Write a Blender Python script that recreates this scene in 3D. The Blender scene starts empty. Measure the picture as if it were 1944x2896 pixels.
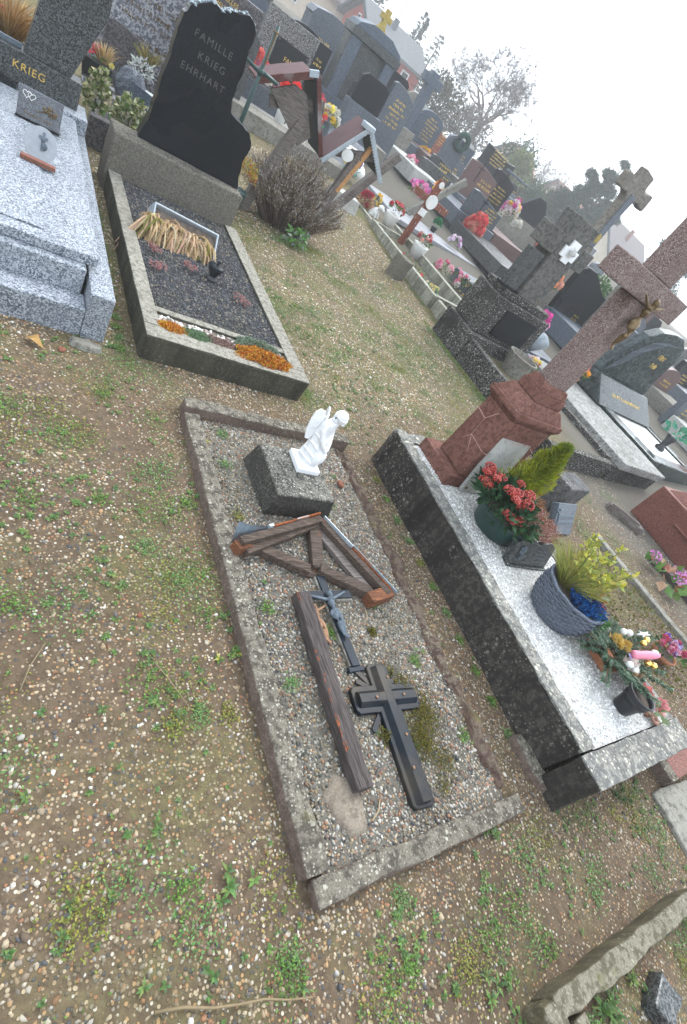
import bpy, bmesh, math, random
import numpy as np
from mathutils import Vector, Matrix, Euler, noise
rnd = random.Random(7)
R = math.radians
sc = bpy.context.scene
COL = sc.collection

# ------------------------------------------------------------ camera, world, sun, exposure
cd = bpy.data.cameras.new('camera'); cam = bpy.data.objects.new('camera', cd); COL.objects.link(cam)
cd.sensor_fit = 'VERTICAL'; cd.sensor_height = 36.0; cd.lens = 18.27; cd.clip_start = 0.05; cd.clip_end = 2000
ax_r, ax_u, ax_b = (.77667, -.09458, -.62277), (-.34122, .76788, -.54215), (.52949, .63357, .56412)
RM = ((0.77666913, -0.34121715, 0.52948647), (-0.0945774, 0.76787943, 0.63357422), (-0.62276816, -0.54215499, 0.56411682))
m = Matrix(((RM[0][0], RM[1][0], RM[2][0], 0), (RM[0][1], RM[1][1], RM[2][1], 0), (RM[0][2], RM[1][2], RM[2][2], 1.6), (0, 0, 0, 1)))
cam.matrix_world = m
sc.camera = cam

w = bpy.data.worlds.new('World'); sc.world = w; w.use_nodes = True
nt = w.node_tree
bg = nt.nodes['Background']
sky = nt.nodes.new('ShaderNodeTexSky'); sky.sky_type = 'NISHITA'; sky.sun_disc = False
SUN_EL, SUN_AZ = R(48), R(60)      # azimuth measured from +Y towards +X
sky.sun_elevation = SUN_EL; sky.sun_rotation = SUN_AZ
sky.dust_density = 5; sky.air_density = 1.2; sky.ozone_density = 1
hs = nt.nodes.new('ShaderNodeHueSaturation'); hs.inputs['Saturation'].default_value = 0.16; hs.inputs['Value'].default_value = 1.0
mx = nt.nodes.new('ShaderNodeMix'); mx.data_type = 'RGBA'; mx.inputs['Factor'].default_value = 0.62
mx.inputs[7].default_value = (8.7, 9.75, 11.0, 1)     # even cloud cover over the clear sky
nt.links.new(sky.outputs[0], hs.inputs['Color']); nt.links.new(hs.outputs[0], mx.inputs[6]); nt.links.new(mx.outputs[2], bg.inputs['Color'])
bg.inputs['Strength'].default_value = 0.12

sl = bpy.data.lights.new('sun', 'SUN'); sun = bpy.data.objects.new('sun', sl); COL.objects.link(sun)
sl.energy = 0.9; sl.angle = R(25); sl.color = (1, .98, .95)
sd = Vector((math.sin(SUN_AZ) * math.cos(SUN_EL), math.cos(SUN_AZ) * math.cos(SUN_EL), math.sin(SUN_EL)))
sun.rotation_euler = sd.to_track_quat('Z', 'Y').to_euler()
sun.location = (5, 5, 30)

sc.view_settings.view_transform = 'Standard'; sc.view_settings.look = 'None'; sc.view_settings.gamma = 1.0
sc.view_settings.exposure = 1.25
sc.render.engine = 'CYCLES'
sc.cycles.use_denoising = True
sc.cycles.max_bounces = 6; sc.cycles.volume_bounces = 2; sc.cycles.transparent_max_bounces = 6
sc.cycles.sample_clamp_indirect = 4

# ------------------------------------------------------------ tags and things
def tag(o, label, cat, group=None, kind='thing'):
    if label: o['label'] = label
    if cat: o['category'] = cat
    if group: o['group'] = group
    o['kind'] = kind
    return o
def thing(name, label, cat, loc=(0, 0, 0), rz=0, group=None, rot=None):
    o = bpy.data.objects.new(name, None); COL.objects.link(o); o.empty_display_size = .1
    o.location = loc; o.rotation_euler = rot if rot else (0, 0, rz)
    return tag(o, label, cat, group)

# ------------------------------------------------------------ mesh builder
def V(*a): return Vector(a)
class MB:
    def __init__(s): s.v = []; s.f = []; s.c = []
    def add(s, vs, fs, col=(1, 1, 1)):
        o = len(s.v); s.v.extend([tuple(p) for p in vs]); s.f.extend([tuple(i + o for i in f) for f in fs]); s.c.extend([col] * len(fs)); return s
    def box(s, a, b, col=(1, 1, 1), M=None):
        x0, y0, z0 = a; x1, y1, z1 = b
        vs = [V(x, y, z) for z in (z0, z1) for x, y in ((x0, y0), (x1, y0), (x1, y1), (x0, y1))]
        if M: vs = [M @ p for p in vs]
        return s.add(vs, [(3, 2, 1, 0), (4, 5, 6, 7), (0, 1, 5, 4), (1, 2, 6, 5), (2, 3, 7, 6), (3, 0, 4, 7)], col)
    def frustum(s, c, z0, z1, a, b, col=(1, 1, 1), c2=None):
        c2 = c2 or c
        vs = [V(c[0] + sx * a[0] / 2, c[1] + sy * a[1] / 2, z0) for sx, sy in ((-1, -1), (1, -1), (1, 1), (-1, 1))]
        vs += [V(c2[0] + sx * b[0] / 2, c2[1] + sy * b[1] / 2, z1) for sx, sy in ((-1, -1), (1, -1), (1, 1), (-1, 1))]
        return s.add(vs, [(3, 2, 1, 0), (4, 5, 6, 7), (0, 1, 5, 4), (1, 2, 6, 5), (2, 3, 7, 6), (3, 0, 4, 7)], col)
    def rbox(s, a, b, step=.06, amp=.004, col=(1, 1, 1), M=None, seed=0., chip=0.):
        """box with subdivided, slightly uneven faces (rough stone, wood)"""
        n = [max(1, min(60, int(round((b[i] - a[i]) / step)))) for i in range(3)]
        idx = {}; vs = []; fs = []
        def P(i, j, k):
            key = (i, j, k)
            if key not in idx:
                p = V(a[0] + (b[0] - a[0]) * i / n[0], a[1] + (b[1] - a[1]) * j / n[1], a[2] + (b[2] - a[2]) * k / n[2])
                q = p * 7 + V(seed, seed * 1.7, 3.1)
                e = sum((i in (0, n[0]), j in (0, n[1]), k in (0, n[2])))
                d = noise.noise_vector(q) * amp + noise.noise_vector(q * 3.7) * amp * .6
                if e >= 2 and chip:
                    cc = (V((a[0] + b[0]) / 2, (a[1] + b[1]) / 2, (a[2] + b[2]) / 2) - p)
                    dd = V(*[(math.copysign(1, cc[t]) if (i, j, k)[t] in (0, n[t]) else 0) for t in range(3)])
                    d += dd * chip * max(0, .35 + noise.noise(q * 2.1))
                idx[key] = len(vs); vs.append(p + d)
            return idx[key]
        for i in range(n[0]):
            for j in range(n[1]):
                fs.append((P(i, j, n[2]), P(i + 1, j, n[2]), P(i + 1, j + 1, n[2]), P(i, j + 1, n[2])))
                fs.append((P(i, j, 0), P(i, j + 1, 0), P(i + 1, j + 1, 0), P(i + 1, j, 0)))
        for i in range(n[0]):
            for k in range(n[2]):
                fs.append((P(i, 0, k), P(i + 1, 0, k), P(i + 1, 0, k + 1), P(i, 0, k + 1)))
                fs.append((P(i, n[1], k), P(i, n[1], k + 1), P(i + 1, n[1], k + 1), P(i + 1, n[1], k)))
        for j in range(n[1]):
            for k in range(n[2]):
                fs.append((P(0, j, k), P(0, j, k + 1), P(0, j + 1, k + 1), P(0, j + 1, k)))
                fs.append((P(n[0], j, k), P(n[0], j + 1, k), P(n[0], j + 1, k + 1), P(n[0], j, k + 1)))
        if M: vs = [M @ p for p in vs]
        return s.add(vs, fs, col)
    def prism(s, poly, y0, y1, col=(1, 1, 1), M=None, taper=1.0):
        """outline in x,z extruded along y"""
        n = len(poly)
        cx = sum(p[0] for p in poly) / n; cz = sum(p[1] for p in poly) / n
        vs = [V(x, y0, z) for x, z in poly] + [V(cx + (x - cx) * taper, y1, cz + (z - cz) * taper) for x, z in poly]
        if M: vs = [M @ p for p in vs]
        return s.add(vs, [tuple(range(n)), tuple(range(2 * n - 1, n - 1, -1))] + [((i + 1) % n, i, n + i, n + (i + 1) % n) for i in range(n)], col)
    def tube(s, pts, rad, n=8, col=(1, 1, 1), cap=True):
        pts = [Vector(p) for p in pts]
        if not isinstance(rad, (list, tuple)): rad = [rad] * len(pts)
        vs = []; up = V(0, 0, 1)
        for i, p in enumerate(pts):
            t = (pts[min(i + 1, len(pts) - 1)] - pts[max(i - 1, 0)])
            if t.length < 1e-9: t = V(0, 0, 1)
            t.normalize()
            a = t.cross(up)
            if a.length < .05: a = t.cross(V(1, 0, 0))
            a.normalize(); b = t.cross(a)
            for k in range(n):
                an = 2 * math.pi * k / n
                vs.append(p + (a * math.cos(an) + b * math.sin(an)) * rad[i])
        fs = []
        for i in range(len(pts) - 1):
            for k in range(n):
                fs.append((i * n + k, i * n + (k + 1) % n, (i + 1) * n + (k + 1) % n, (i + 1) * n + k))
        if cap:
            fs.append(tuple(range(n - 1, -1, -1))); fs.append(tuple(range((len(pts) - 1) * n, len(pts) * n)))
        return s.add(vs, fs, col)
    def lathe(s, prof, n=24, c=(0, 0, 0), col=(1, 1, 1), sx=1, sy=1, caps=True, M=None):
        vs = []; fs = []
        for r, z in prof:
            for k in range(n):
                an = 2 * math.pi * k / n
                p = V(c[0] + r * sx * math.cos(an), c[1] + r * sy * math.sin(an), c[2] + z)
                vs.append(M @ p if M else p)
        for i in range(len(prof) - 1):
            for k in range(n):
                fs.append((i * n + k, i * n + (k + 1) % n, (i + 1) * n + (k + 1) % n, (i + 1) * n + k))
        if caps:
            fs.append(tuple(range(n - 1, -1, -1))); fs.append(tuple(range((len(prof) - 1) * n, len(prof) * n)))
        return s.add(vs, fs, col)
    def ball(s, c, r, col=(1, 1, 1), n=8, m=5, jit=0):
        if not isinstance(r, (list, tuple)): r = (r, r, r)
        vs = [V(c[0], c[1], c[2] - r[2])]
        for i in range(1, m):
            th = -math.pi / 2 + math.pi * i / m
            for k in range(n):
                an = 2 * math.pi * k / n; j = 1 + rnd.uniform(-jit, jit)
                vs.append(V(c[0] + r[0] * j * math.cos(th) * math.cos(an), c[1] + r[1] * j * math.cos(th) * math.sin(an), c[2] + r[2] * j * math.sin(th)))
        vs.append(V(c[0], c[1], c[2] + r[2]))
        fs = [(0, 1 + (k + 1) % n, 1 + k) for k in range(n)]
        for i in range(m - 2):
            for k in range(n):
                a = 1 + i * n
                fs.append((a + k, a + (k + 1) % n, a + n + (k + 1) % n, a + n + k))
        L = len(vs) - 1; a = 1 + (m - 2) * n
        fs += [(a + k, a + (k + 1) % n, L) for k in range(n)]
        return s.add(vs, fs, col)
    def leaf(s, p, d, nrm, L, W, col, bend=.25):
        """folded, curved leaf of four quads / tris"""
        d = d.normalized(); sd_ = d.cross(nrm)
        if sd_.length < .05: sd_ = d.cross(V(.3, .7, .2))
        sd_.normalize(); up = sd_.cross(d)
        a = p; m_ = p + d * L * .5 + up * L * bend * .35; e = p + d * L - up * L * bend * .25
        l = p + d * L * .45 + sd_ * W * .5 + up * L * bend * .5; r_ = p + d * L * .45 - sd_ * W * .5 + up * L * bend * .5
        return s.add([a, l, e, r_, m_], [(0, 4, 1), (1, 4, 2), (0, 3, 4), (4, 3, 2)], col)
    def blade(s, p, d, L, W, col, droop=.3):
        d = d.normalized(); sd_ = d.cross(V(0, 0, 1))
        if sd_.length < .05: sd_ = V(1, 0, 0)
        an = rnd.uniform(0, 3.14); sd_.normalize(); sd_ = (sd_ * math.cos(an) + d.cross(sd_) * math.sin(an))
        m_ = p + d * L * .55 - V(0, 0, droop * L * .1); e = p + d * L * .95 + V(d.x, d.y, 0) * droop * L * .3 - V(0, 0, droop * L * .5)
        return s.add([p - sd_ * W * .5, p + sd_ * W * .5, m_ + sd_ * W * .4, m_ - sd_ * W * .4, e], [(0, 1, 2, 3), (3, 2, 4)], col)
    def build(s, name, mat, parent=None, smooth=False, bevel=0, loc=None, rot=None, seg=2, angle=30):
        me = bpy.data.meshes.new(name)
        me.from_pydata(s.v, [], s.f); me.materials.append(mat)
        ca = me.color_attributes.new('col', 'FLOAT_COLOR', 'CORNER')
        arr = np.repeat(np.array([(c[0], c[1], c[2], 1.0) for c in s.c], dtype=np.float32).reshape(-1, 4), [len(f) for f in s.f], axis=0)
        ca.data.foreach_set('color', arr.ravel())
        if smooth: me.polygons.foreach_set('use_smooth', [True] * len(s.f))
        me.update()
        o = bpy.data.objects.new(name, me); COL.objects.link(o)
        if parent: o.parent = parent
        if loc: o.location = loc
        if rot: o.rotation_euler = rot
        if bevel:
            b = o.modifiers.new('bevel', 'BEVEL'); b.width = bevel; b.segments = seg; b.limit_method = 'ANGLE'; b.angle_limit = R(angle)
        return o
def jc(c, v=.15):
    k = 1 + rnd.uniform(-v, v); return tuple(max(0, min(1, x * k * (1 + rnd.uniform(-v, v) * .4))) for x in c)
def pick(p, v=.18): return jc(rnd.choice(p), v)
def rdir(zmin=-1):
    while 1:
        d = V(rnd.uniform(-1, 1), rnd.uniform(-1, 1), rnd.uniform(-1, 1))
        if .05 < d.length < 1 and d.normalized().z >= zmin: return d.normalized()

# ------------------------------------------------------------ materials
class NG:
    def __init__(s, name):
        s.m = bpy.data.materials.new(name); s.m.use_nodes = True; s.t = s.m.node_tree; s.N = s.t.nodes
        s.b = s.N['Principled BSDF']; s.co = s.N.new('ShaderNodeTexCoord')
        s.sock = s.co.outputs['Object']
    def n(s, ty, **k):
        x = s.N.new(ty)
        for a, v in k.items(): setattr(x, a, v)
        return x
    def L(s, a, b): s.t.links.new(a, b)
    def noise(s, sc_, det=4, rough=.55, off=0, stretch=None):
        x = s.n('ShaderNodeTexNoise'); x.inputs['Scale'].default_value = sc_; x.inputs['Detail'].default_value = det; x.inputs['Roughness'].default_value = rough
        mp = s.n('ShaderNodeMapping'); mp.inputs['Location'].default_value = (off, off * .7, off * 1.3)
        if stretch: mp.inputs['Scale'].default_value = stretch
        s.L(s.sock, mp.inputs[0]); s.L(mp.outputs[0], x.inputs['Vector']); return x.outputs['Fac']
    def vor(s, sc_, out='Color', rnd_=1, off=0):
        x = s.n('ShaderNodeTexVoronoi'); x.inputs['Scale'].default_value = sc_; x.inputs['Randomness'].default_value = rnd_
        mp = s.n('ShaderNodeMapping'); mp.inputs['Location'].default_value = (off, off * .7, off * 1.3)
        s.L(s.sock, mp.inputs[0]); s.L(mp.outputs[0], x.inputs['Vector']); return x.outputs[out]
    def ramp(s, fac, stops, interp='LINEAR'):
        x = s.n('ShaderNodeValToRGB'); x.color_ramp.interpolation = interp; e = x.color_ramp.elements
        while len(e) < len(stops): e.new(.5)
        for i, (p, c) in enumerate(stops):
            e[i].position = p; e[i].color = (c, c, c, 1) if isinstance(c, (int, float)) else (*c, 1)
        s.L(fac, x.inputs[0]); return x.outputs[0]
    def mix(s, fac, a, b, mode='MIX'):
        x = s.n('ShaderNodeMix', data_type='RGBA', blend_type=mode)
        for sk, v in ((x.inputs[0], fac), (x.inputs[6], a), (x.inputs[7], b)):
            if isinstance(v, (int, float)): sk.default_value = v
            elif isinstance(v, (tuple, list)): sk.default_value = (*v, 1)
            else: s.L(v, sk)
        return x.outputs[2]
    def math(s, op, a, b=0.):
        x = s.n('ShaderNodeMath', operation=op)
        for sk, v in ((x.inputs[0], a), (x.inputs[1], b)):
            if isinstance(v, (int, float)): sk.default_value = v
            else: s.L(v, sk)
        return x.outputs[0]
    def bump(s, h, st=.3, dist=.01):
        x = s.n('ShaderNodeBump'); x.inputs['Strength'].default_value = st; x.inputs['Distance'].default_value = dist
        s.L(h, x.inputs['Height']); s.L(x.outputs[0], s.b.inputs['Normal'])
    def fin(s, col, rough=.7, spec=.4):
        if isinstance(col, tuple): s.b.inputs['Base Color'].default_value = (*col, 1)
        else: s.L(col, s.b.inputs['Base Color'])
        if isinstance(rough, (int, float)): s.b.inputs['Roughness'].default_value = rough
        else: s.L(rough, s.b.inputs['Roughness'])
        s.b.inputs['Specular IOR Level'].default_value = spec
        return s.m
    def up(s):
        g = s.n('ShaderNodeNewGeometry'); x = s.n('ShaderNodeSeparateXYZ'); s.L(g.outputs['Normal'], x.inputs[0]); return x.outputs['Z']

def granite(name, dark, mid, light, sc_=140, rough=.25, w=(.35, .65), cloud=.25, spec=.3):
    g = NG(name)
    c = g.vor(sc_); bw = g.n('ShaderNodeRGBToBW'); g.L(c, bw.inputs[0])
    base = g.ramp(bw.outputs[0], [(0, dark), (w[0], dark), (.5, mid), (w[1], light), (1, light)])
    n1 = g.noise(sc_ * .12, 3); n2 = g.noise(3, 3, off=4)
    base = g.mix(g.ramp(n1, [(.35, 0), (.7, .5)]), base, mid)
    base = g.mix(g.ramp(n2, [(.4, 0), (.75, cloud)]), base, dark)
    return g.fin(base, g.ramp(n2, [(.3, rough), (.8, min(1, rough + .25))]), spec)
def stone(name, base, dark, lichen, moss=(.12, .13, .04), stain=.5, lich=.5, mossy=.3, sc_=1.0, drip=False, lscale=1.0, side=None, slich=.3):
    """weathered concrete or stone: mottled stains, pale lichen crusts and discs, moss; its sides carry a darker crust with streaks"""
    g = NG(name)
    n1 = g.noise(3.2 * sc_, 6, .62); n2 = g.noise(26 * sc_, 7, .7, off=2); n3 = g.noise(150, 3, .6, off=5)
    c = g.mix(g.ramp(n1, [(.5 - .35 * stain, 0), (.62, 1)]), tuple((x + y) / 2 for x, y in zip(base, dark)), base)
    c = g.mix(g.ramp(n2, [(.36 + .16 * stain, .9), (.44 + .16 * stain, 0)]), c, dark)
    if side:
        c = g.mix(g.ramp(g.up(), [(.25, 1), (.75, 0)]), c, g.mix(g.ramp(n2, [(.4, 0), (.62, 1)]), side, tuple(x * 1.5 for x in side)))
    if drip:
        n5 = g.noise(9, 5, .65, off=9, stretch=(1, 1, .1)); st = g.math('MULTIPLY', g.ramp(n5, [(.42, 0), (.62, .85)]), g.ramp(g.up(), [(.3, 1), (.8, 0)]))
        c = g.mix(st, c, tuple(x * .55 for x in (side or dark)))
    c = g.mix(g.ramp(n3, [(.35, .45), (.62, 0)]), c, tuple(x * .45 for x in dark))
    n4 = g.noise(2.1 * sc_, 4, .6, off=11)
    v = g.vor(26 * lscale, 'Distance', off=1); v2 = g.vor(70 * lscale, 'Distance', off=6)
    wob = g.noise(60, 3, .7, off=3); n7 = g.noise(55 * lscale, 8, .8, off=21)
    a1 = g.math('ADD', v, g.math('MULTIPLY', wob, .35)); a2 = g.math('ADD', v2, g.math('MULTIPLY', wob, .3))
    gate = g.ramp(n4, [(.62 - .35 * lich, 0), (.74 - .3 * lich, 1)])
    l = g.math('MAXIMUM', g.ramp(a1, [(.31, 1), (.37, 0)]), g.ramp(a2, [(.34, .9), (.42, 0)]))
    l = g.math('MAXIMUM', l, g.ramp(n7, [(.63 - .12 * lich, 0), (.72 - .12 * lich, .6)]))
    upz = g.ramp(g.up(), [(.1, slich), (.7, 1)])
    l = g.math('MULTIPLY', g.math('MULTIPLY', l, gate), upz)
    c = g.mix(l, c, g.mix(g.ramp(n3, [(.35, 0), (.6, 1)]), tuple(x * .7 for x in lichen), lichen))
    n6 = g.noise(5, 6, .65, off=17); mo = g.ramp(n6, [(.7 - .25 * mossy, 0), (.82 - .2 * mossy, .85)])
    if mossy > 0: c = g.mix(mo, c, moss)
    h = g.math('ADD', g.math('ADD', g.math('MULTIPLY', n2, .7), g.math('MULTIPLY', n3, .5)), g.math('MULTIPLY', l, .4))
    g.bump(h, .6, .006)
    return g.fin(c, .92, .12)
def plain(name, col, rough=.6, spec=.4, var=.25, sc_=30, bump=.15, metal=0, dirt=None):
    g = NG(name)
    n1 = g.noise(sc_, 5, .6); n2 = g.noise(sc_ * .15, 4, .6, off=3)
    c = g.mix(g.ramp(n1, [(.3, 0), (.7, 1)]), tuple(x * (1 - var) for x in col), tuple(min(1, x * (1 + var)) for x in col))
    if dirt: c = g.mix(g.ramp(n2, [(.5, 0), (.68, .85)]), c, dirt)
    g.bump(n1, bump, .004); g.b.inputs['Metallic'].default_value = metal
    return g.fin(c, rough, spec)
def attr_mat(name, rough=.6, spec=.3, trans=0., var=.2, sc_=60):
    g = NG(name)
    a = g.n('ShaderNodeAttribute', attribute_name='col')
    n1 = g.noise(sc_, 3); c = g.mix(g.ramp(n1, [(.3, 0), (.7, var)]), a.outputs['Color'], (.5, .5, .5), 'OVERLAY')
    c = g.mix(g.ramp(n1, [(.3, var), (.6, 0)]), c, (.02, .02, .01))
    if trans:
        g.b.inputs['Subsurface Weight'].default_value = 0
        tr = g.n('ShaderNodeBsdfTranslucent'); g.L(c, tr.inputs[0]); ms = g.n('ShaderNodeMixShader'); ms.inputs[0].default_value = trans
        g.L(g.b.outputs[0], ms.inputs[1]); g.L(tr.outputs[0], ms.inputs[2]); g.L(ms.outputs[0], g.N['Material Output'].inputs[0])
    return g.fin(c, rough, spec)
def wood(name, a, b, paint=None, amt=.4, axis=0, rough=.85):
    g = NG(name)
    st = [14, 14, 14]; st[axis] = 1.0
    n1 = g.noise(9, 6, .7, stretch=tuple(st)); n2 = g.noise(6, 4, .6, off=4); st2 = [60, 60, 60]; st2[axis] = 3
    n3 = g.noise(4, 3, .6, off=7, stretch=tuple(st2))
    c = g.mix(g.ramp(n1, [(.3, 0), (.7, 1)]), a, b)
    c = g.mix(g.ramp(n3, [(.35, .8), (.55, 0)]), c, tuple(x * .4 for x in a))
    if paint:
        st3 = [5, 5, 5]; st3[axis] = 1.6
        n4 = g.noise(8, 5, .65, off=12, stretch=tuple(st3)); c = g.mix(g.ramp(n4, [(.62 - .3 * amt, 0), (.66 - .3 * amt, 1)]), c, paint)
    g.bump(g.math('ADD', n1, n3), .5, .004)
    return g.fin(c, rough, .25)

M_ = {}
M_['conc'] = stone('weathered_concrete', (.33, .31, .27), (.11, .10, .085), (.50, .49, .42), stain=.5, lich=.55, mossy=.15)
M_['kerb'] = stone('lichen_kerb', (.225, .20, .16), (.07, .062, .05), (.41, .39, .32), (.12, .11, .04), stain=.55, lich=.75, mossy=.2, side=(.13, .095, .078))
M_['kerbmoss'] = stone('sunken_mossy_kerb', (.17, .135, .10), (.07, .045, .038), (.30, .29, .21), (.13, .125, .035), stain=.6, lich=.4, mossy=.5, side=(.11, .07, .055))
M_['blackconc'] = stone('black_stained_concrete', (.115, .105, .095), (.04, .038, .035), (.44, .43, .38), stain=.8, lich=.3, mossy=.0, drip=True, lscale=.8)
M_['spotted'] = stone('black_kerb_with_white_lichen', (.10, .095, .08), (.035, .033, .03), (.56, .55, .50), stain=.8, lich=.85, mossy=.1, side=(.035, .033, .03), drip=True, slich=.75, lscale=.85)
M_['greyconc'] = stone('plain_grey_concrete', (.30, .29, .25), (.14, .13, .11), (.40, .39, .34), stain=.35, lich=.35, mossy=.15)
M_['kriegside'] = stone('greenish_dark_concrete', (.20, .19, .15), (.085, .08, .06), (.36, .36, .29), (.12, .12, .05), stain=.6, lich=.7, mossy=.35, drip=True, side=(.062, .058, .043), slich=.4, lscale=1.8, sc_=1.4)
M_['kriegtop'] = stone('pale_concrete_top', (.36, .34, .29), (.17, .16, .13), (.46, .44, .37), stain=.5, lich=.6, mossy=.15, side=(.10, .095, .075), sc_=1.3, lscale=1.6)
M_['block'] = stone('speckled_concrete_block', (.20, .185, .155), (.065, .06, .05), (.42, .39, .31), (.14, .12, .04), stain=.6, lich=1.0, mossy=.12, sc_=1.8, lscale=1.8, side=(.12, .11, .09), slich=.5)
M_['granite'] = granite('grey_granite', (.075, .09, .11), (.25, .275, .31), (.47, .50, .54), 170, .3, cloud=.4)
M_['granited'] = granite('dark_granite', (.018, .02, .022), (.05, .055, .055), (.13, .135, .13), 150, .22)
M_['granitem'] = granite('medium_granite', (.03, .036, .045), (.085, .10, .12), (.18, .205, .24), 220, .3)
M_['graniteblue'] = granite('blue_grey_granite', (.03, .038, .05), (.075, .095, .125), (.14, .175, .22), 200, .35)
M_['black'] = granite('polished_black_stone', (.006, .007, .009), (.010, .012, .014), (.018, .02, .023), 200, .22, cloud=.1, spec=.14)
M_['greenblack'] = granite('green_black_marble', (.008, .014, .014), (.018, .03, .03), (.045, .065, .065), 30, .10)
M_['redgran'] = granite('red_granite', (.06, .018, .012), (.16, .05, .034), (.24, .09, .065), 220, .5)
M_['orangegran'] = granite('orange_red_granite', (.13, .03, .018), (.26, .075, .045), (.36, .14, .09), 90, .35)
M_['browngran'] = granite('brown_granite', (.06, .032, .03), (.12, .066, .06), (.18, .11, .10), 230, .4)
M_['purple'] = granite('purple_dark_granite', (.05, .045, .05), (.09, .08, .085), (.14, .13, .13), 70, .4)
M_['redstone'] = stone('weathered_red_stone', (.235, .115, .09), (.13, .06, .046), (.42, .29, .24), (.14, .08, .04), stain=.5, lich=.25, mossy=.1, sc_=1.2, lscale=1.6)
M_['crossred'] = granite('speckled_purple_red_terrazzo', (.095, .06, .053), (.19, .125, .112), (.40, .34, .31), 330, .8, w=(.42, .75))
M_['white'] = plain('white_resin', (.80, .81, .82), .45, .5, .03, 40, .05)
M_['marble'] = stone('stained_white_marble', (.55, .55, .52), (.33, .33, .3), (.62, .62, .58), stain=.2, lich=.2, mossy=.15)
M_['whitepaint'] = plain('white_glazed', (.75, .76, .74), .35, .5, .05, 20, .1, dirt=(.5, .5, .47))
M_['ironblack'] = plain('black_painted_iron', (.008, .012, .018), .36, .14, .3, 25, .15, dirt=(.05, .04, .028))
M_['slate'] = plain('smooth_slate_grey_metal', (.016, .023, .033), .45, .15, .1, 30, .05)
M_['greymetal'] = plain('grey_cast_metal', (.10, .125, .15), .5, .3, .25, 60, .2)
M_['bronze'] = plain('weathered_bronze', (.15, .10, .045), .45, .5, .4, 60, .2, .4)
M_['oldrust'] = plain('rusty_resin', (.30, .17, .10), .7, .3, .3, 90, .3)
M_['zinc'] = plain('grey_zinc', (.36, .41, .45), .45, .5, .15, 40, .1, .3)
M_['tin'] = plain('grey_tin', (.20, .25, .29), .5, .5, .25, 40, .15, .3, dirt=(.30, .12, .05))
M_['rust'] = plain('orange_rust', (.24, .075, .028), .85, .12, .5, 55, .5, dirt=(.10, .045, .03))
M_['woodgrey'] = wood('grey_weathered_wood', (.10, .08, .07), (.26, .23, .21), axis=0)
M_['woodx'] = wood('brown_weathered_wood', (.04, .027, .02), (.155, .115, .092), (.25, .08, .03), -.12, axis=0)
M_['woody'] = wood('dark_brown_beam', (.045, .036, .034), (.115, .095, .09), (.3, .09, .03), -.4, axis=1)
M_['woodz'] = wood('upright_grey_wood', (.10, .085, .075), (.27, .25, .23), axis=2)
M_['redpaint'] = plain('dull_red_paint', (.10, .035, .03), .7, .2, .25, 20, .2, dirt=(.30, .28, .27))
M_['redwood'] = wood('red_brown_painted_wood', (.16, .05, .03), (.30, .10, .06), (.42, .40, .38), .1, axis=2)
M_['roofred'] = plain('mauve_brown_tin', (.105, .05, .05), .6, .3, .15, 12, .1)
M_['gold'] = plain('gold_leaf', (.62, .42, .10), .5, .5, .2, 80, .05, .25)
M_['engrave'] = plain('dull_engraving', (.085, .085, .08), .6, .3, .3, 60)
M_['leaf'] = attr_mat('leaf_colours', .55, .18, .25)
M_['petal'] = attr_mat('petal_colours', .6, .3, .3, .1)
M_['dry'] = attr_mat('dry_plant_colours', .9, .1, .1)
M_['stonecol'] = attr_mat('pebble_colours', .75, .35, 0, .25, 150)
M_['gloss'] = attr_mat('glazed_colours', .25, .5, 0, .1)
M_['matte'] = attr_mat('matte_colours', .75, .25, 0, .15)
M_['metalgold'] = plain('shiny_gold', (.85, .62, .2), .15, .5, .05, 30, .02, 1)
M_['plasticgreen'] = plain('dark_green_plastic', (.012, .045, .04), .35, .5, .2, 15, .08)
M_['plasticblack'] = plain('black_plastic', (.015, .017, .02), .35, .5, .2, 15, .08)
M_['basket'] = wood('blue_grey_wicker', (.06, .07, .095), (.22, .25, .31), axis=0)
M_['angelblock'] = stone('angel_block_concrete', (.19, .18, .155), (.05, .048, .043), (.46, .45, .39), stain=.6, lich=1.0, mossy=.05, lscale=1.3, side=(.04, .037, .033), slich=.12)
M_['endwood'] = wood('rust_stained_wood', (.10, .04, .022), (.24, .10, .05), (.30, .11, .04), .1, axis=0)
M_['oldkerb'] = stone('olive_weathered_kerb', (.25, .23, .175), (.10, .09, .06), (.40, .38, .30), (.11, .11, .035), stain=.5, lich=.5, mossy=.35, side=(.10, .085, .052), drip=True)
M_['brick'] = plain('brick_red', (.20, .085, .055), .9, .1, .3, 60, .4)
M_['terracotta'] = plain('terracotta', (.40, .17, .09), .8, .2, .2, 40, .2)
M_['bark'] = plain('bark', (.11, .09, .075), .9, .1, .35, 25, .6)
M_['wallred'] = plain('red_rendered_wall', (.38, .075, .055), .9, .2, .08, 3, .1)
M_['wallcream'] = plain('cream_wall', (.6, .52, .4), .9, .2, .08, 3, .1)
M_['rooftile'] = plain('grey_roof_tiles', (.13, .135, .14), .85, .2, .2, 6, .2)
M_['roofmoss'] = plain('brown_roof', (.14, .12, .12), .85, .2, .2, 6, .2)
M_['rooforange'] = plain('orange_roof', (.40, .20, .14), .85, .2, .2, 6, .2)
M_['darkwood'] = plain('dark_bargeboard', (.03, .04, .045), .7, .3, .2)
M_['gr_ivory'] = plain('lichen_yellow_stone', (.38, .29, .08), .9, .2, .3, 30, .3)

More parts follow.
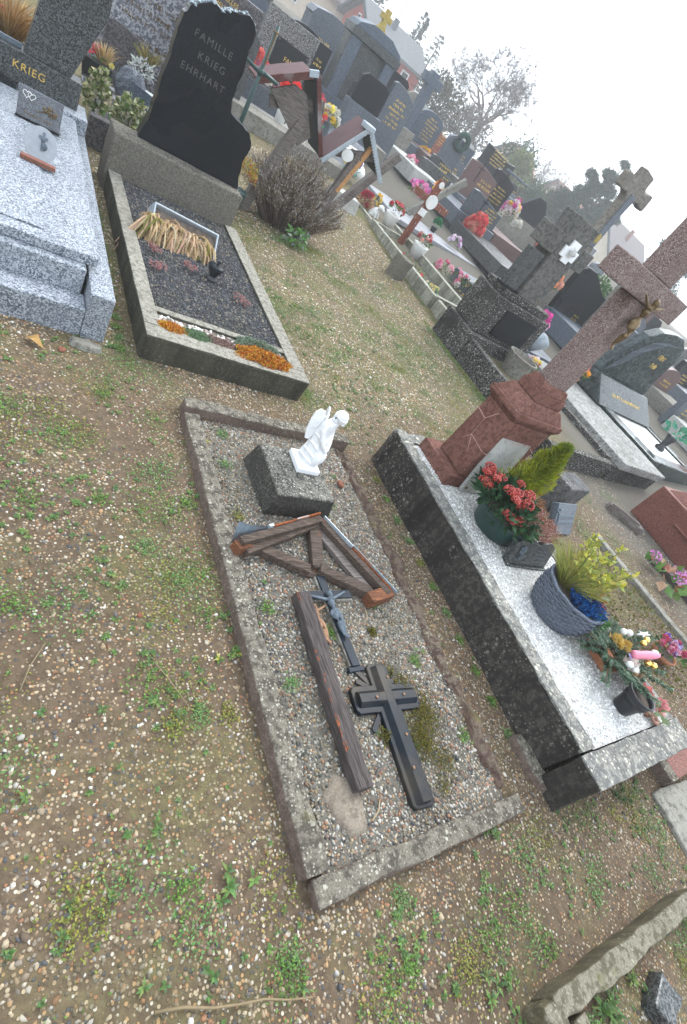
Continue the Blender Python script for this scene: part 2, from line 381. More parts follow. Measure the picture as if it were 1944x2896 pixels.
def text(s, size, mat, parent, loc, name='lettering', ext=.0015, align='CENTER', rot=(R(90), 0, 0), spacing=1.1, line=1.6):
    cu = bpy.data.curves.new(name, 'FONT'); cu.body = s; cu.size = size; cu.extrude = ext; cu.align_x = align; cu.align_y = 'CENTER'
    cu.space_character = spacing; cu.space_line = line
    t = bpy.data.objects.new(name + '_tmp', cu); COL.objects.link(t)
    dg = bpy.context.evaluated_depsgraph_get()
    me = bpy.data.meshes.new_from_object(t.evaluated_get(dg)); me.materials.clear(); me.materials.append(mat)
    bpy.data.objects.remove(t)
    o = bpy.data.objects.new(name, me); COL.objects.link(o); o.parent = parent; o.location = loc; o.rotation_euler = rot
    return o
# ------------------------------------------------------------ ground
def gz(x, y):
    r = math.hypot(x, y); t = max(0, min(r, 26) - 6.5)
    return .078 * t * t / (t + 2.0)
def gh(x, y): return gz(x, y) + .012 * noise.noise(V(x * 1.1, y * 1.1, 0)) + .006 * noise.noise(V(x * 5, y * 5, 2))
def ground_mat(name, soil, peb, mossamt=.35, scale=80, cover=.55):
    g = NG(name)
    n1 = g.noise(.9, 6, .6); n2 = g.noise(35, 6, .65, off=3); n3 = g.noise(2.6, 6, .62, off=8)
    c = g.mix(g.ramp(n2, [(.3, 0), (.7, 1)]), tuple(x * .6 for x in soil), tuple(x * 1.35 for x in soil))
    c = g.mix(g.ramp(n1, [(.42, 0), (.65, .6)]), c, tuple(x * .55 for x in soil))
    sp = g.n('ShaderNodeSeparateXYZ'); g.L(g.sock, sp.inputs[0]); ymask = g.ramp(g.math('ADD', g.math('MULTIPLY', sp.outputs['Y'], .25), g.math('MULTIPLY', n1, .5)), [(.75, 0), (1.0, 1)])
    vc = g.vor(scale); vd = g.vor(scale, 'Distance')
    sx = g.n('ShaderNodeSeparateColor'); g.L(vc, sx.inputs[0])
    pc = g.ramp(sx.outputs[0], [(i / max(1, len(peb)), p) for i, p in enumerate(peb)], 'CONSTANT')
    pm = g.math('MULTIPLY', g.ramp(vd, [(.38, 1), (.5, 0)]), g.ramp(g.math('ADD', sx.outputs[1], g.math('MULTIPLY', g.math('SUBTRACT', n3, .5), 1.6)), [(1 - cover - .05, 0), (1 - cover + .05, 1)]))
    c = g.mix(pm, c, pc)
    mo = g.math('MULTIPLY', g.ramp(n3, [(.62 - .2 * mossamt, 0), (.8 - .2 * mossamt, .85)]), g.ramp(n2, [(.35, .2), (.6, 1)]))
    mc = g.mix(g.ramp(g.noise(140, 3, .7, off=5), [(.3, 0), (.7, 1)]), (.055, .062, .018), (.17, .19, .055))
    mo = g.math('MULTIPLY', mo, g.math('ADD', .55, g.math('MULTIPLY', ymask, .45)))
    if mossamt > .2: c = g.mix(g.math('MULTIPLY', ymask, .35), c, (.17, .155, .075))
    if mossamt > 0: c = g.mix(mo, c, mc)
    if mossamt > .5: c = g.mix(g.ramp(g.math('MULTIPLY', sp.outputs['X'], .1), [(.50, 0), (.56, .7)]), c, (.115, .11, .102))     # grey lane gravel between the far tombs
    h = g.math('ADD', g.math('MULTIPLY', pm, .6), n2)
    g.bump(h, .8, .008)
    return g.fin(c, .92, .2)
PEB = [(.36, .29, .20), (.27, .20, .125), (.17, .125, .085), (.34, .215, .11), (.46, .41, .33), (.075, .075, .078), (.27, .135, .075), (.21, .175, .135), (.38, .30, .20), (.14, .10, .066)]
M_['ground'] = ground_mat('gravel_and_earth', (.120, .086, .056), PEB, .70, 95, .55)
M_['innerground'] = ground_mat('grave_gravel_floor', (.13, .12, .10), PEB[:6] + [(.24, .23, .21), (.4, .38, .34)], .1, 105, .8)
M_['whitebed'] = ground_mat('white_marble_grit', (.50, .49, .47), [(.75, .75, .73), (.66, .66, .64), (.8, .8, .79), (.58, .57, .54)], 0, 120, .9)
M_['darkbed'] = ground_mat('dark_chipping_bed', (.035, .035, .038), [(.06, .065, .075), (.035, .04, .05), (.11, .115, .12), (.05, .055, .06), (.2, .17, .13)], 0, 110, .9)

xs = np.unique(np.concatenate([np.linspace(-150, -12, 14), np.linspace(-12, -2, 12), np.linspace(-2, 8, 101), np.linspace(8, 30, 34), np.linspace(30, 170, 16)]))
ys = np.unique(np.concatenate([np.linspace(-60, -6, 8), np.linspace(-6, -2, 6), np.linspace(-2, 9, 111), np.linspace(9, 30, 32), np.linspace(30, 170, 16)]))
vs = [(x, y, gh(x, y)) for y in ys for x in xs]
nx = len(xs)
fs = [(j * nx + i, j * nx + i + 1, (j + 1) * nx + i + 1, (j + 1) * nx + i) for j in range(len(ys) - 1) for i in range(nx - 1)]
mb = MB(); mb.add(vs, fs); go = mb.build('ground', M_['ground'], smooth=True)
tag(go, 'gravel and bare brown earth between the graves, mossy in places', None, kind='structure')

# pebbles -----------------------------------------------------
nr = np.random.default_rng(3)
_bm = bmesh.new(); bmesh.ops.create_icosphere(_bm, subdivisions=1, radius=1)
ICV = np.array([v.co[:] for v in _bm.verts]); ICF = np.array([[v.index for v in f.verts] for f in _bm.faces]); _bm.free()
RMn = np.array(RM)
def in_view(x, y, z, mg=.16):
    d = np.stack([x, y, z - 1.6]); c = RMn @ d
    with np.errstate(all='ignore'):
        u = c[0] / -c[2] * 1469.6 / 1944; v_ = c[1] / -c[2] * 1469.6 / 2896
    return (c[2] < -.05) & (abs(u) < .5 + mg) & (abs(v_) < .5 + mg)
def nz2(x, y, s, o=0):
    """cheap smooth noise on arrays"""
    r = np.zeros_like(x)
    for k, (a, b, p) in enumerate(((1, .3, .4), (-.5, .9, 1.7), (.7, -.8, 3.1), (.2, 1.2, 5.3), (-1.1, .4, 2.2))):
        r += np.sin(s * (a * x + b * y) * (1 + .37 * k) + p + o * (k + 1))
    return r / 5
def pebbles(name, mat, x, y, z, r, pal, flat=(.45, .8), base=None, label=None, grime=1.0):
    """one mesh holding many loose stones; base = (verts, faces, material) sheet under them"""
    n = len(x); nv = len(ICV)
    jit = 1 + nr.uniform(-.38, .30, (n, nv, 1))
    P = ICV[None] * jit
    sc_ = np.stack([r * nr.uniform(.75, 1.35, n), r * nr.uniform(.7, 1.05, n), r * nr.uniform(*flat, n)], 1)
    P = P * sc_[:, None, :]
    ph = nr.uniform(0, 6.283, n); th = nr.normal(0, .25, n)
    cx, sx = np.cos(th)[:, None], np.sin(th)[:, None]
    Y = P[..., 1] * cx - P[..., 2] * sx; Z = P[..., 1] * sx + P[..., 2] * cx
    c, s_ = np.cos(ph)[:, None], np.sin(ph)[:, None]
    X2 = P[..., 0] * c - Y * s_; Y2 = P[..., 0] * s_ + Y * c
    co = np.stack([X2 + x[:, None], Y2 + y[:, None], Z + (z + sc_[:, 2] * nr.uniform(-.15, .4, n))[:, None]], -1).reshape(-1, 3)
    F = (ICF[None] + (np.arange(n) * nv)[:, None, None]).reshape(-1, 3)
    pal = np.array(pal); pc = pal[nr.integers(0, len(pal), n)] * nr.uniform(.7, 1.25, (n, 1))
    gr_ = np.clip(nz2(x, y, 4.1, .7) * 1.6 + nz2(x, y, 11, 2.) * .8, 0, 1)[:, None] * grime     # grimy and mossy stones lie in patches
    if name == 'gravel': pc = pc * (1 + .45 * np.clip((y - 2.1) / .8, 0, 1))[:, None]     # cleaner, paler stones on the path behind
    pc = pc * (1 - .38 * gr_) + np.array([.05, .052, .02]) * .5 * gr_
    nb = 0; bF = []
    if base: nb = len(base[0]); co = np.concatenate([np.array(base[0]), co]); F = F + nb; bF = base[1]
    me = bpy.data.meshes.new(name)
    me.vertices.add(len(co)); me.vertices.foreach_set('co', co.astype(np.float32).ravel())
    loops = []; starts = []
    if base:
        for f in bF: starts.append(len(loops)); loops.extend(f)
    nl0 = len(loops)
    L = np.concatenate([np.array(loops, dtype=np.int32), F.ravel().astype(np.int32)])
    S = np.concatenate([np.array(starts, dtype=np.int32), nl0 + 3 * np.arange(len(F), dtype=np.int32)])
    me.loops.add(len(L)); me.loops.foreach_set('vertex_index', L)
    me.polygons.add(len(S)); me.polygons.foreach_set('loop_start', S)
    me.update(calc_edges=True)
    ca = me.color_attributes.new('col', 'FLOAT_COLOR', 'POINT')
    cc = np.ones((len(co), 4), np.float32); cc[nb:, :3] = np.repeat(pc, nv, 0); ca.data.foreach_set('color', cc.ravel())
    me.materials.append(mat)
    if base:
        me.materials.append(base[2]); mi = np.zeros(len(S), np.int32); mi[:len(bF)] = 1; me.polygons.foreach_set('material_index', mi)
    me.polygons.foreach_set('use_smooth', np.ones(len(S), bool))
    me.validate()
    o = bpy.data.objects.new(name, me); COL.objects.link(o)
    tag(o, label, None, kind='stuff')
    return o
def scatter(x0, x1, y0, y1, dens): 
    n = int((x1 - x0) * (y1 - y0) * dens); return nr.uniform(x0, x1, n), nr.uniform(y0, y1, n)
HOLES = [(.93, 2.0, -.02, 2.1), (2.22, 3.25, -.08, 2.07), (.78, 1.8, 2.47, 4.8), (-1.2, .61, 2.52, 4.9), (1.62, 2.6, -.62, -.46), (3.0, 4.2, -.6, 0)]
# loose gravel around the graves
gx, gy, gr = [], [], []
for x0, x1, y0, y1, dn, r0, r1 in ((-1.3, 3.2, -1.6, 2.6, 5200, .0035, .0082), (-1.3, 4.8, 2.4, 5.2, 4600, .0045, .009), (3.2, 6.2, -.5, 2.6, 1600, .005, .009), (1.6, 4.9, 5.2, 8.4, 1500, .007, .012)):
    x, y = scatter(x0, x1, y0, y1, dn)
    mask = nz2(x, y, 2.3, .3) * .5 + nz2(x, y, 7, 1.1) * .35 + nr.uniform(-.25, .55, len(x))
    bare = np.exp(-((x - .62) / .24) ** 2) * ((y > .1) & (y < 2.5)) * .55 + np.exp(-((x + .1) / .25) ** 2) * np.exp(-((y - 1.1) / .5) ** 2) * .5 + np.exp(-((x - .35) / .3) ** 2 - ((y - 2.2) / .22) ** 2) * .6
    bare += np.exp(-((x - 2.0) / .45) ** 2 - ((y + .38) / .25) ** 2) * .55 + ((x < .3) & (y < .9)) * (nz2(x, y, 3, 2) > .15) * .5
    bare -= ((x > 1.8) & (x < 2.35) & (y > -.3) & (y < 2.1)) * .3 + ((x > 1.9) & (x < 2.4) & (y > -.25) & (y < .1)) * .5
    keep = (mask - bare > -.12) & in_view(x, y, 0 * x)
    for h in HOLES: keep &= ~((x > h[0]) & (x < h[1]) & (y > h[2]) & (y < h[3]))
    keep &= ~((x > 4.75) & (y > 2.6))
    x, y = x[keep], y[keep]; gx.append(x); gy.append(y)
    rr = nr.uniform(r0, r1, len(x)); big = nr.uniform(0, 1, len(x)) > .965; rr[big] *= 1.45; gr.append(rr)
gx, gy, gr = map(np.concatenate, (gx, gy, gr))
gzv = np.array([gh(a, b) for a, b in zip(gx, gy)])
pebbles('gravel', M_['stonecol'], gx, gy, gzv - .002, gr, PEB + [(.52, .49, .44), (.38, .31, .21), (.29, .21, .125), (.22, .17, .12), (.17, .13, .09), (.20, .15, .10), (.14, .13, .13)], label='loose multicoloured gravel scattered over the brown earth round the graves')
# white stray chips beside the white grave
def sheet(x0, x1, y0, y1, z, n=16, amp=.008, f=3):
    vs = []; 
    for j in range(n + 1):
        for i in range(n + 1):
            x = x0 + (x1 - x0) * i / n; y = y0 + (y1 - y0) * j / n
            e = min(i, j, n - i, n - j) > 0
            vs.append((x, y, z + (amp * noise.noise(V(x * f, y * f, 5)) if e else 0)))
    return vs, [(j * (n + 1) + i, j * (n + 1) + i + 1, (j + 1) * (n + 1) + i + 1, (j + 1) * (n + 1) + i) for j in range(n) for i in range(n)]
def bed(name, rect, z, dens, r, pal, floor, label, amp=.008):
    b = sheet(*rect, z, 16, amp); x, y = scatter(rect[0] + .008, rect[1] - .008, rect[2] + .008, rect[3] - .008, dens)
    zz = np.array([z + amp * noise.noise(V(a * 3, b_ * 3, 5)) for a, b_ in zip(x, y)])
    return pebbles(name, M_['stonecol'], x, y, zz, nr.uniform(r[0], r[1], len(x)), pal, (.5, .9), (b[0], b[1], floor), label, 0. if 'white' in label else .8)
GREYP = [(.33, .31, .26), (.25, .22, .18), (.17, .16, .14), (.10, .095, .09), (.44, .42, .38), (.31, .24, .15), (.21, .19, .16), (.065, .065, .07), (.27, .24, .19), (.22, .13, .09)]
bed('grave_gravel', (1.005, 1.925, .015, 2.06), .022, 5600, (.0045, .0085), GREYP + [(.3, .16, .1)] + [(.46, .44, .39)], M_['innerground'], 'pale grey and brown pebbles filling the low open grave')
bed('white_gravel', (2.33, 3.12, .06, 1.95), .255, 6000, (.004, .0075), [(.80, .80, .79), (.72, .72, .70), (.84, .84, .83), (.60, .59, .57), (.77, .76, .73), (.50, .49, .47)], M_['whitebed'], 'fine white marble gravel inside the tall dark kerb')
bed('dark_gravel', (.87, 1.7, 2.8, 4.5), .135, 4800, (.006, .0095), [(.055, .06, .07), (.04, .045, .052), (.09, .095, .105), (.065, .07, .08), (.13, .13, .135), (.05, .05, .055), (.22, .19, .15)], M_['darkbed'], 'dark blue grey chippings filling the grave with the black headstone', .006)
bed('white_pebbles', (.87, 1.7, 2.58, 2.74), .135, 2300, (.008, .015), [(.66, .63, .61), (.55, .50, .47), (.74, .72, .70), (.45, .38, .34), (.6, .57, .52)], M_['innerground'], 'white pebbles in the narrow front bed among small sedums', .006)

# low green weeds
def rosette(mb, p, n, L, W, pal, zt=.5):
    a0 = rnd.uniform(0, 6.28)
    for k in range(n):
        an = a0 + k * 2.4 + rnd.uniform(-.3, .3); d = V(math.cos(an), math.sin(an), rnd.uniform(.1, zt))
        mb.leaf(p, d, V(0, 0, 1), L * rnd.uniform(.6, 1.1), W * rnd.uniform(.7, 1.2), pick(pal), .3)
WG = [(.08, .16, .04), (.12, .22, .06), (.07, .13, .04), (.17, .24, .07), (.11, .19, .08)]
mb = MB()
cl = [(-.1, 1.35, .25), (.15, .9, .25), (.3, 1.6, .3), (-.2, 2.0, .35), (.55, .6, .2), (.85, -.25, .25), (.4, .3, .3), (1.9, -.25, .2), (1.55, -.35, .2), (2.4, -.35, .25), (1.3, -.5, .25), (1.0, -.6, .3), (.05, 2.35, .2), (2.35, 2.9, .5), (2.8, 3.6, .6), (3.4, 4.2, .6), (3.3, 5.4, .5), (2.3, 4.6, .4), (4.4, 4.6, .4), (2.9, 5.3, .4), (4.2, 3.6, .3), (4.6, 1.8, .4), (4.9, 1.2, .3), (3.9, 5.6, .35), (.5, 2.45, .15), (1.5, .3, .3), (1.6, 1.2, .4), (2.1, .8, .5), (2.1, 1.6, .4), (.2, -.3, .3)]
for k in range(95): cl.append((rnd.uniform(1.9, 4.6), rnd.uniform(2.2, 5.6), rnd.uniform(.08, .3)))
for k in range(75): cl.append((rnd.uniform(-.7, .9), rnd.uniform(-.5, 2.4), rnd.uniform(.06, .2)))
for k in range(28): cl.append((rnd.uniform(1.0, 3.0), rnd.uniform(-.75, -.1), rnd.uniform(.06, .15)))
for cx, cy, s_ in cl:
    for k in range(rnd.randint(7, 13)):
        x, y = rnd.gauss(cx, s_ * .55), rnd.gauss(cy, s_ * .55)
        if any(h[0] < x < h[1] and h[2] < y < h[3] for h in HOLES if h[0] != .93): continue
        far = math.hypot(x, y) > 3
        rosette(mb, V(x, y, gh(x, y) + (.03 if (.93 < x < 2 and 0 < y < 2.1) else .004)), rnd.randint(4, 8), rnd.uniform(.009, .025) * (1.2 if far else 1), rnd.uniform(.005, .010) * (1.2 if far else 1), WG)
mats_ = [(rnd.uniform(-.75, .88), rnd.uniform(-.5, 2.45), rnd.uniform(.03, .12)) for k in range(125)] + [(rnd.uniform(1.9, 4.6), rnd.uniform(2.2, 5.8), rnd.uniform(.06, .2)) for k in range(120)]
mats_ += [(rnd.uniform(.9, 3.0), rnd.uniform(-.8, -.1), rnd.uniform(.03, .09)) for k in range(40)] + [(1.85 + rnd.uniform(0, .06), 2.5 + .05 * k, .05) for k in range(0, 40, 2)] + [(4.55 + rnd.uniform(-.05, .02), 2.7 + .06 * k, .05) for k in range(0, 38)] + [(4.82, 5.1 + .09 * k, .07) for k in range(0, 36, 2)]
mats_ += [(2.17, .25 + .08 * k, .025) for k in range(0, 22, 2)] + [(rnd.uniform(1.05, 1.9), rnd.uniform(.1, 2.0), .03) for k in range(14)] + [(rnd.uniform(3.4, 6), rnd.uniform(.2, 2.4), .15) for k in range(40)] + [(2.5 + .05 * k, 5.25 + .02 * k, .09) for k in range(14)] + [(.70, 2.5 + .1 * k, .03) for k in range(18)]
for cx, cy, s_ in mats_:
    tone = rnd.choice(([(.12, .24, .045), (.18, .31, .07), (.085, .16, .035)], [(.22, .24, .05), (.28, .28, .065), (.15, .17, .04)], [(.13, .26, .08), (.20, .34, .12), (.10, .18, .06)]))
    for k in range(int(90 + 1300 * s_)):
        x, y = rnd.gauss(cx, s_ * .6), rnd.gauss(cy, s_ * .6)
        if any(h[0] < x < h[1] and h[2] < y < h[3] for h in HOLES if h[0] != .93) or (x > 4.84 and y > 2.6): continue
        if .93 < x < 2 and -.02 < y < 2.1 and not (1.02 < cx < 1.92 and .06 < cy < 2.03): continue
        inner = 1.03 < x < 1.89 and .07 < y < 2.02
        mb.leaf(V(x, y, (.024 if inner else gh(x, y)) + rnd.uniform(.001, .008)), rdir(.05), V(0, 0, 1), rnd.uniform(.006, .014), rnd.uniform(.004, .007), pick(tone, .25))
o = mb.build('weeds', M_['leaf']); tag(o, 'small green weeds sprouting through the gravel', None, kind='stuff')
# bigger single weeds, each a thing
def weed(x, y, n, L, W, label, zt=.7, z=None, pal=WG):
    mb = MB(); z = gh(x, y) if z is None else z
    for k in range(5): rosette(mb, V(rnd.gauss(0, L * .5), rnd.gauss(0, L * .5), .004), n, L * .62, W * .6, pal, zt)
    o = mb.build('weed', M_['leaf'], loc=(x, y, z)); tag(o, label, 'weed', 'larger weeds in the gravel')
weed(.72, .10, 5, .055, .02, 'bright green weed alone on the earth in front of the twig')
weed(1.78, -.07, 7, .06, .016, 'feathery green weed against the outside of the front kerb of the low grave', .9)
weed(.92, .75, 6, .045, .02, 'yellow green weed hugging the left side of the low grave kerb', .8, None, WG + [(.35, .35, .08)])
weed(.98, 1.9, 5, .05, .018, 'yellowing weed with a red leaf inside the back left corner of the low grave', .8, .03, [(.35, .38, .08), (.3, .3, .06), (.3, .1, .05)])
weed(1.53, -.40, 8, .06, .018, 'large leafy weed at the outer corner of the old kerb in the lower right', 1.2)
weed(1.95, -.68, 12, .09, .022, 'broad dandelion-like weed growing inside the old kerb in the lower right corner', .9)
weed(2.2, -.72, 10, .08, .02, 'second leafy weed inside the old kerb, beside the small dark block', .9)
weed(2.75, -.13, 9, .06, .015, 'dark green tuft below the front kerb of the white gravel grave', 1.3, None, [(.06, .11, .04), (.09, .15, .05)])
weed(.90, 1.55, 6, .035, .016, 'small clover-like weed on the earth beside the low kerb', .6)
weed(.66, 2.5, 8, .04, .016, 'green weed in the gap between the grey granite tomb and the concrete grave', 1.0)
# ------------------------------------------------------------ helpers for laid bars
def barM(p0, p1, up=(0, 0, 1)):
    p0, p1 = Vector(p0), Vector(p1); x = (p1 - p0).normalized(); z = Vector(up); y = z.cross(x).normalized(); z = x.cross(y)
    M = Matrix(((x.x, y.x, z.x, p0.x), (x.y, y.y, z.y, p0.y), (x.z, y.z, z.z, p0.z), (0, 0, 0, 1)))
    return M, (p1 - p0).length
def bar(mb, p0, p1, w_, h_, y0=None, z0=0, step=.04, amp=.002, col=(1, 1, 1), chip=0., up=(0, 0, 1)):
    M, L = barM(p0, p1, up); y0 = -w_ / 2 if y0 is None else y0
    mb.rbox((0, y0, z0), (L, y0 + w_, z0 + h_), step, amp, col, M, rnd.uniform(0, 9), chip)
def one(name, mat, fn, parent=None, **k):
    mb = MB(); fn(mb); return mb.build(name, mat, parent, **k)
def kerb(parent, a, b, mat, seed, step=.05, amp=.004, chip=.006, name='kerb'):
    mb = MB(); mb.rbox(a, b, step, amp, seed=seed, chip=chip); return mb.build(name, mat, parent, smooth=False, bevel=.006)

# ------------------------------------------------------------ the low grave in the middle
t = thing('grave_surround', 'low sunken concrete grave surround holding the fallen wooden gable and black crosses', 'grave surround')
kerb(t, (.935, .033, -.05), (1.02, 2.042, .058), M_['kerb'], 1)
kerb(t, (.94, 2.045, -.05), (1.99, 2.125, .085), M_['kerb'], 2)
kerb(t, (1.895, .06, -.05), (1.975, 2.03, .046), M_['kerbmoss'], 3, .035, .016, .03)
kerb(t, (.955, -.045, -.05), (2.0, .03, .046), M_['kerb'], 4, .05, .005, .01)

t = thing('pedestal', 'square dark concrete block with lichen-white top carrying the angel', 'stone block', (1.405, 1.62, .015))
mb = MB(); mb.frustum((0, 0), 0, .142, (.385, .37), (.325, .34)); mb.build('pedestal_block', M_['angelblock'], t, bevel=.008)

t = thing('angel_statue', 'white kneeling angel figurine praying on the lichen-spotted concrete block', 'statue', (1.462, 1.69, .157), R(-2)); t.scale = (1.12, 1.12, 1.04)
mb = MB(); mb.box((-.058, -.066, 0), (.058, .066, .026)); mb.build('plinth', M_['white'], t, bevel=.003)
AR = R(32)
mb = MB()
rings = [(.024, .052, .060, 0, .0), (.036, .051, .059, 0, .0), (.040, .046, .054, 0, -.002), (.06, .045, .053, 0, -.004), (.08, .045, .053, 0, -.006), (.10, .044, .050, 0, -.006), (.12, .042, .045, 0, -.002), (.14, .040, .041, 0, .002), (.16, .038, .037, 0, .006), (.19, .037, .033, 0, .008), (.22, .038, .032, 0, .006), (.25, .039, .031, 0, .002), (.270, .037, .028, 0, -.002), (.284, .028, .024, 0, -.008), (.294, .018, .018, 0, -.014), (.31, .014, .015, 0, -.020)]
vs, fs = [], []; n = 40
for i, (z, rx, ry, cx, cy) in enumerate(rings):
    for k in range(n):
        a = 2 * math.pi * k / n; fold = 1 + (.05 * math.sin(6 * a + z * 30) + .03 * math.sin(11 * a - z * 25)) * (.05 < z < .27) * (1 if z < .16 else .6)
        vs.append(V(cx + rx * fold * math.cos(a), cy + ry * fold * math.sin(a), z))
for i in range(len(rings) - 1):
    for k in range(n): fs.append((i * n + k, i * n + (k + 1) % n, (i + 1) * n + (k + 1) % n, (i + 1) * n + k))
fs += [tuple(range(n - 1, -1, -1)), tuple(range((len(rings) - 1) * n, len(rings) * n))]
mb.add(vs, fs)
for s_ in (-1, 1):
    mb.tube([(s_ * .032, -.002, .264), (s_ * .039, -.006, .235), (s_ * .036, -.020, .195), (s_ * .024, -.038, .165), (s_ * .010, -.050, .145), (s_ * .003, -.054, .136)], [.0115, .0125, .012, .0105, .008, .006], 12)
    for q in range(4): mb.tube([(s_ * .007, -.050 + q * .003, .142 - q * .003), (s_ * -.004, -.059 + q * .003, .132 - q * .003)], [.003, .0022], 6)
    mb.ball((s_ * .018, -.040, .085), (.022, .026, .046), n=14, m=10)      # knees under the robe
for q, (zz, dz, rr) in enumerate(((.060, .035, .050), (.095, .04, .048), (.135, .05, .043), (.18, .06, .040))):   # robe folds sagging from the hips
    mb.tube([(math.cos(a) * rr, math.sin(a) * rr * 1.08 - .003, zz + dz * .5 * math.cos(a * 2 + .4) * .6) for a in [R(120 + 17 * i_) for i_ in range(15)]], [.001] + [.0036] * 13 + [.001], 6)
mb.ball((0, -.028, .325), (.0215, .024, .028), n=20, m=14)
mb.ball((0, -.051, .318), (.004, .005, .006), n=8, m=6); mb.ball((0, -.044, .304), (.010, .008, .006), n=8, m=6)
o = mb.build('figure', M_['white'], t, smooth=True, rot=(0, 0, AR))
r_ = o.modifiers.new('remesh', 'REMESH'); r_.mode = 'VOXEL'; r_.voxel_size = .0022; r_.use_smooth_shade = True
mb = MB(); mb.ball((0, -.022, .336), (.0265, .0285, .025), n=20, m=12)
for k in range(70):
    a = rnd.uniform(0, 6.28); mb.ball((.022 * math.cos(a), -.014 + .02 * math.sin(a) * (1 if math.sin(a) > -.3 else .2), rnd.uniform(.296, .322)), rnd.uniform(.004, .006), n=6, m=4)
mb.tube([(.0275 * math.cos(R(a)), -.022 + .0295 * math.sin(R(a)), .330 + .005 * math.sin(R(a))) for a in range(0, 361, 15)], .0022, 6)
mb.build('hair', M_['white'], t, smooth=True, rot=(0, 0, AR))
for s_ in (-1, 1):
    pts = [(0, .0), (.010, -.06), (.026, -.10), (.042, -.10), (.055, -.06), (.060, 0), (.056, .04), (.040, .062), (.016, .058)]
    mb = MB(); M = Matrix.Translation((s_ * .010, .030, .245)) @ Matrix.Rotation(R(40 * s_), 4, 'Z') @ Matrix.Rotation(R(-8), 4, 'X') @ Matrix.Scale(s_, 4, (1, 0, 0))
    mb.prism(pts, -.004, .004, M=M)
    for q in range(5): mb.tube([M @ V(.008 + q * .007, -.004, .04 - q * .006), M @ V(.018 + q * .007, -.004, -.03 - q * .008 + .004 * q)], .0042, 6)
    mb.build('wing', M_['white'], t, smooth=False, bevel=.003, rot=(0, 0, AR))

# ------------------------------------------------------------ fallen gable
t = thing('broken_gable', 'broken wooden gable roof of a grave cross with orange rust lying on the pebbles', 'gable frame')
ap, le, re_ = V(1.502, 1.39, .03), V(1.005, 1.20, .055), V(1.74, .965, .03)
mb = MB(); bar(mb, ap, le, .035, .062, amp=.003); bar(mb, ap + V(-.01, -.012, .012), le + V(.03, -.028, .0), .03, .03, amp=.003); mb.build('rafter', M_['woodx'], t)
mb = MB(); bar(mb, ap, re_, .035, .055, amp=.003); mb.build('rafter', M_['woodx'], t)
mb = MB(); bar(mb, V(1.492, 1.345, .03), V(1.66, .985, .03), .05, .022, amp=.002); mb.build('inner_board', M_['woodgrey'], t)
def strip(p0, p1, z0, h_, off, mat, wdt=.008, amp=.0008):
    mb = MB(); bar(mb, p0, p1, wdt, h_, y0=off, z0=z0, amp=amp); return mb.build('tin_strip', mat, t)
d = (le - ap)
strip(ap + V(.004, .004, 0), ap + d * .17, .006, .068, -.028, M_['rust'])
strip(ap + d * .17, ap + d * .33, .006, .07, -.028, M_['tin'])
strip(ap + d * .33, ap + d * .63, .004, .066, -.028, M_['rust'])
strip(ap + d * .63, ap + d * .68, .0, .078, -.03, M_['zinc'], .012)
# curled grey tin at the left end
mb = MB(); pts = []
for i in range(9):
    u = i / 8; p = ap + d * (.66 + .38 * u) + V(.004, .022 + .012 * u, .0)
    pts += [p + V(0, 0, -.005 + .004 * u), p + V(.002, .006 + .03 * u * u, .066 + .028 * u * u)]
mb.add(pts + [p + V(.004, .005, .002) for p in pts], [(2 * i, 2 * i + 2, 2 * i + 3, 2 * i + 1) for i in range(8)] + [(18 + 2 * i, 18 + 2 * i + 1, 18 + 2 * i + 3, 18 + 2 * i + 2) for i in range(8)])
mb.build('curled_tin', M_['tin'], t, smooth=True)
d2 = (re_ - ap)
strip(ap, ap + d2 * .42, .004, .066, .020, M_['zinc'], .006); strip(ap + d2 * .28, ap + d2 * .97, .0, .056, .027, M_['rust'], .007); strip(ap + d2 * .42, re_ + d2 * .04, .004, .060, .036, M_['tin'], .005)
mb = MB(); bar(mb, V(1.612, .945, .02), V(1.772, .985, .02), .06, .062, amp=.002, step=.03); mb.build('end_block', M_['endwood'], t, bevel=.004)
mb = MB(); bar(mb, V(.985, 1.185, .05), V(1.06, 1.215, .04), .05, .05, amp=.003, step=.03); mb.build('end_block', M_['endwood'], t, bevel=.004)
mb = MB(); bar(mb, V(1.475, 1.375, .028), V(1.395, 1.115, .028), .062, .035, amp=.003); mb.build('king_post', M_['woodx'], t, bevel=.003)
mb = MB(); bar(mb, V(1.085, 1.232, .028), V(1.345, 1.105, .022), .055, .045, amp=.004, chip=.006); mb.build('brace', M_['woodx'], t, bevel=.004)
mb = MB(); bar(mb, V(1.40, 1.115, .025), V(1.645, .985, .025), .058, .048, amp=.004, chip=.006); mb.build('brace', M_['woodx'], t, bevel=.004)
mb = MB(); bar(mb, V(1.30, 1.12, .02), V(1.43, 1.09, .02), .05, .02, amp=.003); mb.build('tie', M_['woodx'], t, bevel=.004)

t = thing('wooden_beam', 'long dark weathered wooden beam with flecks of orange paint beside the small crucifix', 'beam', (0, 0, 0))
mb = MB(); M, L = barM((1.228, .205, .02), (1.255, .985, .02))
mb.rbox((0, -.036, 0), (L, .036, .055), .025, .0025, M=M, chip=.004); mb.build('timber', M_['woody'], t, bevel=.005)
mb = MB()
for k in range(34):
    u = rnd.choice([.2, .28, .36, .42, .5, .62, .95]) * L + rnd.gauss(0, .025); y = rnd.uniform(.022, .0375)
    p = [M @ V(u + rnd.uniform(.003, .014) * math.cos(a), min(.037, y + rnd.uniform(.001, .0035) * math.sin(a)), .0562) for a in [i_ * 1.05 for i_ in range(6)]]
    mb.add(p, [tuple(range(6))])
mb.build('flaking_paint', M_['rust'], t)

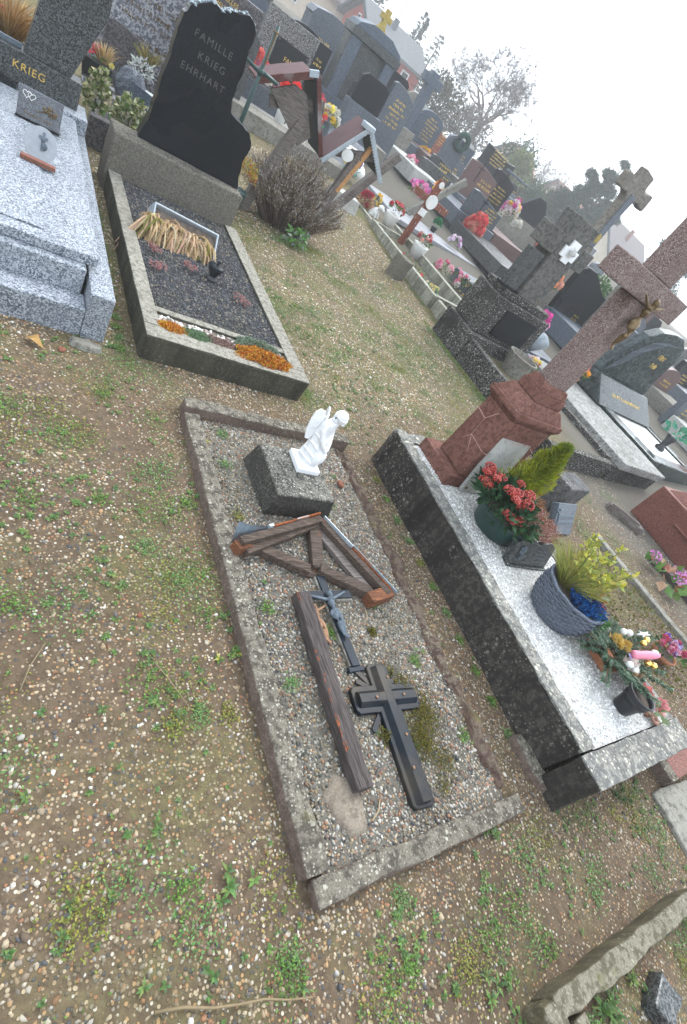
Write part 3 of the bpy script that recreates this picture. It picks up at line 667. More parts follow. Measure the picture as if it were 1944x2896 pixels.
# ------------------------------------------------------------ a crucified figure, feet at z=0, head near z=1, facing -y
def christ(name, mat, parent, s, loc, rot, arms=(1, 1), vox=.016):
    mb = MB(); m_ = Matrix.Scale(s, 4)
    def T(p, r, n=10): mb.tube([m_ @ V(*q) for q in p], [x * s for x in r], n)
    T([(0, .0, .52), (0, -.02, .58), (.006, -.02, .66), (0, -.015, .74), (0, -.015, .80), (0, -.025, .84)], [.066, .06, .055, .075, .08, .04], 14)
    mb.ball(m_ @ V(.028, -.05, .90), [.045 * s, .05 * s, .062 * s], n=14, m=10)
    mb.ball(m_ @ V(.03, -.095, .895), [.012 * s] * 3, n=6, m=5); mb.ball(m_ @ V(.03, -.075, .85), [.03 * s, .03 * s, .04 * s], n=8, m=6)
    mb.ball(m_ @ V(.028, -.025, .915), [.055 * s, .05 * s, .062 * s], n=12, m=8)
    for k, sg in enumerate((-1, 1)):
        if arms[k]:
            T([(sg * .07, -.01, .80), (sg * .16, -.015, .83), (sg * .26, -.02, .86), (sg * .36, -.015, .90), (sg * .40, -.015, .915)], [.036, .032, .028, .021, .017])
            for q in range(5): T([(sg * (.395 + .002 * q), -.014, .915 + (q - 2) * .007), (sg * (.435 + .006 * (2 - abs(q - 2))), -.022, .925 + (q - 2) * .015)], [.0085, .006], 6)
        T([(sg * .04, .0, .54), (sg * .05 - .02, -.06, .40), (sg * .042 - .03, -.085, .29), (sg * .034 - .02, -.04, .17), (sg * .025 - .01, -.02, .07), (sg * .02, -.045, .02), (sg * .02, -.07, -.02)], [.058, .052, .043, .037, .025, .024, .016])
    for a in range(12):
        an = R(a * 30); T([(.078 * math.cos(an), -.005 + .066 * math.sin(an), .565), (.085 * math.cos(an), -.015 + .078 * math.sin(an), .50), (.075 * math.cos(an) - .02, -.03 + .085 * math.sin(an), .43)], [.016, .018, .012], 6)
    T([(-.07, -.02, .56), (-.11, -.02, .50), (-.115, -.02, .40)], [.03, .035, .012])
    o = mb.build(name, mat, parent, smooth=True, loc=loc, rot=rot)
    r_ = o.modifiers.new('remesh', 'REMESH'); r_.mode = 'VOXEL'; r_.voxel_size = vox * s; r_.use_smooth_shade = True
    return o
t = thing('crucifix', 'slim slate-coloured crucifix with grey cast figure lying on the pebbles', 'crucifix', (1.41, .63, .028), R(1.5))
mb = MB(); mb.rbox((-.030, .02, -.01), (.030, .45, .012), .03, .002); mb.rbox((-.125, .325, -.01), (.135, .378, .012), .03, .002); mb.build('backing', M_['conc'], t)
mb = MB(); mb.box((-.021, .015, .013), (.021, .45, .021)); mb.build('shaft', M_['slate'], t, bevel=.0015)
mb = MB(); mb.box((-.125, .332, .0135), (-.0215, .372, .0215)); mb.box((.0215, .332, .0135), (.132, .372, .0215)); mb.build('crossbar', M_['slate'], t, bevel=.0015)
mb = MB(); mb.box((-.04, -.006, -.01), (.04, .016, .014)); mb.build('foot', M_['slate'], t, bevel=.002)
christ('figure', M_['greymetal'], t, .235, (0, .135, .026), (R(-90), 0, R(3)), vox=.012)
t = thing('broken_figurine', 'small rusty brown crucified figure with one arm missing on the pebbles by the beam', 'figurine', (1.322, .755, .033), R(6))
christ('figure', M_['oldrust'], t, .19, (0, 0, .004), (R(-90), R(0), 0), (0, 1), vox=.014)

t = thing('black_cross', 'black painted cross with raised moulding and rays lying on moss and pebbles', 'cross', (1.478, .095, .024), R(-3.6))
def crossboard(mb, w_, e, z0, z1, L0=0, L1=.55, ax=.405, aw=.17):
    mb.prism([(-w_ + e, -z0), (w_ - e, -z0)] and [(-w_ + e, L0), (w_ - e, L0), (w_, L0 + e), (w_, ax - w_), (aw - e, ax - w_), (aw, ax - w_ + e), (aw, ax + w_ - e), (aw - e, ax + w_), (w_, ax + w_), (w_, L1 - e), (w_ - e, L1), (-w_ + e, L1), (-w_, L1 - e), (-w_, ax + w_), (-aw + e, ax + w_), (-aw, ax + w_ - e), (-aw, ax - w_ + e), (-aw + e, ax - w_), (-w_, ax - w_), (-w_, L0 + e)], z1, z0, M=Matrix(((1, 0, 0, 0), (0, 0, 1, 0), (0, 1, 0, 0), (0, 0, 0, 1))))
mb = MB(); crossboard(mb, .055, .016, 0, .022); mb.build('board', M_['ironblack'], t, bevel=.003)
mb = MB()
def ridge(p0, p1, w_, h_):
    M, L = barM(p0, p1); pf = [(-w_, 0), (-w_ * .52, h_), (w_ * .52, h_), (w_, 0)]
    n = len(pf); a = [M @ V(0, y, z) for y, z in pf]; b = [M @ V(L, y, z) for y, z in pf]
    mb.add(a + b, [(i, i + 1, n + i + 1, n + i) for i in range(n - 1)] + [tuple(range(n - 1, -1, -1)), tuple(range(n, 2 * n))])
ridge((0, .015, .0221), (0, .535, .0221), .037, .020); ridge((-.15, .405, .0221), (-.012, .405, .0221), .033, .019); ridge((.012, .405, .0222), (.15, .405, .0222), .033, .019)
mb.build('moulding', M_['ironblack'], t, bevel=.0015)
for sx in (-1, 1):
    for sy in (-1, 1):
        if (sx, sy) == (1, -1): continue
        mb = MB()
        for a in ((30, 52) if (sx, sy) == (-1, 1) else (48,)):
            dx, dy = sx * math.cos(R(a)), sy * math.sin(R(a)); L = .118 if a > 40 else .10
            px, py = -dy, dx
            c0 = (sx * .03, .405 + sy * .03)
            P = [(c0[0] + dx * .01 + px * .008, c0[1] + dy * .01 + py * .008), (c0[0] + dx * L + px * .011, c0[1] + dy * L + py * .011), (c0[0] + dx * (L + .006), c0[1] + dy * (L + .006)), (c0[0] + dx * L - px * .011, c0[1] + dy * L - py * .011), (c0[0] + dx * .01 - px * .008, c0[1] + dy * .01 - py * .008)]
            mb.add([V(x, y, .006) for x, y in P] + [V(x, y, .013) for x, y in P], [(4, 3, 2, 1, 0), (5, 6, 7, 8, 9)] + [(i, (i + 1) % 5, 5 + (i + 1) % 5, 5 + i) for i in range(5)])
        mb.build('rays', M_['ironblack'], t)
mb = MB()
for x, y in ((-.07, .402), (.075, .405), (.012, .25), (-.01, .13), (.02, .48)): mb.ball((x, y, .045), (.0055, .006, .003), n=8, m=5, jit=.2)
mb.build('rusty_nails', M_['oldrust'], t)

# moss, lump, fragments
mb = MB()
for cx, cy, s_, n in ((1.67, .42, .085, 1500), (1.61, .31, .065, 1000), (1.62, .55, .06, 420), (1.44, .365, .03, 420), (1.68, .22, .05, 300), (1.585, .80, .018, 220), (1.62, .14, .035, 120), (1.58, .60, .04, 200)):
    for k in range(n):
        x, y = rnd.gauss(cx, s_ * .6), rnd.gauss(cy, s_ * .6); h_ = max(.006, .030 * (1 - math.hypot(x - cx, y - cy) / (s_ * 2)))
        p = V(x, y, .022 + rnd.uniform(0, h_)); mb.leaf(p, rdir(.2), rdir(), rnd.uniform(.006, .012), rnd.uniform(.004, .007), pick([(.16, .14, .02), (.11, .11, .02), (.22, .19, .03), (.09, .10, .02), (.18, .13, .03)]))
o = mb.build('moss', M_['leaf']); tag(o, 'olive and yellow moss growing round the black cross', None, kind='stuff')
mb = MB(); vs, fs = [], []; nr_, na = 7, 40
for i in range(nr_):
    for k in range(na):
        a = 6.2832 * k / na; q = i / (nr_ - 1); rr = (.072 if math.sin(a) > 0 else .066) * (1 + .22 * noise.noise(V(math.cos(a) * 1.6, math.sin(a) * 1.6, 3)) + .07 * noise.noise(V(math.cos(a) * 6, math.sin(a) * 6, 7))) * (1.18 - .18 * q if i == 0 else 1 - .98 * (i - 1) / (nr_ - 2) if i > 0 else 1)
        zz = -.012 if i == 0 else (.010 + .004 * noise.noise(V(rr * math.cos(a) * 60, rr * math.sin(a) * 60, 1)) + .004 * noise.noise(V(rr * math.cos(a) * 22, rr * math.sin(a) * 22, 5))) * (1 if i > 1 else .55)
        vs.append(V(rr * math.cos(a) * .95, rr * math.sin(a) * 1.2, zz))
for i in range(nr_ - 1):
    for k in range(na): fs.append((i * na + k, i * na + (k + 1) % na, (i + 1) * na + (k + 1) % na, (i + 1) * na + k))
fs.append(tuple(range((nr_ - 1) * na, nr_ * na))); mb.add(vs, fs)
o = mb.build('concrete_lump', M_['greyconc'], loc=(1.165, .185, .028), rot=(0, 0, .2), smooth=True)
o.data.materials[0] = stone('crumbled_mortar', (.27, .23, .18), (.17, .14, .11), (.34, .3, .24), stain=.3, lich=.1, mossy=0)
tag(o, 'rounded tan lump of old mortar at the foot of the wooden beam', 'mortar lump')
def shard(name, x, y, z, a, mat, label, cat, rz=0, grp=None):
    mb = MB(); n = 6; poly = [(a[0] * (1 + rnd.uniform(-.2, .2)) * math.cos(i_ * 6.283 / n + .3), a[1] * (1 + rnd.uniform(-.2, .2)) * math.sin(i_ * 6.283 / n + .3)) for i_ in range(n)]
    mb.add([V(p[0], p[1], 0) for p in poly] + [V(p[0] * .85, p[1] * .85, a[2]) for p in poly], [tuple(range(n - 1, -1, -1)), tuple(range(n, 2 * n))] + [(i_, (i_ + 1) % n, n + (i_ + 1) % n, n + i_) for i_ in range(n)])
    o = mb.build(name, mat, loc=(x, y, z), rot=(rnd.uniform(-.1, .1), rnd.uniform(-.1, .1), rz), bevel=.002); tag(o, label, cat, grp); return o
shard('brick_chip', 1.80, 1.72, .03, (.022, .028, .012), M_['brick'], 'orange brick chip on the pebbles just right of the angel block', 'brick chip', .2)
shard('brick_chip', .60, .93, .002, (.016, .011, .007), M_['brick'], 'pinkish brick chip on bare earth left of the low kerb', 'brick chip', .5)
shard('brick_chip', .42, 2.36, .006, (.026, .016, .007), M_['brick'], 'flat red brick chip in front of the grey granite tomb', 'brick chip', 1)
shard('brick_chip', 4.25, 3.1, .006, (.05, .03, .012), M_['brick'], 'small pink chip on the gravel beside the white-spotted kerb', 'brick chip', 1)
shard('flat_stone', .53, 2.44, .0, (.085, .05, .025), M_['greyconc'], 'flat tan stone at the corner of the grey granite tomb', 'stone', .1)
shard('dark_cobble', .02, .1, .0, (.03, .025, .02), M_['slate'], 'smooth bluish dark cobble at the bottom left edge', 'stone', .1)
def dleaf(x, y, z, L, W, col, label, cat='leaf', rz=0):
    mb = MB(); mb.leaf(V(0, 0, .006), V(math.cos(rz), math.sin(rz), .15), V(0, 0, 1), L, W, col, .6); o = mb.build('dead_leaf', M_['dry'], loc=(x, y, z)); tag(o, label, cat); return o
dleaf(.27, 2.38, gh(.27, 2.38), .09, .06, (.42, .26, .10), 'curled tan dead leaf in front of the grey granite tomb', rz=-.6)
def twig(pts, r, col, label, name='twig'):
    mb = MB(); mb.tube(pts, [r * (1 - .5 * i_ / len(pts)) for i_ in range(len(pts))], 6, col); o = mb.build(name, M_['dry'], smooth=True); tag(o, label, 'twig')
twig([(.50 + .065 * i_, -.085 - .02 * i_ + .004 * math.sin(i_ * 2), gh(.5 + .065 * i_, -.1) + .012) for i_ in range(7)], .0038, (.26, .20, .12), 'long straw-coloured twig lying across the gravel at the bottom')
twig([(.245, .70, gh(.245, .7) + .012), (.27, .77, gh(.27, .77) + .014), (.31, .84, gh(.31, .84) + .01)], .0022, (.26, .21, .13), 'short dry stalk lying on the pebbly earth left of the kerb')
twig([(.62, .75, gh(.62, .75) + .01), (.66, .68, gh(.66, .68) + .012), (.71, .58, gh(.71, .6) + .01)], .0022, (.28, .22, .14), 'second dry stalk nearer the low kerb on bare earth')
twig([(1.24, .115, .035), (1.275, .135, .04), (1.30, .165, .035)], .003, (.45, .36, .22), 'short straw on the pebbles beside the mortar lump')
twig([(1.60, .93, .03), (1.58, .87, .045), (1.55, .83, .03)], .0025, (.4, .3, .2), 'thin dry stem below the rusty end of the gable')
# ------------------------------------------------------------ plant helpers
def clump(mb, c, r, n, L, W, pal, out=.6, zmin=-.2):
    """leaves through the volume of an ellipsoid, mostly turned outward"""
    for k in range(n):
        d = rdir(zmin); rr = rnd.uniform(.35, 1) ** .6
        p = V(c[0] + d.x * r[0] * rr, c[1] + d.y * r[1] * rr, c[2] + d.z * r[2] * rr)
        e = (d * out + rdir() * (1 - out)).normalized()
        mb.leaf(p, e, rdir(), L * rnd.uniform(.6, 1.2), W * rnd.uniform(.7, 1.2), pick(pal))
def tuft(mb, c, r, n, L, W, pal, spread=.5, droop=.3, lean=(0, 0)):
    for k in range(n):
        a = rnd.uniform(0, 6.283); q = rnd.uniform(0, 1) ** .5
        p = V(c[0] + r * q * math.cos(a), c[1] + r * q * math.sin(a), c[2])
        d = V(math.cos(a) * q * spread + rnd.gauss(0, .1) + lean[0], math.sin(a) * q * spread + rnd.gauss(0, .1) + lean[1], 1)
        mb.blade(p, d, L * rnd.uniform(.6, 1.1), W, pick(pal), droop)
def rose(mb, c, r, pal, d=V(0, 0, 1)):
    d = Vector(d).normalized(); x = d.cross(V(.2, .5, .7)).normalized(); y = d.cross(x); c = Vector(c)
    for ring, (m_, rr, tilt, Lp) in enumerate(((5, .62, .25, .75), (5, .42, .7, .7), (4, .22, 1.5, .6), (3, .08, 3, .5))):
        for k in range(m_):
            a = k * 6.283 / m_ + ring * .7 + rnd.uniform(-.15, .15); o = (x * math.cos(a) + y * math.sin(a))
            mb.leaf(c + o * r * rr * .35 + d * r * .12 * ring, o + d * tilt, d, r * Lp, r * .85, pick(pal, .14), -.5)
def daisyball(mb, c, r, n, pal, pr=.25):
    for k in range(n):
        d = rdir(-.3); p = V(c[0] + d.x * r, c[1] + d.y * r, c[2] + d.z * r); mb.leaf(p, (d + rdir() * .7).normalized(), d, r * pr * 2, r * pr * 1.6, pick(pal))
def heather(mb, base, d, L, pal, wv=.006, n=14):
    d = Vector(d).normalized(); base = Vector(base)
    for k in range(n):
        u = .15 + .85 * k / n; p = base + d * L * u + V(0, 0, -.12 * L * u * u)
        for q in range(2):
            e = (d * .7 + rdir() * .8).normalized(); mb.leaf(p, e, rdir(), wv * 2.4 * rnd.uniform(.7, 1.2), wv * 1.3, pick(pal))
GREEN = [(.06, .13, .035), (.09, .18, .05), (.045, .10, .03), (.12, .22, .06)]

# ------------------------------------------------------------ tall white-gravel grave
M_['wgside'] = stone('soot_black_kerb_pale_top', (.095, .085, .075), (.04, .036, .032), (.52, .50, .44), stain=.75, lich=.5, mossy=0, drip=True, lscale=.75, slich=.4)
M_['wgtop'] = stone('patchy_lichen_kerb_top', (.30, .295, .265), (.13, .13, .125), (.56, .54, .45), stain=.7, lich=.85, mossy=.05, lscale=.55)
t = thing('grave_surround', 'tall soot-black kerb with lichened top around white marble gravel and the red stone cross', 'grave surround')
def kerb2(a, b, seed, name='kerb', cap=.012):
    k_ = kerb(t, a, (b[0], b[1], b[2] - cap), M_['wgside'], seed, .05, .004, .006, name)
    mb = MB(); mb.rbox((a[0] - .002, a[1] - .002, b[2] - cap), (b[0] + .002, b[1] + .002, b[2]), .045, .003, seed=seed + 3, chip=.006); mb.build('kerb_top', M_['wgtop'], k_, bevel=.004)
kerb2((2.225, .066, -.05), (2.325, 2.06, .272), 11); kerb2((2.20, -.085, -.05), (3.24, .055, .272), 12)
kerb2((2.328, 1.965, -.05), (3.12, 2.06, .262), 13); kerb2((3.125, .058, -.05), (3.225, 2.06, .262), 14)
shard('concrete_fragment', 2.20, .13, -.005, (.05, .15, .05), M_['kerb'], 'flat grey concrete fragment leaning at the foot of the tall black kerb', 'concrete piece', .12)

t = thing('stone_cross', 'red terrazzo grave cross with bronze figure rising from a cracked red pedestal', 'stone cross', (2.69, 1.76, .25))
mb = MB(); mb.rbox((-.30, -.14, 0), (.36, .20, .085), .06, .003); mb.build('step', M_['redstone'], t, bevel=.008)
mb = MB(); mb.frustum((0, 0), .0855, .53, (.43, .265), (.40, .245)); mb.build('pedestal', M_['redstone'], t, bevel=.012)
mb = MB(); mb.frustum((0, 0), .53, .565, (.40, .245), (.47, .29)); mb.frustum((0, 0), .5652, .60, (.47, .29), (.46, .28)); mb.frustum((0, 0), .6003, .67, (.44, .26), (.30, .2)); mb.build('cap', M_['redstone'], t, bevel=.006)
mb = MB(); mb.frustum((0, .0), .6705, .73, (.26, .19), (.25, .185)); mb.frustum((0, 0), .7302, .78, (.235, .175), (.19, .145)); mb.build('socket', M_['redstone'], t, bevel=.006)
mb = MB(); mb.rbox((-.08, -.06, .775), (.08, .06, 1.334), .05, .002); mb.rbox((-.08, -.06, 1.453), (.08, .06, 1.75), .05, .002, seed=4); mb.build('shaft', M_['crossred'], t, bevel=.008)
mb = MB(); mb.rbox((-.325, -.068, 1.335), (.325, .068, 1.452), .05, .002, seed=3); mb.build('crossbar', M_['crossred'], t, bevel=.006)
fx = christ('figure', M_['bronze'], t, .30, (.01, -.092, 1.10), (0, 0, R(4)))
mb = MB(); mb.ball((.03, -.068, 1.63), (.012, .006, .012)); mb.build('bolt', M_['ironblack'], t)
# painted mortar joints of the pedestal: a crazy-paving pattern cut in its left side and front
mb = MB()
for pl in ([(-.2085, .11, .13), (-.2068, .02, .30), (-.2065, -.12, .29)], [(-.2068, .02, .30), (-.2045, .03, .42), (-.204, -.02, .50)], [(-.2072, .02, .30), (-.2085, -.06, .20), (-.2095, -.125, .14)], [(-.2045, .03, .42), (-.2045, .12, .43)]):
    mb.tube([V(*p) for p in pl], .0028, 5)
for pl in ([(-.2, -.1285, .29), (-.09, -.129, .27), (-.05, -.1265, .40), (.1, -.126, .42), (.2, -.1265, .38)], [(-.09, -.129, .27), (-.03, -.131, .14)]): mb.tube([V(*p) for p in pl], .0028, 5)
mb.build('joint', plain('pale_mortar_joint', (.42, .27, .22), .9, .2), t)

t = thing('marble_plaque', 'stained white marble plaque with clipped corners leaning on the red pedestal', 'plaque', (2.68, 1.585, .262), rot=(R(-7), 0, 0))
mb = MB(); mb.prism([(-.15, 0), (.15, 0), (.15, .46), (.11, .52), (-.06, .52), (-.15, .50)], 0, .025); mb.build('slab', M_['marble'], t, bevel=.004)
mb = MB(); mb.ball((.02, -.002, .48), (.012, .006, .012)); mb.ball((-.12, -.002, .03), (.012, .006, .012)); mb.build('screw', M_['bronze'], t)

def pot(name, label, cat, loc, prof, mat, n=28, sx=1, sy=1, group=None, rz=0, inner=.85):
    t = thing(name, label, cat, loc, rz, group)
    r, z = prof[-1]
    mb = MB(); mb.lathe(prof + [(r * .9, z), (r * .86, z - .02), (r * .84, z * .55)], n, sx=sx, sy=sy); mb.build('pot', mat, t, smooth=True)
    mb = MB(); mb.lathe([(r * .84, z * .82), (r * .01, z * .84)], n, sx=sx, sy=sy, caps=False); mb.build('soil', M_['bark'], t)
    return t
t = pot('planter', 'round dark green planter of red berry heads, pink heather and a yellow conifer', 'planter', (2.62, 1.30, .262), [(.13, 0), (.145, .01), (.17, .09), (.19, .135), (.195, .145)], M_['plasticgreen'])
mb = MB()
for k in range(25):
    a = rnd.uniform(0, 6.28); q = rnd.uniform(.1, 1) ** .6; c = V(-.11 + .16 * q * math.cos(a), .02 + .21 * q * math.sin(a), .26 + .05 * (1 - q) + rnd.uniform(-.05, .04))
    rr = rnd.uniform(.024, .038)
    for j in range(150):
        d = rdir(-.35); mb.ball(c + V(d.x * rr, d.y * rr, d.z * rr * .75), rnd.uniform(.0034, .0048), pick([(.30, .02, .02), (.42, .04, .03), (.22, .014, .016), (.50, .08, .045)]), 5, 4)
mb.build('berry_heads', M_['gloss'], t, smooth=True)
mb = MB(); clump(mb, (-.10, .0, .19), (.19, .22, .10), 560, .07, .028, [(.015, .05, .022), (.025, .075, .03), (.04, .10, .04)]); mb.build('leaves', M_['leaf'], t)
mb = MB()
for k in range(520):
    a = rnd.uniform(0, 6.28); q = rnd.uniform(0, 1) ** .5; heather(mb, (.09 + .11 * q * math.cos(a), -.08 + .10 * q * math.sin(a), .13), (math.cos(a) * q * .8 + .15, math.sin(a) * q * .8 - .15, 1), rnd.uniform(.09, .17), [(.34, .17, .13), (.42, .24, .19), (.27, .13, .10), (.47, .32, .26)], .005, 12)
mb.build('heather', M_['dry'], t)
mb = MB(); clump(mb, (.19, -.06, .16), (.07, .12, .06), 110, .032, .015, [(.35, .05, .03), (.25, .07, .03), (.12, .14, .05), (.5, .12, .05)]); clump(mb, (.18, .06, .22), (.07, .08, .07), 160, .04, .006, [(.3, .13, .05), (.36, .2, .09)]); mb.build('red_leaves', M_['leaf'], t)
mb = MB()
for k in range(9000):
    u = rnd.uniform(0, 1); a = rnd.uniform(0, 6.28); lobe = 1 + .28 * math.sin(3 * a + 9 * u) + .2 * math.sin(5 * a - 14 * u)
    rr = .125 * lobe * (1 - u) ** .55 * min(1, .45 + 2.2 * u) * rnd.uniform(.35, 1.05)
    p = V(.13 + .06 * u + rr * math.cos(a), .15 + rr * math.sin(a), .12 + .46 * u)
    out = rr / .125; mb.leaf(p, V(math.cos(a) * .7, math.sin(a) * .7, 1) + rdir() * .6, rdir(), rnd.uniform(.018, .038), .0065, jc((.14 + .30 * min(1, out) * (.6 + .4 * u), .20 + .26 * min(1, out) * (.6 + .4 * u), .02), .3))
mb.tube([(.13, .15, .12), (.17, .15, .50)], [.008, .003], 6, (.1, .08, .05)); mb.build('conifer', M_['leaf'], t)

# plaques and pots on the white gravel
t = thing('book_plaque', 'dark grey open-book plaque with a cast flower on the white gravel', 'plaque', (2.725, 1.035, .262), R(-3), rot=(R(-20), 0, R(-3)))
mb = MB()
pf = [(-.19, 0), (.19, 0), (.19, .125), (.165, .155), (.12, .165), (.07, .155), (.03, .14), (0, .15), (-.03, .165), (-.08, .175), (-.13, .165), (-.19, .135)]
mb.prism(pf, 0, .04); mb.build('book', M_['granited'], t, bevel=.004)
mb = MB(); mb.rbox((-.20, -.02, -.012), (.20, .08, -.0005), .05, .001); mb.build('base', M_['granited'], t, bevel=.003)
mb = MB()
for k in range(5): a = k * 1.256; mb.ball((-.11 + .018 * math.cos(a), -.006, .095 + .018 * math.sin(a)), (.013, .006, .013), n=8, m=5)
mb.ball((-.11, -.01, .095), (.009, .007, .009), n=8, m=5); mb.tube([(-.11, -.003, .08), (-.12, -.004, .05), (-.105, -.004, .02)], .0025, 6)
for k in range(6): mb.leaf(V(-.115 + .006 * k, -.006, .03 + .006 * k), V(1 if k % 2 else -1, 0, .4), V(0, -1, 0), .03, .012, (1, 1, 1))
mb.build('cast_flower', M_['greymetal'], t, smooth=True)
mb = MB()
for k in range(4): 
    x = .03
    for j in range(7):
        L = rnd.uniform(.008, .02)
        if x + L < .15: mb.box((x, -.0012, .10 - .024 * k), (x + L, 0.0, .108 - .024 * k)); x += L + .005
mb.build('lettering', M_['greymetal'], t)

t = thing('wicker_basket', 'blue grey round wicker basket with grass, yellow shrub, blue and orange flowers', 'basket', (2.69, .73, .257), 0)
prof = [(.135, 0), (.165, .05), (.178, .10), (.182, .15), (.178, .19)]
mb = MB(); mb.lathe([(r * .96, z) for r, z in prof] + [(.155, .19), (.15, .12)], 32); mb.build('basket_lining', M_['darkwood'], t, smooth=True)
mb = MB()
for j in range(15):                                                  # woven rows: each strand runs over and under the uprights
    z = .006 + j * .0125; i = min(3, int(z / .0475)); f = (z - prof[i][1]) / (prof[i + 1][1] - prof[i][1]); r0 = prof[i][0] + (prof[i + 1][0] - prof[i][0]) * f
    mb.tube([((r0 + .0045 * math.sin(k * math.pi / 2 + j * math.pi + .8)) * math.cos(k * 6.283 / 64), (r0 + .0045 * math.sin(k * math.pi / 2 + j * math.pi + .8)) * math.sin(k * 6.283 / 64), z + .0012 * math.sin(k * 1.1 + j)) for k in range(65)], .0064, 6)
mb.build('weave', M_['basket'], t, smooth=True)
mb = MB(); mb.tube([(.182 * math.cos(k * .1309), .182 * math.sin(k * .1309), .192 + .003 * math.sin(k * 1.3)) for k in range(49)], .009, 8); mb.build('rim', M_['basket'], t, smooth=True)
mb = MB(); mb.lathe([(.16, .15), (.001, .155)], 24, caps=False); mb.build('soil', M_['bark'], t)
mb = MB(); tuft(mb, (.02, .08, .15), .06, 900, .26, .0034, [(.30, .33, .07), (.38, .36, .10), (.20, .27, .06), (.42, .34, .13)], 1.0, .3, (.15, .1)); mb.build('grass', M_['leaf'], t)
mb = MB()
for k in range(20):
    a = rnd.uniform(0, 6.28); b = V(.07 + .06 * math.cos(a), .06 + .06 * math.sin(a), .15); e = b + V(.08 * math.cos(a) + .08, .08 * math.sin(a) + .03, rnd.uniform(.16, .27))
    mb.tube([b, (b + e) / 2 + V(0, 0, .02), e], .0022, 5, (.2, .22, .08))
    for j in range(17):
        u = rnd.uniform(.4, 1.0); mb.leaf(b.lerp(e, u), rdir(-.1), rdir(), rnd.uniform(.035, .055), rnd.uniform(.018, .026), pick([(.50, .46, .06), (.56, .52, .14), (.42, .44, .10), (.32, .38, .09)]))
mb.build('yellow_shrub', M_['leaf'], t)
mb = MB()
for k in range(170):
    a = rnd.uniform(0, 6.28); q = rnd.uniform(0, 1) ** .5; heather(mb, (.0 + .075 * q * math.cos(a), -.07 + .06 * q * math.sin(a), .15), (math.cos(a) * q * .8 + .1, math.sin(a) * q * .8, 1), rnd.uniform(.07, .11), [(.01, .06, .22), (.015, .09, .30), (.01, .04, .14), (.02, .12, .34)], .005, 12)
mb.build('blue_heather', M_['dry'], t)
mb = MB(); clump(mb, (.11, -.02, .19), (.06, .07, .035), 46, .05, .035, [(.45, .10, .04), (.36, .08, .03), (.50, .17, .06), (.30, .42, .36)]); clump(mb, (.04, -.15, .17), (.08, .05, .03), 60, .035, .022, [(.05, .13, .04), (.08, .17, .06)]); mb.build('ivy_leaves', M_['leaf'], t)
mb = MB(); clump(mb, (.17, -.03, .16), (.08, .08, .05), 120, .035, .008, [(.50, .38, .22), (.42, .30, .16), (.55, .45, .28)]); mb.build('dry_foliage', M_['dry'], t)

t = thing('fir_arrangement', 'fir branch arrangement with pink candle, gold balls, cones and ribbon on white gravel', 'arrangement', (2.90, .44, .258), 0)
mb = MB(); mb.frustum((-.02, 0), 0, .05, (.16, .16), (.20, .20)); mb.build('terracotta_tray', M_['terracotta'], t, bevel=.006)
mb = MB()
for k in range(38):
    a = k * 6.283 / 38 * 1.0 + rnd.uniform(-.2, .2); L = rnd.uniform(.16, .33); el = rnd.uniform(.02, .65)
    d = V(math.cos(a), math.sin(a), el); b = V(.03 * math.cos(a), .03 * math.sin(a), .05)
    mb.tube([b, b + d * L * .5, b + d * L - V(0, 0, .03)], [.004, .003, .0015], 5, (.13, .09, .05))
    for j in range(260):
        u = rnd.uniform(.05, 1); p = b + d * L * u - V(0, 0, .03 * u * u); sd_ = V(-math.sin(a), math.cos(a), 0) * rnd.choice((-1, 1))
        mb.leaf(p, sd_ * .9 + d * .55 + rdir() * .35, V(0, 0, 1), rnd.uniform(.022, .040), .0068, pick([(.05, .11, .05), (.035, .08, .04), (.09, .16, .10), (.18, .26, .20)]))
mb.build('fir_branches', M_['leaf'], t)
mb = MB(); mb.lathe([(.022, 0), (.024, .01), (.021, .05), (.023, .08), (.02, .12), (.012, .145), (.004, .15)], 16, M=Matrix.Translation((.0, -.06, .15)) @ Matrix.Rotation(R(60), 4, 'Y') @ Matrix.Rotation(R(20), 4, 'X')); mb.build('pink_candle', plain('pink_wax', (.72, .24, .33), .5, .4, .08), t, smooth=True)
for x, y, z in ((.14, -.02, .18), (.165, -.01, .195), (.08, -.12, .16), (.11, -.14, .165)): mb = MB(); mb.ball((x, y, z), .018, n=14, m=10); mb.build('gold_ball', M_['metalgold'], t, smooth=True)
for x, y, z in ((.09, .05, .17), (.06, .065, .16), (-.05, -.10, .13), (-.01, -.13, .12)): mb = MB(); mb.ball((x, y, z), .019, n=12, m=8); mb.build('white_ball', M_['whitepaint'], t, smooth=True)
mb = MB(); mb.lathe([(.008, 0), (.009, .03), (.024, .035), (.02, .045), (.008, .055)], 14, (.22, -.08, .13)); mb.build('white_mushroom', M_['whitepaint'], t, smooth=True)
mb = MB()
for x, y in ((.06, -.15), (.01, -.16), (-.03, -.15)):
    for j in range(9):
        for k in range(7): a = k * .9 + j * .4; r_ = .018 * (1 - j / 11); mb.leaf(V(x + .4 * r_ * math.cos(a), y + .4 * r_ * math.sin(a), .09 + j * .005), V(math.cos(a), math.sin(a), .5), V(0, 0, 1), r_ * .9, r_ * .8, pick([(.28, .17, .09), (.38, .26, .15)]))
mb.build('fir_cones', M_['dry'], t)
mb = MB()
for c in ((-.03, .02, .13), (.03, .0, .13), (.0, .04, .12)): rose(mb, c, .05, [(.60, .42, .12), (.5, .33, .08)], (rnd.uniform(-.3, .3), rnd.uniform(-.3, .3), 1))
mb.build('gold_ribbon', M_['petal'], t)
mb = MB(); rose(mb, (-.005, -.10, .11), .06, [(.75, .68, .62), (.66, .58, .52)]); mb.build('cream_flower', M_['petal'], t)
mb = MB()
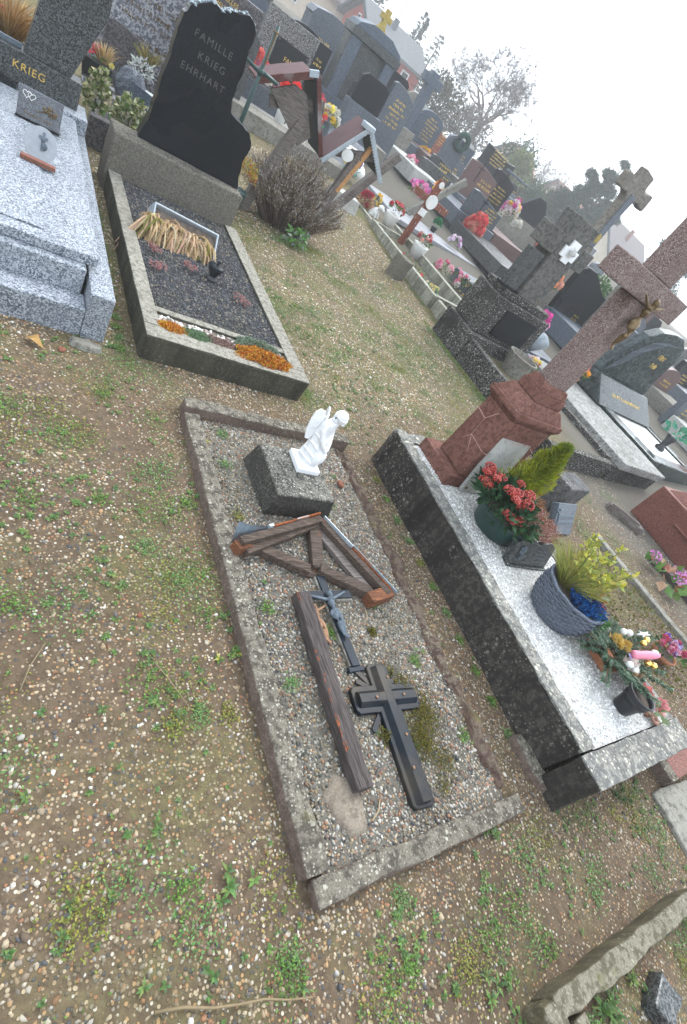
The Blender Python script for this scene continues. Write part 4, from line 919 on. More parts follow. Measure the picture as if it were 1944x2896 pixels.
for q, dx in enumerate((0, .012)): mb.add([V(-.03 + dx, -.05, .15), V(-.018 + dx, -.05, .15), V(-.002 + dx, -.12, .12), V(-.014 + dx, -.12, .12)], [(0, 1, 2, 3)], (.42, .33, .62))
mb.build('purple_ribbon', M_['petal'], t)
mb = MB(); P = [((.035 if k % 2 == 0 else .014) * math.cos(k * .628 + .3), (.035 if k % 2 == 0 else .014) * math.sin(k * .628 + .3)) for k in range(10)]; mb.prism(P, -.004, .004, M=Matrix.Translation((.22, .03, .18)) @ Matrix.Rotation(R(40), 4, 'X') @ Matrix.Rotation(R(20), 4, 'Z')); mb.build('white_star', M_['whitepaint'], t)

t = pot('flower_pot', 'empty glossy black pot with a flared double rim at the front of the white gravel', 'flower pot', (2.77, .185, .255), [(.045, 0), (.048, .004), (.055, .06), (.058, .085), (.066, .09), (.066, .10), (.062, .105), (.068, .112), (.074, .125), (.075, .135)], M_['plasticblack'])
t = thing('rose_bunch', 'two salmon pink artificial roses lying behind the black pot', 'flowers', (2.99, .16, .262))
mb = MB(); rose(mb, (-.02, .05, .05), .06, [(.62, .17, .17), (.70, .26, .24), (.5, .10, .11)], (-.3, -.5, .8)); rose(mb, (.05, -.03, .05), .06, [(.72, .36, .35), (.66, .28, .28), (.78, .46, .44)], (-.2, -.6, .8)); mb.build('petals', M_['petal'], t)
mb = MB(); clump(mb, (.02, -.02, .02), (.06, .07, .02), 16, .06, .03, [(.30, .36, .20), (.22, .3, .14)]); mb.build('leaves', M_['leaf'], t)
mb = MB(); pts = [((.004 + .0085 * a / 2.2) * math.cos(a), (.004 + .0085 * a / 2.2) * math.sin(a), .014 + .012 * (1 - a / 9)) for a in [k * .45 for k in range(20)]]
mb.tube(pts, [.004 + .0006 * k for k in range(20)], 8); o = mb.build('snail_shell', plain('brown_snail_shell', (.24, .11, .075), .4, .5, .4, 120), loc=(2.965, .085, .258), smooth=True); tag(o, 'brown spiral snail shell on white gravel by the front kerb', 'snail shell')

# ------------------------------------------------------------ things between the rows on the right
t = thing('vase_block', 'dark hollow granite flower block standing on the ground beyond the green planter', 'stone vase', (4.29, 1.95, 0), R(6))
mb = MB(); mb.rbox((-.19, -.11, 0), (.19, .11, .30), .06, .003); mb.build('block', stone('dark_vase_stone', (.16, .155, .155), (.06, .06, .06), (.5, .5, .48), stain=.4, lich=.4, mossy=.05), t, bevel=.012)
mb = MB(); mb.lathe([(.055, .3015), (.045, .3025), (.04, .301)], 16, (.05, 0, 0), caps=True); mb.build('hole', M_['ironblack'], t)
t = thing('leaning_plaque', 'grey memorial plaque with raised bars leaning back on the dark flower block', 'plaque', (4.04, 1.56, .02), rot=(R(-38), 0, R(4)))
mb = MB(); mb.box((-.19, 0, 0), (.19, .03, .26)); mb.build('panel', M_['granitem'], t, bevel=.004)
mb = MB(); mb.box((-.19, -.03, 0), (-.145, -.0005, .26)); mb.box((-.10, -.012, .10), (.16, -.0005, .125)); mb.box((-.10, -.012, .15), (.16, -.0005, .17))
for k in range(10): mb.ball((-.165 + rnd.uniform(-.015, .015), -.033, .03 + .02 * k), .012, n=6, m=4)
mb.build('raised_bars', M_['greymetal'], t, bevel=.002)
t = thing('grave_kerb', 'low narrow grey kerb strip running through mossy ground behind the basket', 'kerb')
mb = MB(); bar(mb, (4.72, 1.62, -.03), (4.92, .30, -.03), .085, .07, amp=.004); mb.build('kerb', M_['greyconc'], t, bevel=.005)
mb = MB(); bar(mb, (5.62, 1.42, 0), (5.74, .6, 0), .09, .06, amp=.003); o = mb.build('dark_plank', M_['woody'], bevel=.004); tag(o, 'dark flat plank lying before the pink flowers at the right edge', 'plank')
t = thing('red_tomb', 'big red terrazzo tomb end at the right edge behind the dark plank', 'tomb', (6.2, .9, 0))
mb = MB(); mb.rbox((0, 0, 0), (1.2, 1.2, .44), .12, .004); mb.build('body', M_['redgran'], t, bevel=.012)
mb = MB(); mb.frustum((.62, .6), .4405, .53, (1.1, 1.1), (.9, .9)); mb.rbox((-.03, .1, .25), (-.0005, .8, .275), .1, .002); mb.rbox((-.03, .42, .2755), (-.0005, .445, .42), .1, .002); mb.build('moulding', M_['redgran'], t, bevel=.01)
t = thing('weathered_log', 'short split piece of grey weathered wood on moss before the red tomb', 'wood piece', (5.72, 1.92, 0), R(-48))
mb = MB(); mb.rbox((-.22, -.06, 0), (.22, .06, .075), .03, .012, chip=.01); mb.build('log', M_['woodgrey'], t)
mb = MB(); mb.rbox((-.2, -.055, .072), (.16, -.02, .10), .03, .01, seed=4); mb.build('pale_splinter', M_['woodgrey'], t)
t = thing('pink_flowers', 'pink hydrangea heads with green and russet leaves at the right edge', 'flowers', (5.35, 1.12, 0))
mb = MB()
for c in ((-.05, -.09, .19), (.1, .0, .17), (-.03, .2, .13)): daisyball(mb, c, .05, 70, [(.62, .22, .55), (.72, .34, .64), (.5, .16, .44)])
mb.build('heads', M_['petal'], t)
mb = MB(); clump(mb, (0, .02, .08), (.16, .25, .07), 40, .13, .09, [(.10, .22, .05), (.16, .3, .08), (.35, .13, .08), (.5, .3, .2)]); mb.build('leaves', M_['leaf'], t)
t = pot('pansy_pot', 'terracotta bowl of purple and crimson pansies behind the fir arrangement', 'flower pot', (4.22, .46, gh(4.2, .46)), [(.06, 0), (.09, .05), (.10, .08)], M_['terracotta'])
mb = MB()
for k in range(26):
    a = rnd.uniform(0, 6.28); q = rnd.uniform(0, .12); rose(mb, (q * math.cos(a), q * math.sin(a), .14 + rnd.uniform(-.02, .02)), .035, rnd.choice([[(.16, .10, .38), (.24, .16, .5), (.6, .55, .7)], [(.5, .06, .14), (.62, .18, .28)], [(.7, .4, .5), (.5, .1, .2)]]), (rnd.uniform(-.5, .1), rnd.uniform(-.7, .2), .8))
mb.build('flowers', M_['petal'], t); mb = MB(); clump(mb, (0, 0, .10), (.12, .12, .04), 50, .05, .03, GREEN); mb.build('leaves', M_['leaf'], t)
mb = MB(); clump(mb, (0, 0, .02), (.5, .75, .03), 900, .03, .02, [(.12, .12, .03), (.16, .14, .04), (.10, .11, .03), (.2, .16, .06)], .5, -.1); o = mb.build('moss', M_['leaf'], loc=(4.3, .75, 0)); tag(o, 'yellow brown mossy ground cover beyond the white gravel grave', None, kind='stuff')
# lower right: old kerb, slab, brick end
t = thing('grave_surround', 'rough moss-stained old kerb corner in the lower right with weeds inside', 'grave surround')
mb = MB(); mb.rbox((1.63, -.565, -.05), (2.75, -.49, .10), .05, .006, seed=5, chip=.012, M=Matrix.Rotation(R(-2.5), 4, 'Z') @ Matrix.Translation((.02, .07, 0))); mb.build('kerb', M_['oldkerb'], t, bevel=.006)
mb = MB(); mb.rbox((1.68, -1.4, -.05), (1.76, -.575, .095), .05, .006, seed=6, chip=.01); mb.build('kerb', M_['oldkerb'], t, bevel=.006)
mb = MB(); mb.rbox((1.575, -.60, -.05), (1.665, -.50, .10), .04, .006, seed=7, chip=.015); mb.build('corner_block', M_['oldkerb'], t, bevel=.008)
mb = MB(); mb.rbox((0, 0, -.03), (.16, .1, .07), .04, .004, chip=.01); o = mb.build('dark_block', M_['granited'], loc=(2.16, -.80, 0), rot=(0, 0, .3), bevel=.008); tag(o, 'small dark stone block half buried among weeds in the lower right corner', 'stone')
mb = MB(); mb.rbox((0, -.42, -.04), (1.1, 0, .035), .08, .005, chip=.02, seed=8); o = mb.build('concrete_slab', M_['greyconc'], loc=(3.02, -.19, 0), rot=(0, 0, -.08), bevel=.008); tag(o, 'flat pale concrete slab at the right edge below the white gravel grave', 'slab')
t = thing('red_slab_end', 'end of a rusty red stone slab with grey cap below the front kerb', 'slab', (3.18, -.20, 0))
mb = MB(); mb.rbox((.09, 0, -.03), (1.0, .105, .075), .05, .004); mb.build('red_part', M_['redgran'], t, bevel=.006); mb = MB(); mb.rbox((0, -.002, -.03), (.0895, .107, .077), .05, .003); mb.build('grey_part', M_['kerb'], t, bevel=.006)

# ------------------------------------------------------------ grave with the black headstone
M_['kside'] = M_['kriegside']
t = thing('grave_surround', 'pale concrete grave frame of dark chippings under the rough-edged black headstone', 'grave surround')
def kerb3(a, b, seed, name='kerb'):
    k_ = kerb(t, a, (b[0], b[1], b[2] - .01), M_['kside'], seed, .06, .004, .005, name)
    mb = MB(); mb.rbox((a[0] - .0015, a[1] - .0015, b[2] - .01), (b[0] + .0015, b[1] + .0015, b[2]), .06, .002, seed=seed); mb.build('kerb_top', M_['kriegtop'], k_, bevel=.004)
kerb3((.785, 2.585, -.05), (.87, 4.52, .155), 21); kerb3((1.70, 2.585, -.05), (1.80, 4.52, .155), 22); kerb3((.785, 2.47, -.05), (1.80, 2.58, .155), 23)
kerb3((.872, 2.745, -.02), (1.698, 2.795, .150), 24, 'divider')
mb = MB(); mb.rbox((.76, 4.525, -.05), (1.76, 4.80, .405), .07, .004, seed=25, chip=.008); mb.build('base_block', M_['block'], t, bevel=.012)
t = thing('headstone', 'rough-edged black headstone engraved FAMILLE KRIEG EHRHART on a concrete block', 'headstone', (0, 4.65, .407))
out = [(.93, 0), (.965, .16), (.975, .31), (.97, .42), (.985, .55), (.98, .68), (.99, .80), (1.02, .865), (1.06, .89), (1.10, .925), (1.15, .945), (1.19, .93), (1.25, .965), (1.32, .985), (1.37, 1.0), (1.41, .985), (1.445, .94), (1.44, .84), (1.455, .70), (1.45, .60), (1.455, .51), (1.48, .45), (1.56, .425), (1.64, .405), (1.69, .36), (1.71, .31), (1.69, .21), (1.70, .1), (1.735, 0)]
o2 = []
for i in range(len(out) - 1):
    a, b = V(*out[i], 0), V(*out[i + 1], 0); k_ = 4
    for j in range(k_): p = a.lerp(b, j / k_); w_ = 0 if (j == 0 and i == 0) else 1; q = noise.noise_vector(V(p.x * 26, p.y * 26, 1)) * .009 * w_; o2.append((p.x + q.x, max(0, p.y + q.y)))
o2.append(out[-1])
mb = MB(); mb.prism(o2, 0, .13, taper=.985); mb.build('slab', M_['black'], t, bevel=.004)
text('FAMILLE\n  KRIEG\nEHRHART', .062, M_['engrave'], t, (1.215, -.002, .645), spacing=1.25, line=1.62)
# bevelled, rough top edge
mb = MB()
for p in o2:
    if (p[1] > .86 and p[0] < 1.44):
        mb.ball((p[0], .05 + rnd.uniform(-.04, .05), p[1] - .004), (rnd.uniform(.012, .022), rnd.uniform(.02, .035), rnd.uniform(.006, .014)), n=6, m=4, jit=.3)
mb.build('hewn_edge', granite('hewn_pale_edge', (.05, .06, .07), (.22, .27, .3), (.5, .58, .62), 120, .7), t)

t = thing('tipped_planter', 'grey window-box planter tipped over with straw-coloured dried heather spilling out', 'planter', (1.2, 3.90, .14), R(3), rot=(R(52), R(4), R(3))); t.scale = (1.06, 1.15, 1.15)
mb = MB()
L, a, b, h_ = .45, .085, .07, .11
x0, x1 = -L / 2, L / 2
mb.add([V(x0, -b, 0), V(x1, -b, 0), V(x1, b, 0), V(x0, b, 0), V(x0, -a, h_), V(x1, -a, h_), V(x1, a, h_), V(x0, a, h_), V(x0 + .012, -a + .01, h_), V(x1 - .012, -a + .01, h_), V(x1 - .012, a - .01, h_), V(x0 + .012, a - .01, h_), V(x0 + .012, -b + .01, .07), V(x1 - .012, -b + .01, .07), V(x1 - .012, b - .01, .07), V(x0 + .012, b - .01, .07)],
    [(3, 2, 1, 0), (0, 1, 5, 4), (1, 2, 6, 5), (2, 3, 7, 6), (3, 0, 4, 7), (4, 5, 9, 8), (5, 6, 10, 9), (6, 7, 11, 10), (7, 4, 8, 11), (8, 9, 13, 12), (9, 10, 14, 13), (10, 11, 15, 14), (11, 8, 12, 15)])
mb.build('box', M_['zinc'], t, bevel=.004)
mb = MB(); mb.rbox((x0 + .013, -b + .011, .07), (x1 - .013, b - .011, .095), .03, .006); mb.build('soil', M_['bark'], t)
mb = MB()
for k in range(380):
    x = rnd.uniform(x0 - .03, x1 - .06); y = rnd.uniform(-.06, .03); L = rnd.uniform(.11, .33); green = rnd.random() < .10
    dd = V(rnd.gauss(-.12 + x * .5, .28), -.60 + rnd.gauss(0, .3), 1).normalized(); pal_ = [(.20, .20, .05), (.28, .26, .08)] if green else [(.50, .36, .21), (.58, .44, .28), (.42, .29, .16), (.54, .38, .26)]
    b_ = V(x, y, .09); pts_ = []
    for q in range(7):
        u = q / 6; p = b_ + dd * L * u + V(0, -.10, -.16) * (L / .25) * u * u; pts_.append(p)
    col_ = pick(pal_, .2); rr_ = rnd.uniform(.0045, .0070)
    mb.tube(pts_, [rr_ * .5, rr_ * .9, rr_, rr_ * 1.05, rr_, rr_ * .8, rr_ * .3], 5, col_)
    for q in range(26):
        u = rnd.uniform(.15, 1); p = b_ + dd * L * u + V(0, -.10, -.16) * (L / .25) * u * u; o_ = rdir(); mb.leaf(p + o_ * rr_ * .8, (o_ + dd).normalized(), rdir(), .011, .0055, pick(pal_, .25))
mb.build('dried_heather', M_['dry'], t)
t = thing('urn', 'small black metal urn with lid and bird on the dark chippings', 'urn', (1.345, 3.42, .14), R(20))
mb = MB(); mb.lathe([(.042, 0), (.042, .008), (.026, .016), (.022, .03), (.036, .05), (.05, .075), (.054, .085), (.056, .09)], 24); mb.build('bowl', M_['plasticblack'], t, smooth=True)
mb = MB(); mb.lathe([(.056, .0905), (.058, .095), (.05, .102), (.03, .108), (.001, .11)], 24, caps=False); mb.tube([(0, 0, .108), (0, .0, .12), (.012, .0, .13), (.03, 0, .126)], [.008, .011, .009, .003], 8); mb.build('lid', M_['ironblack'], t, smooth=True)
SUC = [(.30, .12, .12), (.36, .17, .16), (.42, .25, .24), (.24, .09, .09)]
for x, y, s_, lab in ((.965, 3.47, .05, 'small wine-red succulent behind the others at the left edge of the chippings'), (.955, 3.27, .065, 'spreading pinkish succulent near the left kerb on the chippings'), (1.19, 3.42, .05, 'compact red succulent in the middle of the dark chippings'), (1.515, 3.24, .075, 'large pale pink succulent near the right kerb on the chippings')):
    mb = MB()
    for k in range(34):
        a = rnd.uniform(0, 6.28); q = rnd.uniform(0, s_); h_ = rnd.uniform(.01, .035)
        for j in range(7): d = rdir(.0); mb.leaf(V(q * math.cos(a), q * math.sin(a), h_), d, V(0, 0, 1), .016, .007, pick(SUC), .5)
    o = mb.build('succulent', M_['leaf'], loc=(x, y, .142)); tag(o, lab, 'succulent', 'red succulents on the dark chippings')
for nm, x, y, sx, sy, h_, pal, lab, cat in (('sedum', .94, 2.605, .085, .05, .03, [(.55, .20, .03), (.65, .30, .04), (.45, .10, .03), (.6, .42, .06)], 'small orange sedum at the left end of the white pebble bed', 'sedum'),
        ('sedum', 1.50, 2.585, .19, .085, .065, [(.58, .24, .03), (.68, .36, .05), (.48, .14, .03), (.52, .34, .05), (.4, .10, .03)], 'large orange sedum mound spilling over the right end of the front kerb', 'sedum'),
        ('sedum', 1.08, 2.61, .09, .05, .03, [(.17, .27, .14), (.22, .33, .2), (.14, .2, .11)], 'low grey green sedum beside the small orange one', 'sedum'),
        ('sedum', 1.49, 2.71, .15, .05, .06, [(.22, .28, .20), (.30, .36, .27), (.15, .2, .13)], 'taller grey green sedum behind the large orange mound', 'sedum'),
        ('sedum', 1.22, 2.62, .10, .05, .014, [(.30, .20, .17), (.38, .27, .24), (.24, .15, .12)], 'flat brownish sedum among the white pebbles in the middle', 'sedum')):
    mb = MB()
    for k in range(int(2600 * (sx * sy) / .01)):
        a = rnd.uniform(0, 6.28); q = rnd.uniform(0, 1) ** .5 * (1 + .35 * noise.noise(V(math.cos(a) * 2.5, math.sin(a) * 2.5, x * 7))); px_, py_ = sx * q * math.cos(a), sy * q * math.sin(a)
        lump = .6 + .5 * noise.noise(V(px_ * 30, py_ * 30, x)); zz = h_ * max(.1, (1 - q * q) * .9 * lump + .2) * rnd.uniform(.5, 1)
        mb.leaf(V(px_, py_, zz), rdir(-.1) + V(0, 0, .6), rdir(), rnd.uniform(.011, .024), rnd.uniform(.005, .009), pick(pal, .3))
    o = mb.build(nm, M_['leaf'], loc=(x, y, .14)); tag(o, lab, cat, 'sedums in the front bed')

# ------------------------------------------------------------ grey granite tomb on the left
t = thing('granite_tomb', 'large light grey granite tomb with stepped front at the left edge', 'tomb', (0, 0, 0))
def gbox(name, a, b, mat='granite', bv=.006):
    mb = MB(); mb.box(a, b); return mb.build(name, M_[mat], t, bevel=bv)
gbox('side_border', (.505, 2.515, -.05), (.615, 4.80, .245)); gbox('front_border', (-1.1, 2.52, -.05), (.503, 2.66, .15)); gbox('step', (-1.1, 2.662, -.05), (.488, 2.74, .275))
gbox('cover_slab', (-1.1, 2.715, .2765), (.535, 4.60, .325)); gbox('raised_panel', (-1.1, 2.80, .3255), (.30, 4.1, .334), bv=.003); gbox('back_border', (.20, 4.605, -.05), (.61, 4.90, .345))
t = thing('headstone', 'dark granite headstone with wide base lettered KRIEG in gold behind the grey tomb', 'headstone', (0, 4.72, .33))
mb = MB(); mb.box((-1.0, 0, 0), (.545, .16, .18)); mb.build('base', M_['granited'], t, bevel=.006)
mb = MB(); mb.prism([(.20, .18), (.475, .18), (.61, .60), (.59, 1.0), (.45, 1.15), (.33, 1.15)], .02, .14); mb.build('wing', M_['granited'], t, bevel=.005)
mb = MB(); mb.prism([(-.75, .18), (-.10, .18), (-.16, .95), (-.30, 1.15), (-.7, 1.15)], .02, .14); mb.build('wing', M_['granited'], t, bevel=.005)
mb = MB(); mb.box((-.09, .05, .181), (.19, .07, .21)); mb.box((-.02, .05, .211), (.0, .07, .7)); mb.build('bronze_support', M_['greymetal'], t, bevel=.002)
text('KRIEG', .062, M_['gold'], t, (.245, -.002, .10), spacing=1.15); text('E', .062, M_['gold'], t, (.06, -.002, .10))
t = thing('dry_grass_pot', 'tawny dried grass plant seen through the opening of the dark granite headstone', 'plant', (.13, 5.35, .28))
mb = MB(); mb.lathe([(.08, 0), (.1, .14)], 16); mb.build('pot', M_['plasticblack'], t, smooth=True)
mb = MB(); tuft(mb, (0, 0, .12), .06, 500, .42, .006, [(.42, .26, .10), (.52, .36, .17), (.33, .19, .07)], .7, .5); clump(mb, (-.12, -.02, .25), (.07, .06, .1), 60, .05, .035, [(.5, .05, .05), (.6, .1, .1)]); mb.build('grass', M_['dry'], t)
mb = MB(); mb.box((-.5, 0, 0), (.35, .3, .28)); o = mb.build('granite_ledge', M_['granitem'], loc=(0, 5.15, 0), bevel=.01); tag(o, 'grey stone ledge carrying the tawny dried grass behind the headstone', 'ledge')

t = thing('heart_plaque', 'slate grey plaque with two hearts and bronze roses leaning on the KRIEG base', 'plaque', (.30, 4.13, .338), rot=(R(-22), 0, R(0)))
mb = MB(); mb.prism([(-.115, 0), (.115, 0), (.115, .155), (-.115, .155)], 0, .022); mb.build('panel', granite('slate_grey_granite', (.06, .065, .075), (.10, .105, .12), (.16, .17, .18), 220, .35), t, bevel=.003)
mb = MB(); mb.box((-.12, -.03, -.004), (.12, .05, -.0005)); mb.build('foot', M_['granited'], t, bevel=.002)
mb = MB()
def heart(cx, cz, s_): return [(cx + s_ * 16 * math.sin(a) ** 3 / 16, -.002, cz + s_ * (13 * math.cos(a) - 5 * math.cos(2 * a) - 2 * math.cos(3 * a) - math.cos(4 * a)) / 16) for a in [k * 6.283 / 28 for k in range(29)]]
mb.tube(heart(-.075, .122, .021), .0018, 6); mb.tube(heart(-.05, .118, .020), .0018, 6); mb.build('hearts', M_['whitepaint'], t)
mb = MB()
for k in range(26): mb.ball((.045 + rnd.gauss(0, .016), -.004, .085 + rnd.gauss(0, .012)), (.006, .005, .006), n=6, m=4)
for k in range(7): mb.tube([(.03, -.003, .08), (.0 + .012 * k - .02, -.003, .055 + .004 * k)], .002, 5)
mb.tube([(-.058, -.002, .10), (-.04, -.002, .086), (-.03, -.002, .11)], .0012, 5); mb.build('bronze_roses', M_['bronze'], t, smooth=True)
text('A notre Tante', .024, M_['bronze'], t, (-.005, -.001, .03), spacing=1.05)
t = thing('oval_plaque', 'oval frosted glass plaque with a bronze cross on a small red wooden stand', 'plaque', (.285, 3.50, .336), R(-3)); t.scale = (.72, .72, .72)
mb = MB(); mb.lathe([(.108, 0), (.108, .008)], 32, sx=1, sy=1.12, M=Matrix.Translation((.0, .14, .10)) @ Matrix.Rotation(R(58), 4, 'X')); mb.build('glass', plain('frosted_glass', (.27, .29, .315), .35, .5, .08, 30), t, smooth=False, bevel=.002)
mb = MB(); mb.box((-.115, -.0, .0), (.115, .05, .03)); mb.build('stand', plain('mahogany_wood', (.20, .075, .05), .45, .4, .3, 40), t, bevel=.003)
mb = MB(); Mx = Matrix.Translation((.01, .135, .115)) @ Matrix.Rotation(R(-32), 4, 'X')
mb.box((-.009, -.006, -.05), (.009, -.001, .075), M=Mx); mb.box((-.03, -.0062, .03), (.03, -.0008, .047), M=Mx); mb.ball(Mx @ V(.012, -.006, -.02), (.022, .012, .03)); mb.ball(Mx @ V(.0, -.006, .02), (.015, .01, .02)); mb.build('bronze_cross', M_['greymetal'], t, smooth=False)
mb = MB()
x = -.09
for k in range(8): L = rnd.uniform(.012, .022); mb.box((x, -.0015, .012), (x + L, -.0003, .018)); x += L + .006
mb.build('lettering', M_['bronze'], t)
t = thing('wood_plaque', 'edge of a brown wooden plaque stand lying on the grey tomb at the left edge', 'plaque', (-.04, 2.98, .336), R(4))
mb = MB(); mb.box((-.16, 0, 0), (.055, .06, .06)); mb.build('stand', plain('walnut_wood', (.22, .12, .08), .5, .4, .3, 40), t, bevel=.004); mb = MB(); mb.box((-.16, .02, .0605), (.0, .035, .14)); mb.build('panel', M_['granited'], t, bevel=.002)
# ------------------------------------------------------------ gravestones farther back
def outline(kind, w_, h_):
    a = w_ / 2
    if kind == 'rect': return [(-a, 0), (a, 0), (a, h_), (-a, h_)]
    if kind == 'chamfer': return [(-a, 0), (a, 0), (a, h_ - .12 * w_), (a - .16 * w_, h_), (-a + .16 * w_, h_), (-a, h_ - .12 * w_)]
    if kind == 'arch': return [(-a, 0), (a, 0), (a, h_ - .22 * w_)] + [(a * math.cos(t), h_ - .22 * w_ + .22 * w_ * math.sin(t)) for t in [k * math.pi / 14 for k in range(1, 14)]] + [(-a, h_ - .22 * w_)]
    if kind == 'slant': return [(-a, 0), (a, 0), (a, h_ * .88)] + [(a - w_ * u, h_ * (.88 + .12 * (1 - (1 - u) ** 2.2))) for u in (.15, .3, .45, .6, .75, .88)] + [(-a, h_ * .97)]
    if kind == 'wave': return [(-a, 0), (a, 0), (a, h_ * .80)] + [(a - w_ * u, h_ * (.80 + .20 * (3 * u * u - 2 * u ** 3))) for u in (.1, .2, .3, .4, .5, .6, .7, .8)] + [(-a + .12 * w_, h_), (-a, h_ * .97)]
    if kind == 'peak': return [(-a * 1.0, 0), (a * 1.0, 0), (a * .98, h_ * .45), (a * .28, h_), (-a * .28, h_), (-a * .98, h_ * .45)]
    if kind == 'step': return [(-a, 0), (a, 0), (a, h_ * .86), (a * .15, h_ * .88), (a * .1, h_), (-a * .75, h_), (-a, h_ * .93)]
    if kind == 'swoop': return [(-a, 0), (a, 0), (a * 1.02, h_ * .72), (a * .75, h_ * .74), (a * .35, h_ * .82), (0, h_ * .92), (-a * .35, h_), (-a * .8, h_), (-a, h_ * .92)]
    if kind == 'concave': return [(-a, 0), (a, 0), (a * 1.05, h_ * .97), (a * .5, h_ * .93), (0, h_ * .94), (-a * .5, h_ * .97), (-a, h_)]
    if kind == 'gable': return [(-a, 0), (a, 0), (a, h_ * .86), (a * 1.06, h_ * .87), (a * .9, h_ * .95), (a * .2, h_), (-a * .2, h_), (-a * .9, h_ * .95), (-a * 1.06, h_ * .87), (-a, h_ * .86)]
def goldlines(mb, cx, cz, w_, rows, dz, y=-.003, hh=.5):
    """rows of short gilt strokes, too small to read"""
    for r_ in range(rows):
        L = w_ * rnd.uniform(.6, 1); x = cx - L / 2; z = cz - r_ * dz
        while x < cx + L / 2:
            l = rnd.uniform(.018, .035)
            mb.box((x, y, z), (x + l * .25, 0, z + dz * hh)); mb.box((x + l * .3, y, z + rnd.choice((0, dz * hh * .8, dz * hh * .4))), (x + l * .8, 0, z + dz * hh * rnd.choice((.5, .2, 1)) + .004))
            x += l + (.03 if rnd.random() < .15 else .006)
GRP = 'gravestones in the rows beyond the path'
def stone_thing(label, Y, x0, x1, z1, kind, mat, d=.12, z0=None, plinth=None, pm=None, gold=None, cross=None, slab=None, rz=0, top=None, group=GRP, name='gravestone'):
    cx = (x0 + x1) / 2; g = gz(cx, Y) - .05 if z0 is None else z0
    t = thing(name, label, 'gravestone', (cx, Y, g), rz, group); w_ = x1 - x0; b = 0
    if plinth:
        b = plinth; mb = MB(); mb.box((-w_ * .62, -.06, 0), (w_ * .62, d + .06, b - .0005)); mb.build('plinth', M_[pm or mat], t, bevel=.01)
    mb = MB(); mb.prism([(x, z + b) for x, z in outline(kind, w_, z1 - g - b)], 0, d); mb.build('stone', M_[mat], t, bevel=.008)
    if top:                                                          # pale bevelled rim catching the sky
        pass
    if gold:
        mb = MB()
        for q in gold: goldlines(mb, *q)
        mb.build('lettering', M_['gold'], t)
    if cross:
        x, z, s_ = cross; mb = MB(); mb.box((x - .012 * s_, -.006, z - .3 * s_), (x + .012 * s_, 0, z + .15 * s_)); mb.box((x - .1 * s_, -.0065, z), (x + .1 * s_, .0002, z + .024 * s_)); mb.build('cross', M_['ironblack'], t)
    if slab:
        sx0, sx1, ln, h_, sm = slab; mb = MB(); mb.rbox((sx0, -ln, 0), (sx1, -.07, h_), .2, .002); mb.build('slab', M_[sm], t, bevel=.012)
    return t
A = stone_thing('very dark granite gravestone behind the red wooden cross, three short gold lines', 12, 8.05, 9.08, 1.03, 'slant', 'granited', gold=[(.12, .62, .38, 2, .075), (.30, .44, .2, 1, .07)], slab=(-.6, .6, 2.2, .3, 'granitem'))
B = stone_thing('grey-black wave-topped gravestone with thin cross behind the salmon bouquet', 9.9, 8.12, 9.14, 1.24, 'wave', 'granitem', gold=[(.20, .72, .42, 6, .062)], cross=(-.12, .78, .9), plinth=.22, pm='granited', slab=(-.62, .62, 2.0, .26, 'granited'))
[c_ for c_ in B.children if c_.name.startswith('stone')][0].data.materials[0] = granite('charcoal_granite', (.02, .025, .03), (.055, .065, .08), (.12, .14, .16), 120, .3)
stone_thing('orange red granite gravestone with stepped top and a column of gold lines', 17, 11.12, 11.82, 1.60, 'step', 'orangegran', gold=[(.14, .72, .24, 6, .075)], plinth=.2)
D = stone_thing('grey granite stele with a dark round wreath at its top', 14, 9.75, 10.42, 1.76, 'arch', 'granitem')
mb = MB(); mb.tube([(.05 + .17 * math.cos(a), -.05, 1.05 + .17 * math.sin(a)) for a in [k * .3307 for k in range(20)]], .075, 8); wr = mb.build('wreath', plain('dark_wreath', (.03, .06, .05), .9, .2, .5, 40, .6), D)
stone_thing('brown granite gravestone with slanting top, dark cross and gold lines', 12, 9.28, 10.28, 1.62, 'slant', 'browngran', gold=[(.20, .80, .5, 2, .10, -.003, .6), (.0, .22, .24, 2, .08)], cross=(-.17, 1.0, 1.0), plinth=.12, slab=(-.58, .58, 2.2, .28, 'browngran'))
stone_thing('tall black gravestone with dipping top edge and a block of gold lines', 16, 12.55, 13.92, 2.17, 'concave', 'black', gold=[(-.05, 1.18, .7, 5, .085)])
stone_thing('black gravestone with cross and gold lines below the taller black stone', 13, 10.9, 11.75, 1.80, 'slant', 'black', gold=[(.05, .78, .5, 5, .085), (.2, .3, .2, 1, .08)], cross=(-.15, 1.05, .5))
mb = MB(); mb.box((-.12, -.14, 0), (.74, .02, .05)); o = mb.build('stone_ledge', M_['graniteblue'], loc=(11.25, 13.0 + .02, 1.86), bevel=.01); tag(o, 'narrow grey ledge between the two black gravestones', 'ledge')
stone_thing('plain black roof-shaped gravestone on a wide beige plinth', 12, 11.38, 12.48, 1.88, 'peak', 'black', plinth=.62, pm='greyconc')
G = stone_thing('black swooping gravestone with a small gold inscription, behind the red terrazzo cross', 7, 8.85, 10.0, 1.46, 'swoop', 'black', d=.16, gold=[(.22, .42, .26, 4, .07)], plinth=.32, pm='granitem', slab=(-.7, .75, 1.8, .36, 'graniteblue'))
mb = MB(); mb.rbox((-.1, -.2, 0), (.1, .1, 1.45), .1, .002); o = mb.build('granite_pillar', M_['greyconc'], loc=(10.1, 6.95, .15), bevel=.01); tag(o, 'pale grey stone pillar right of the black swooping gravestone', 'pillar')
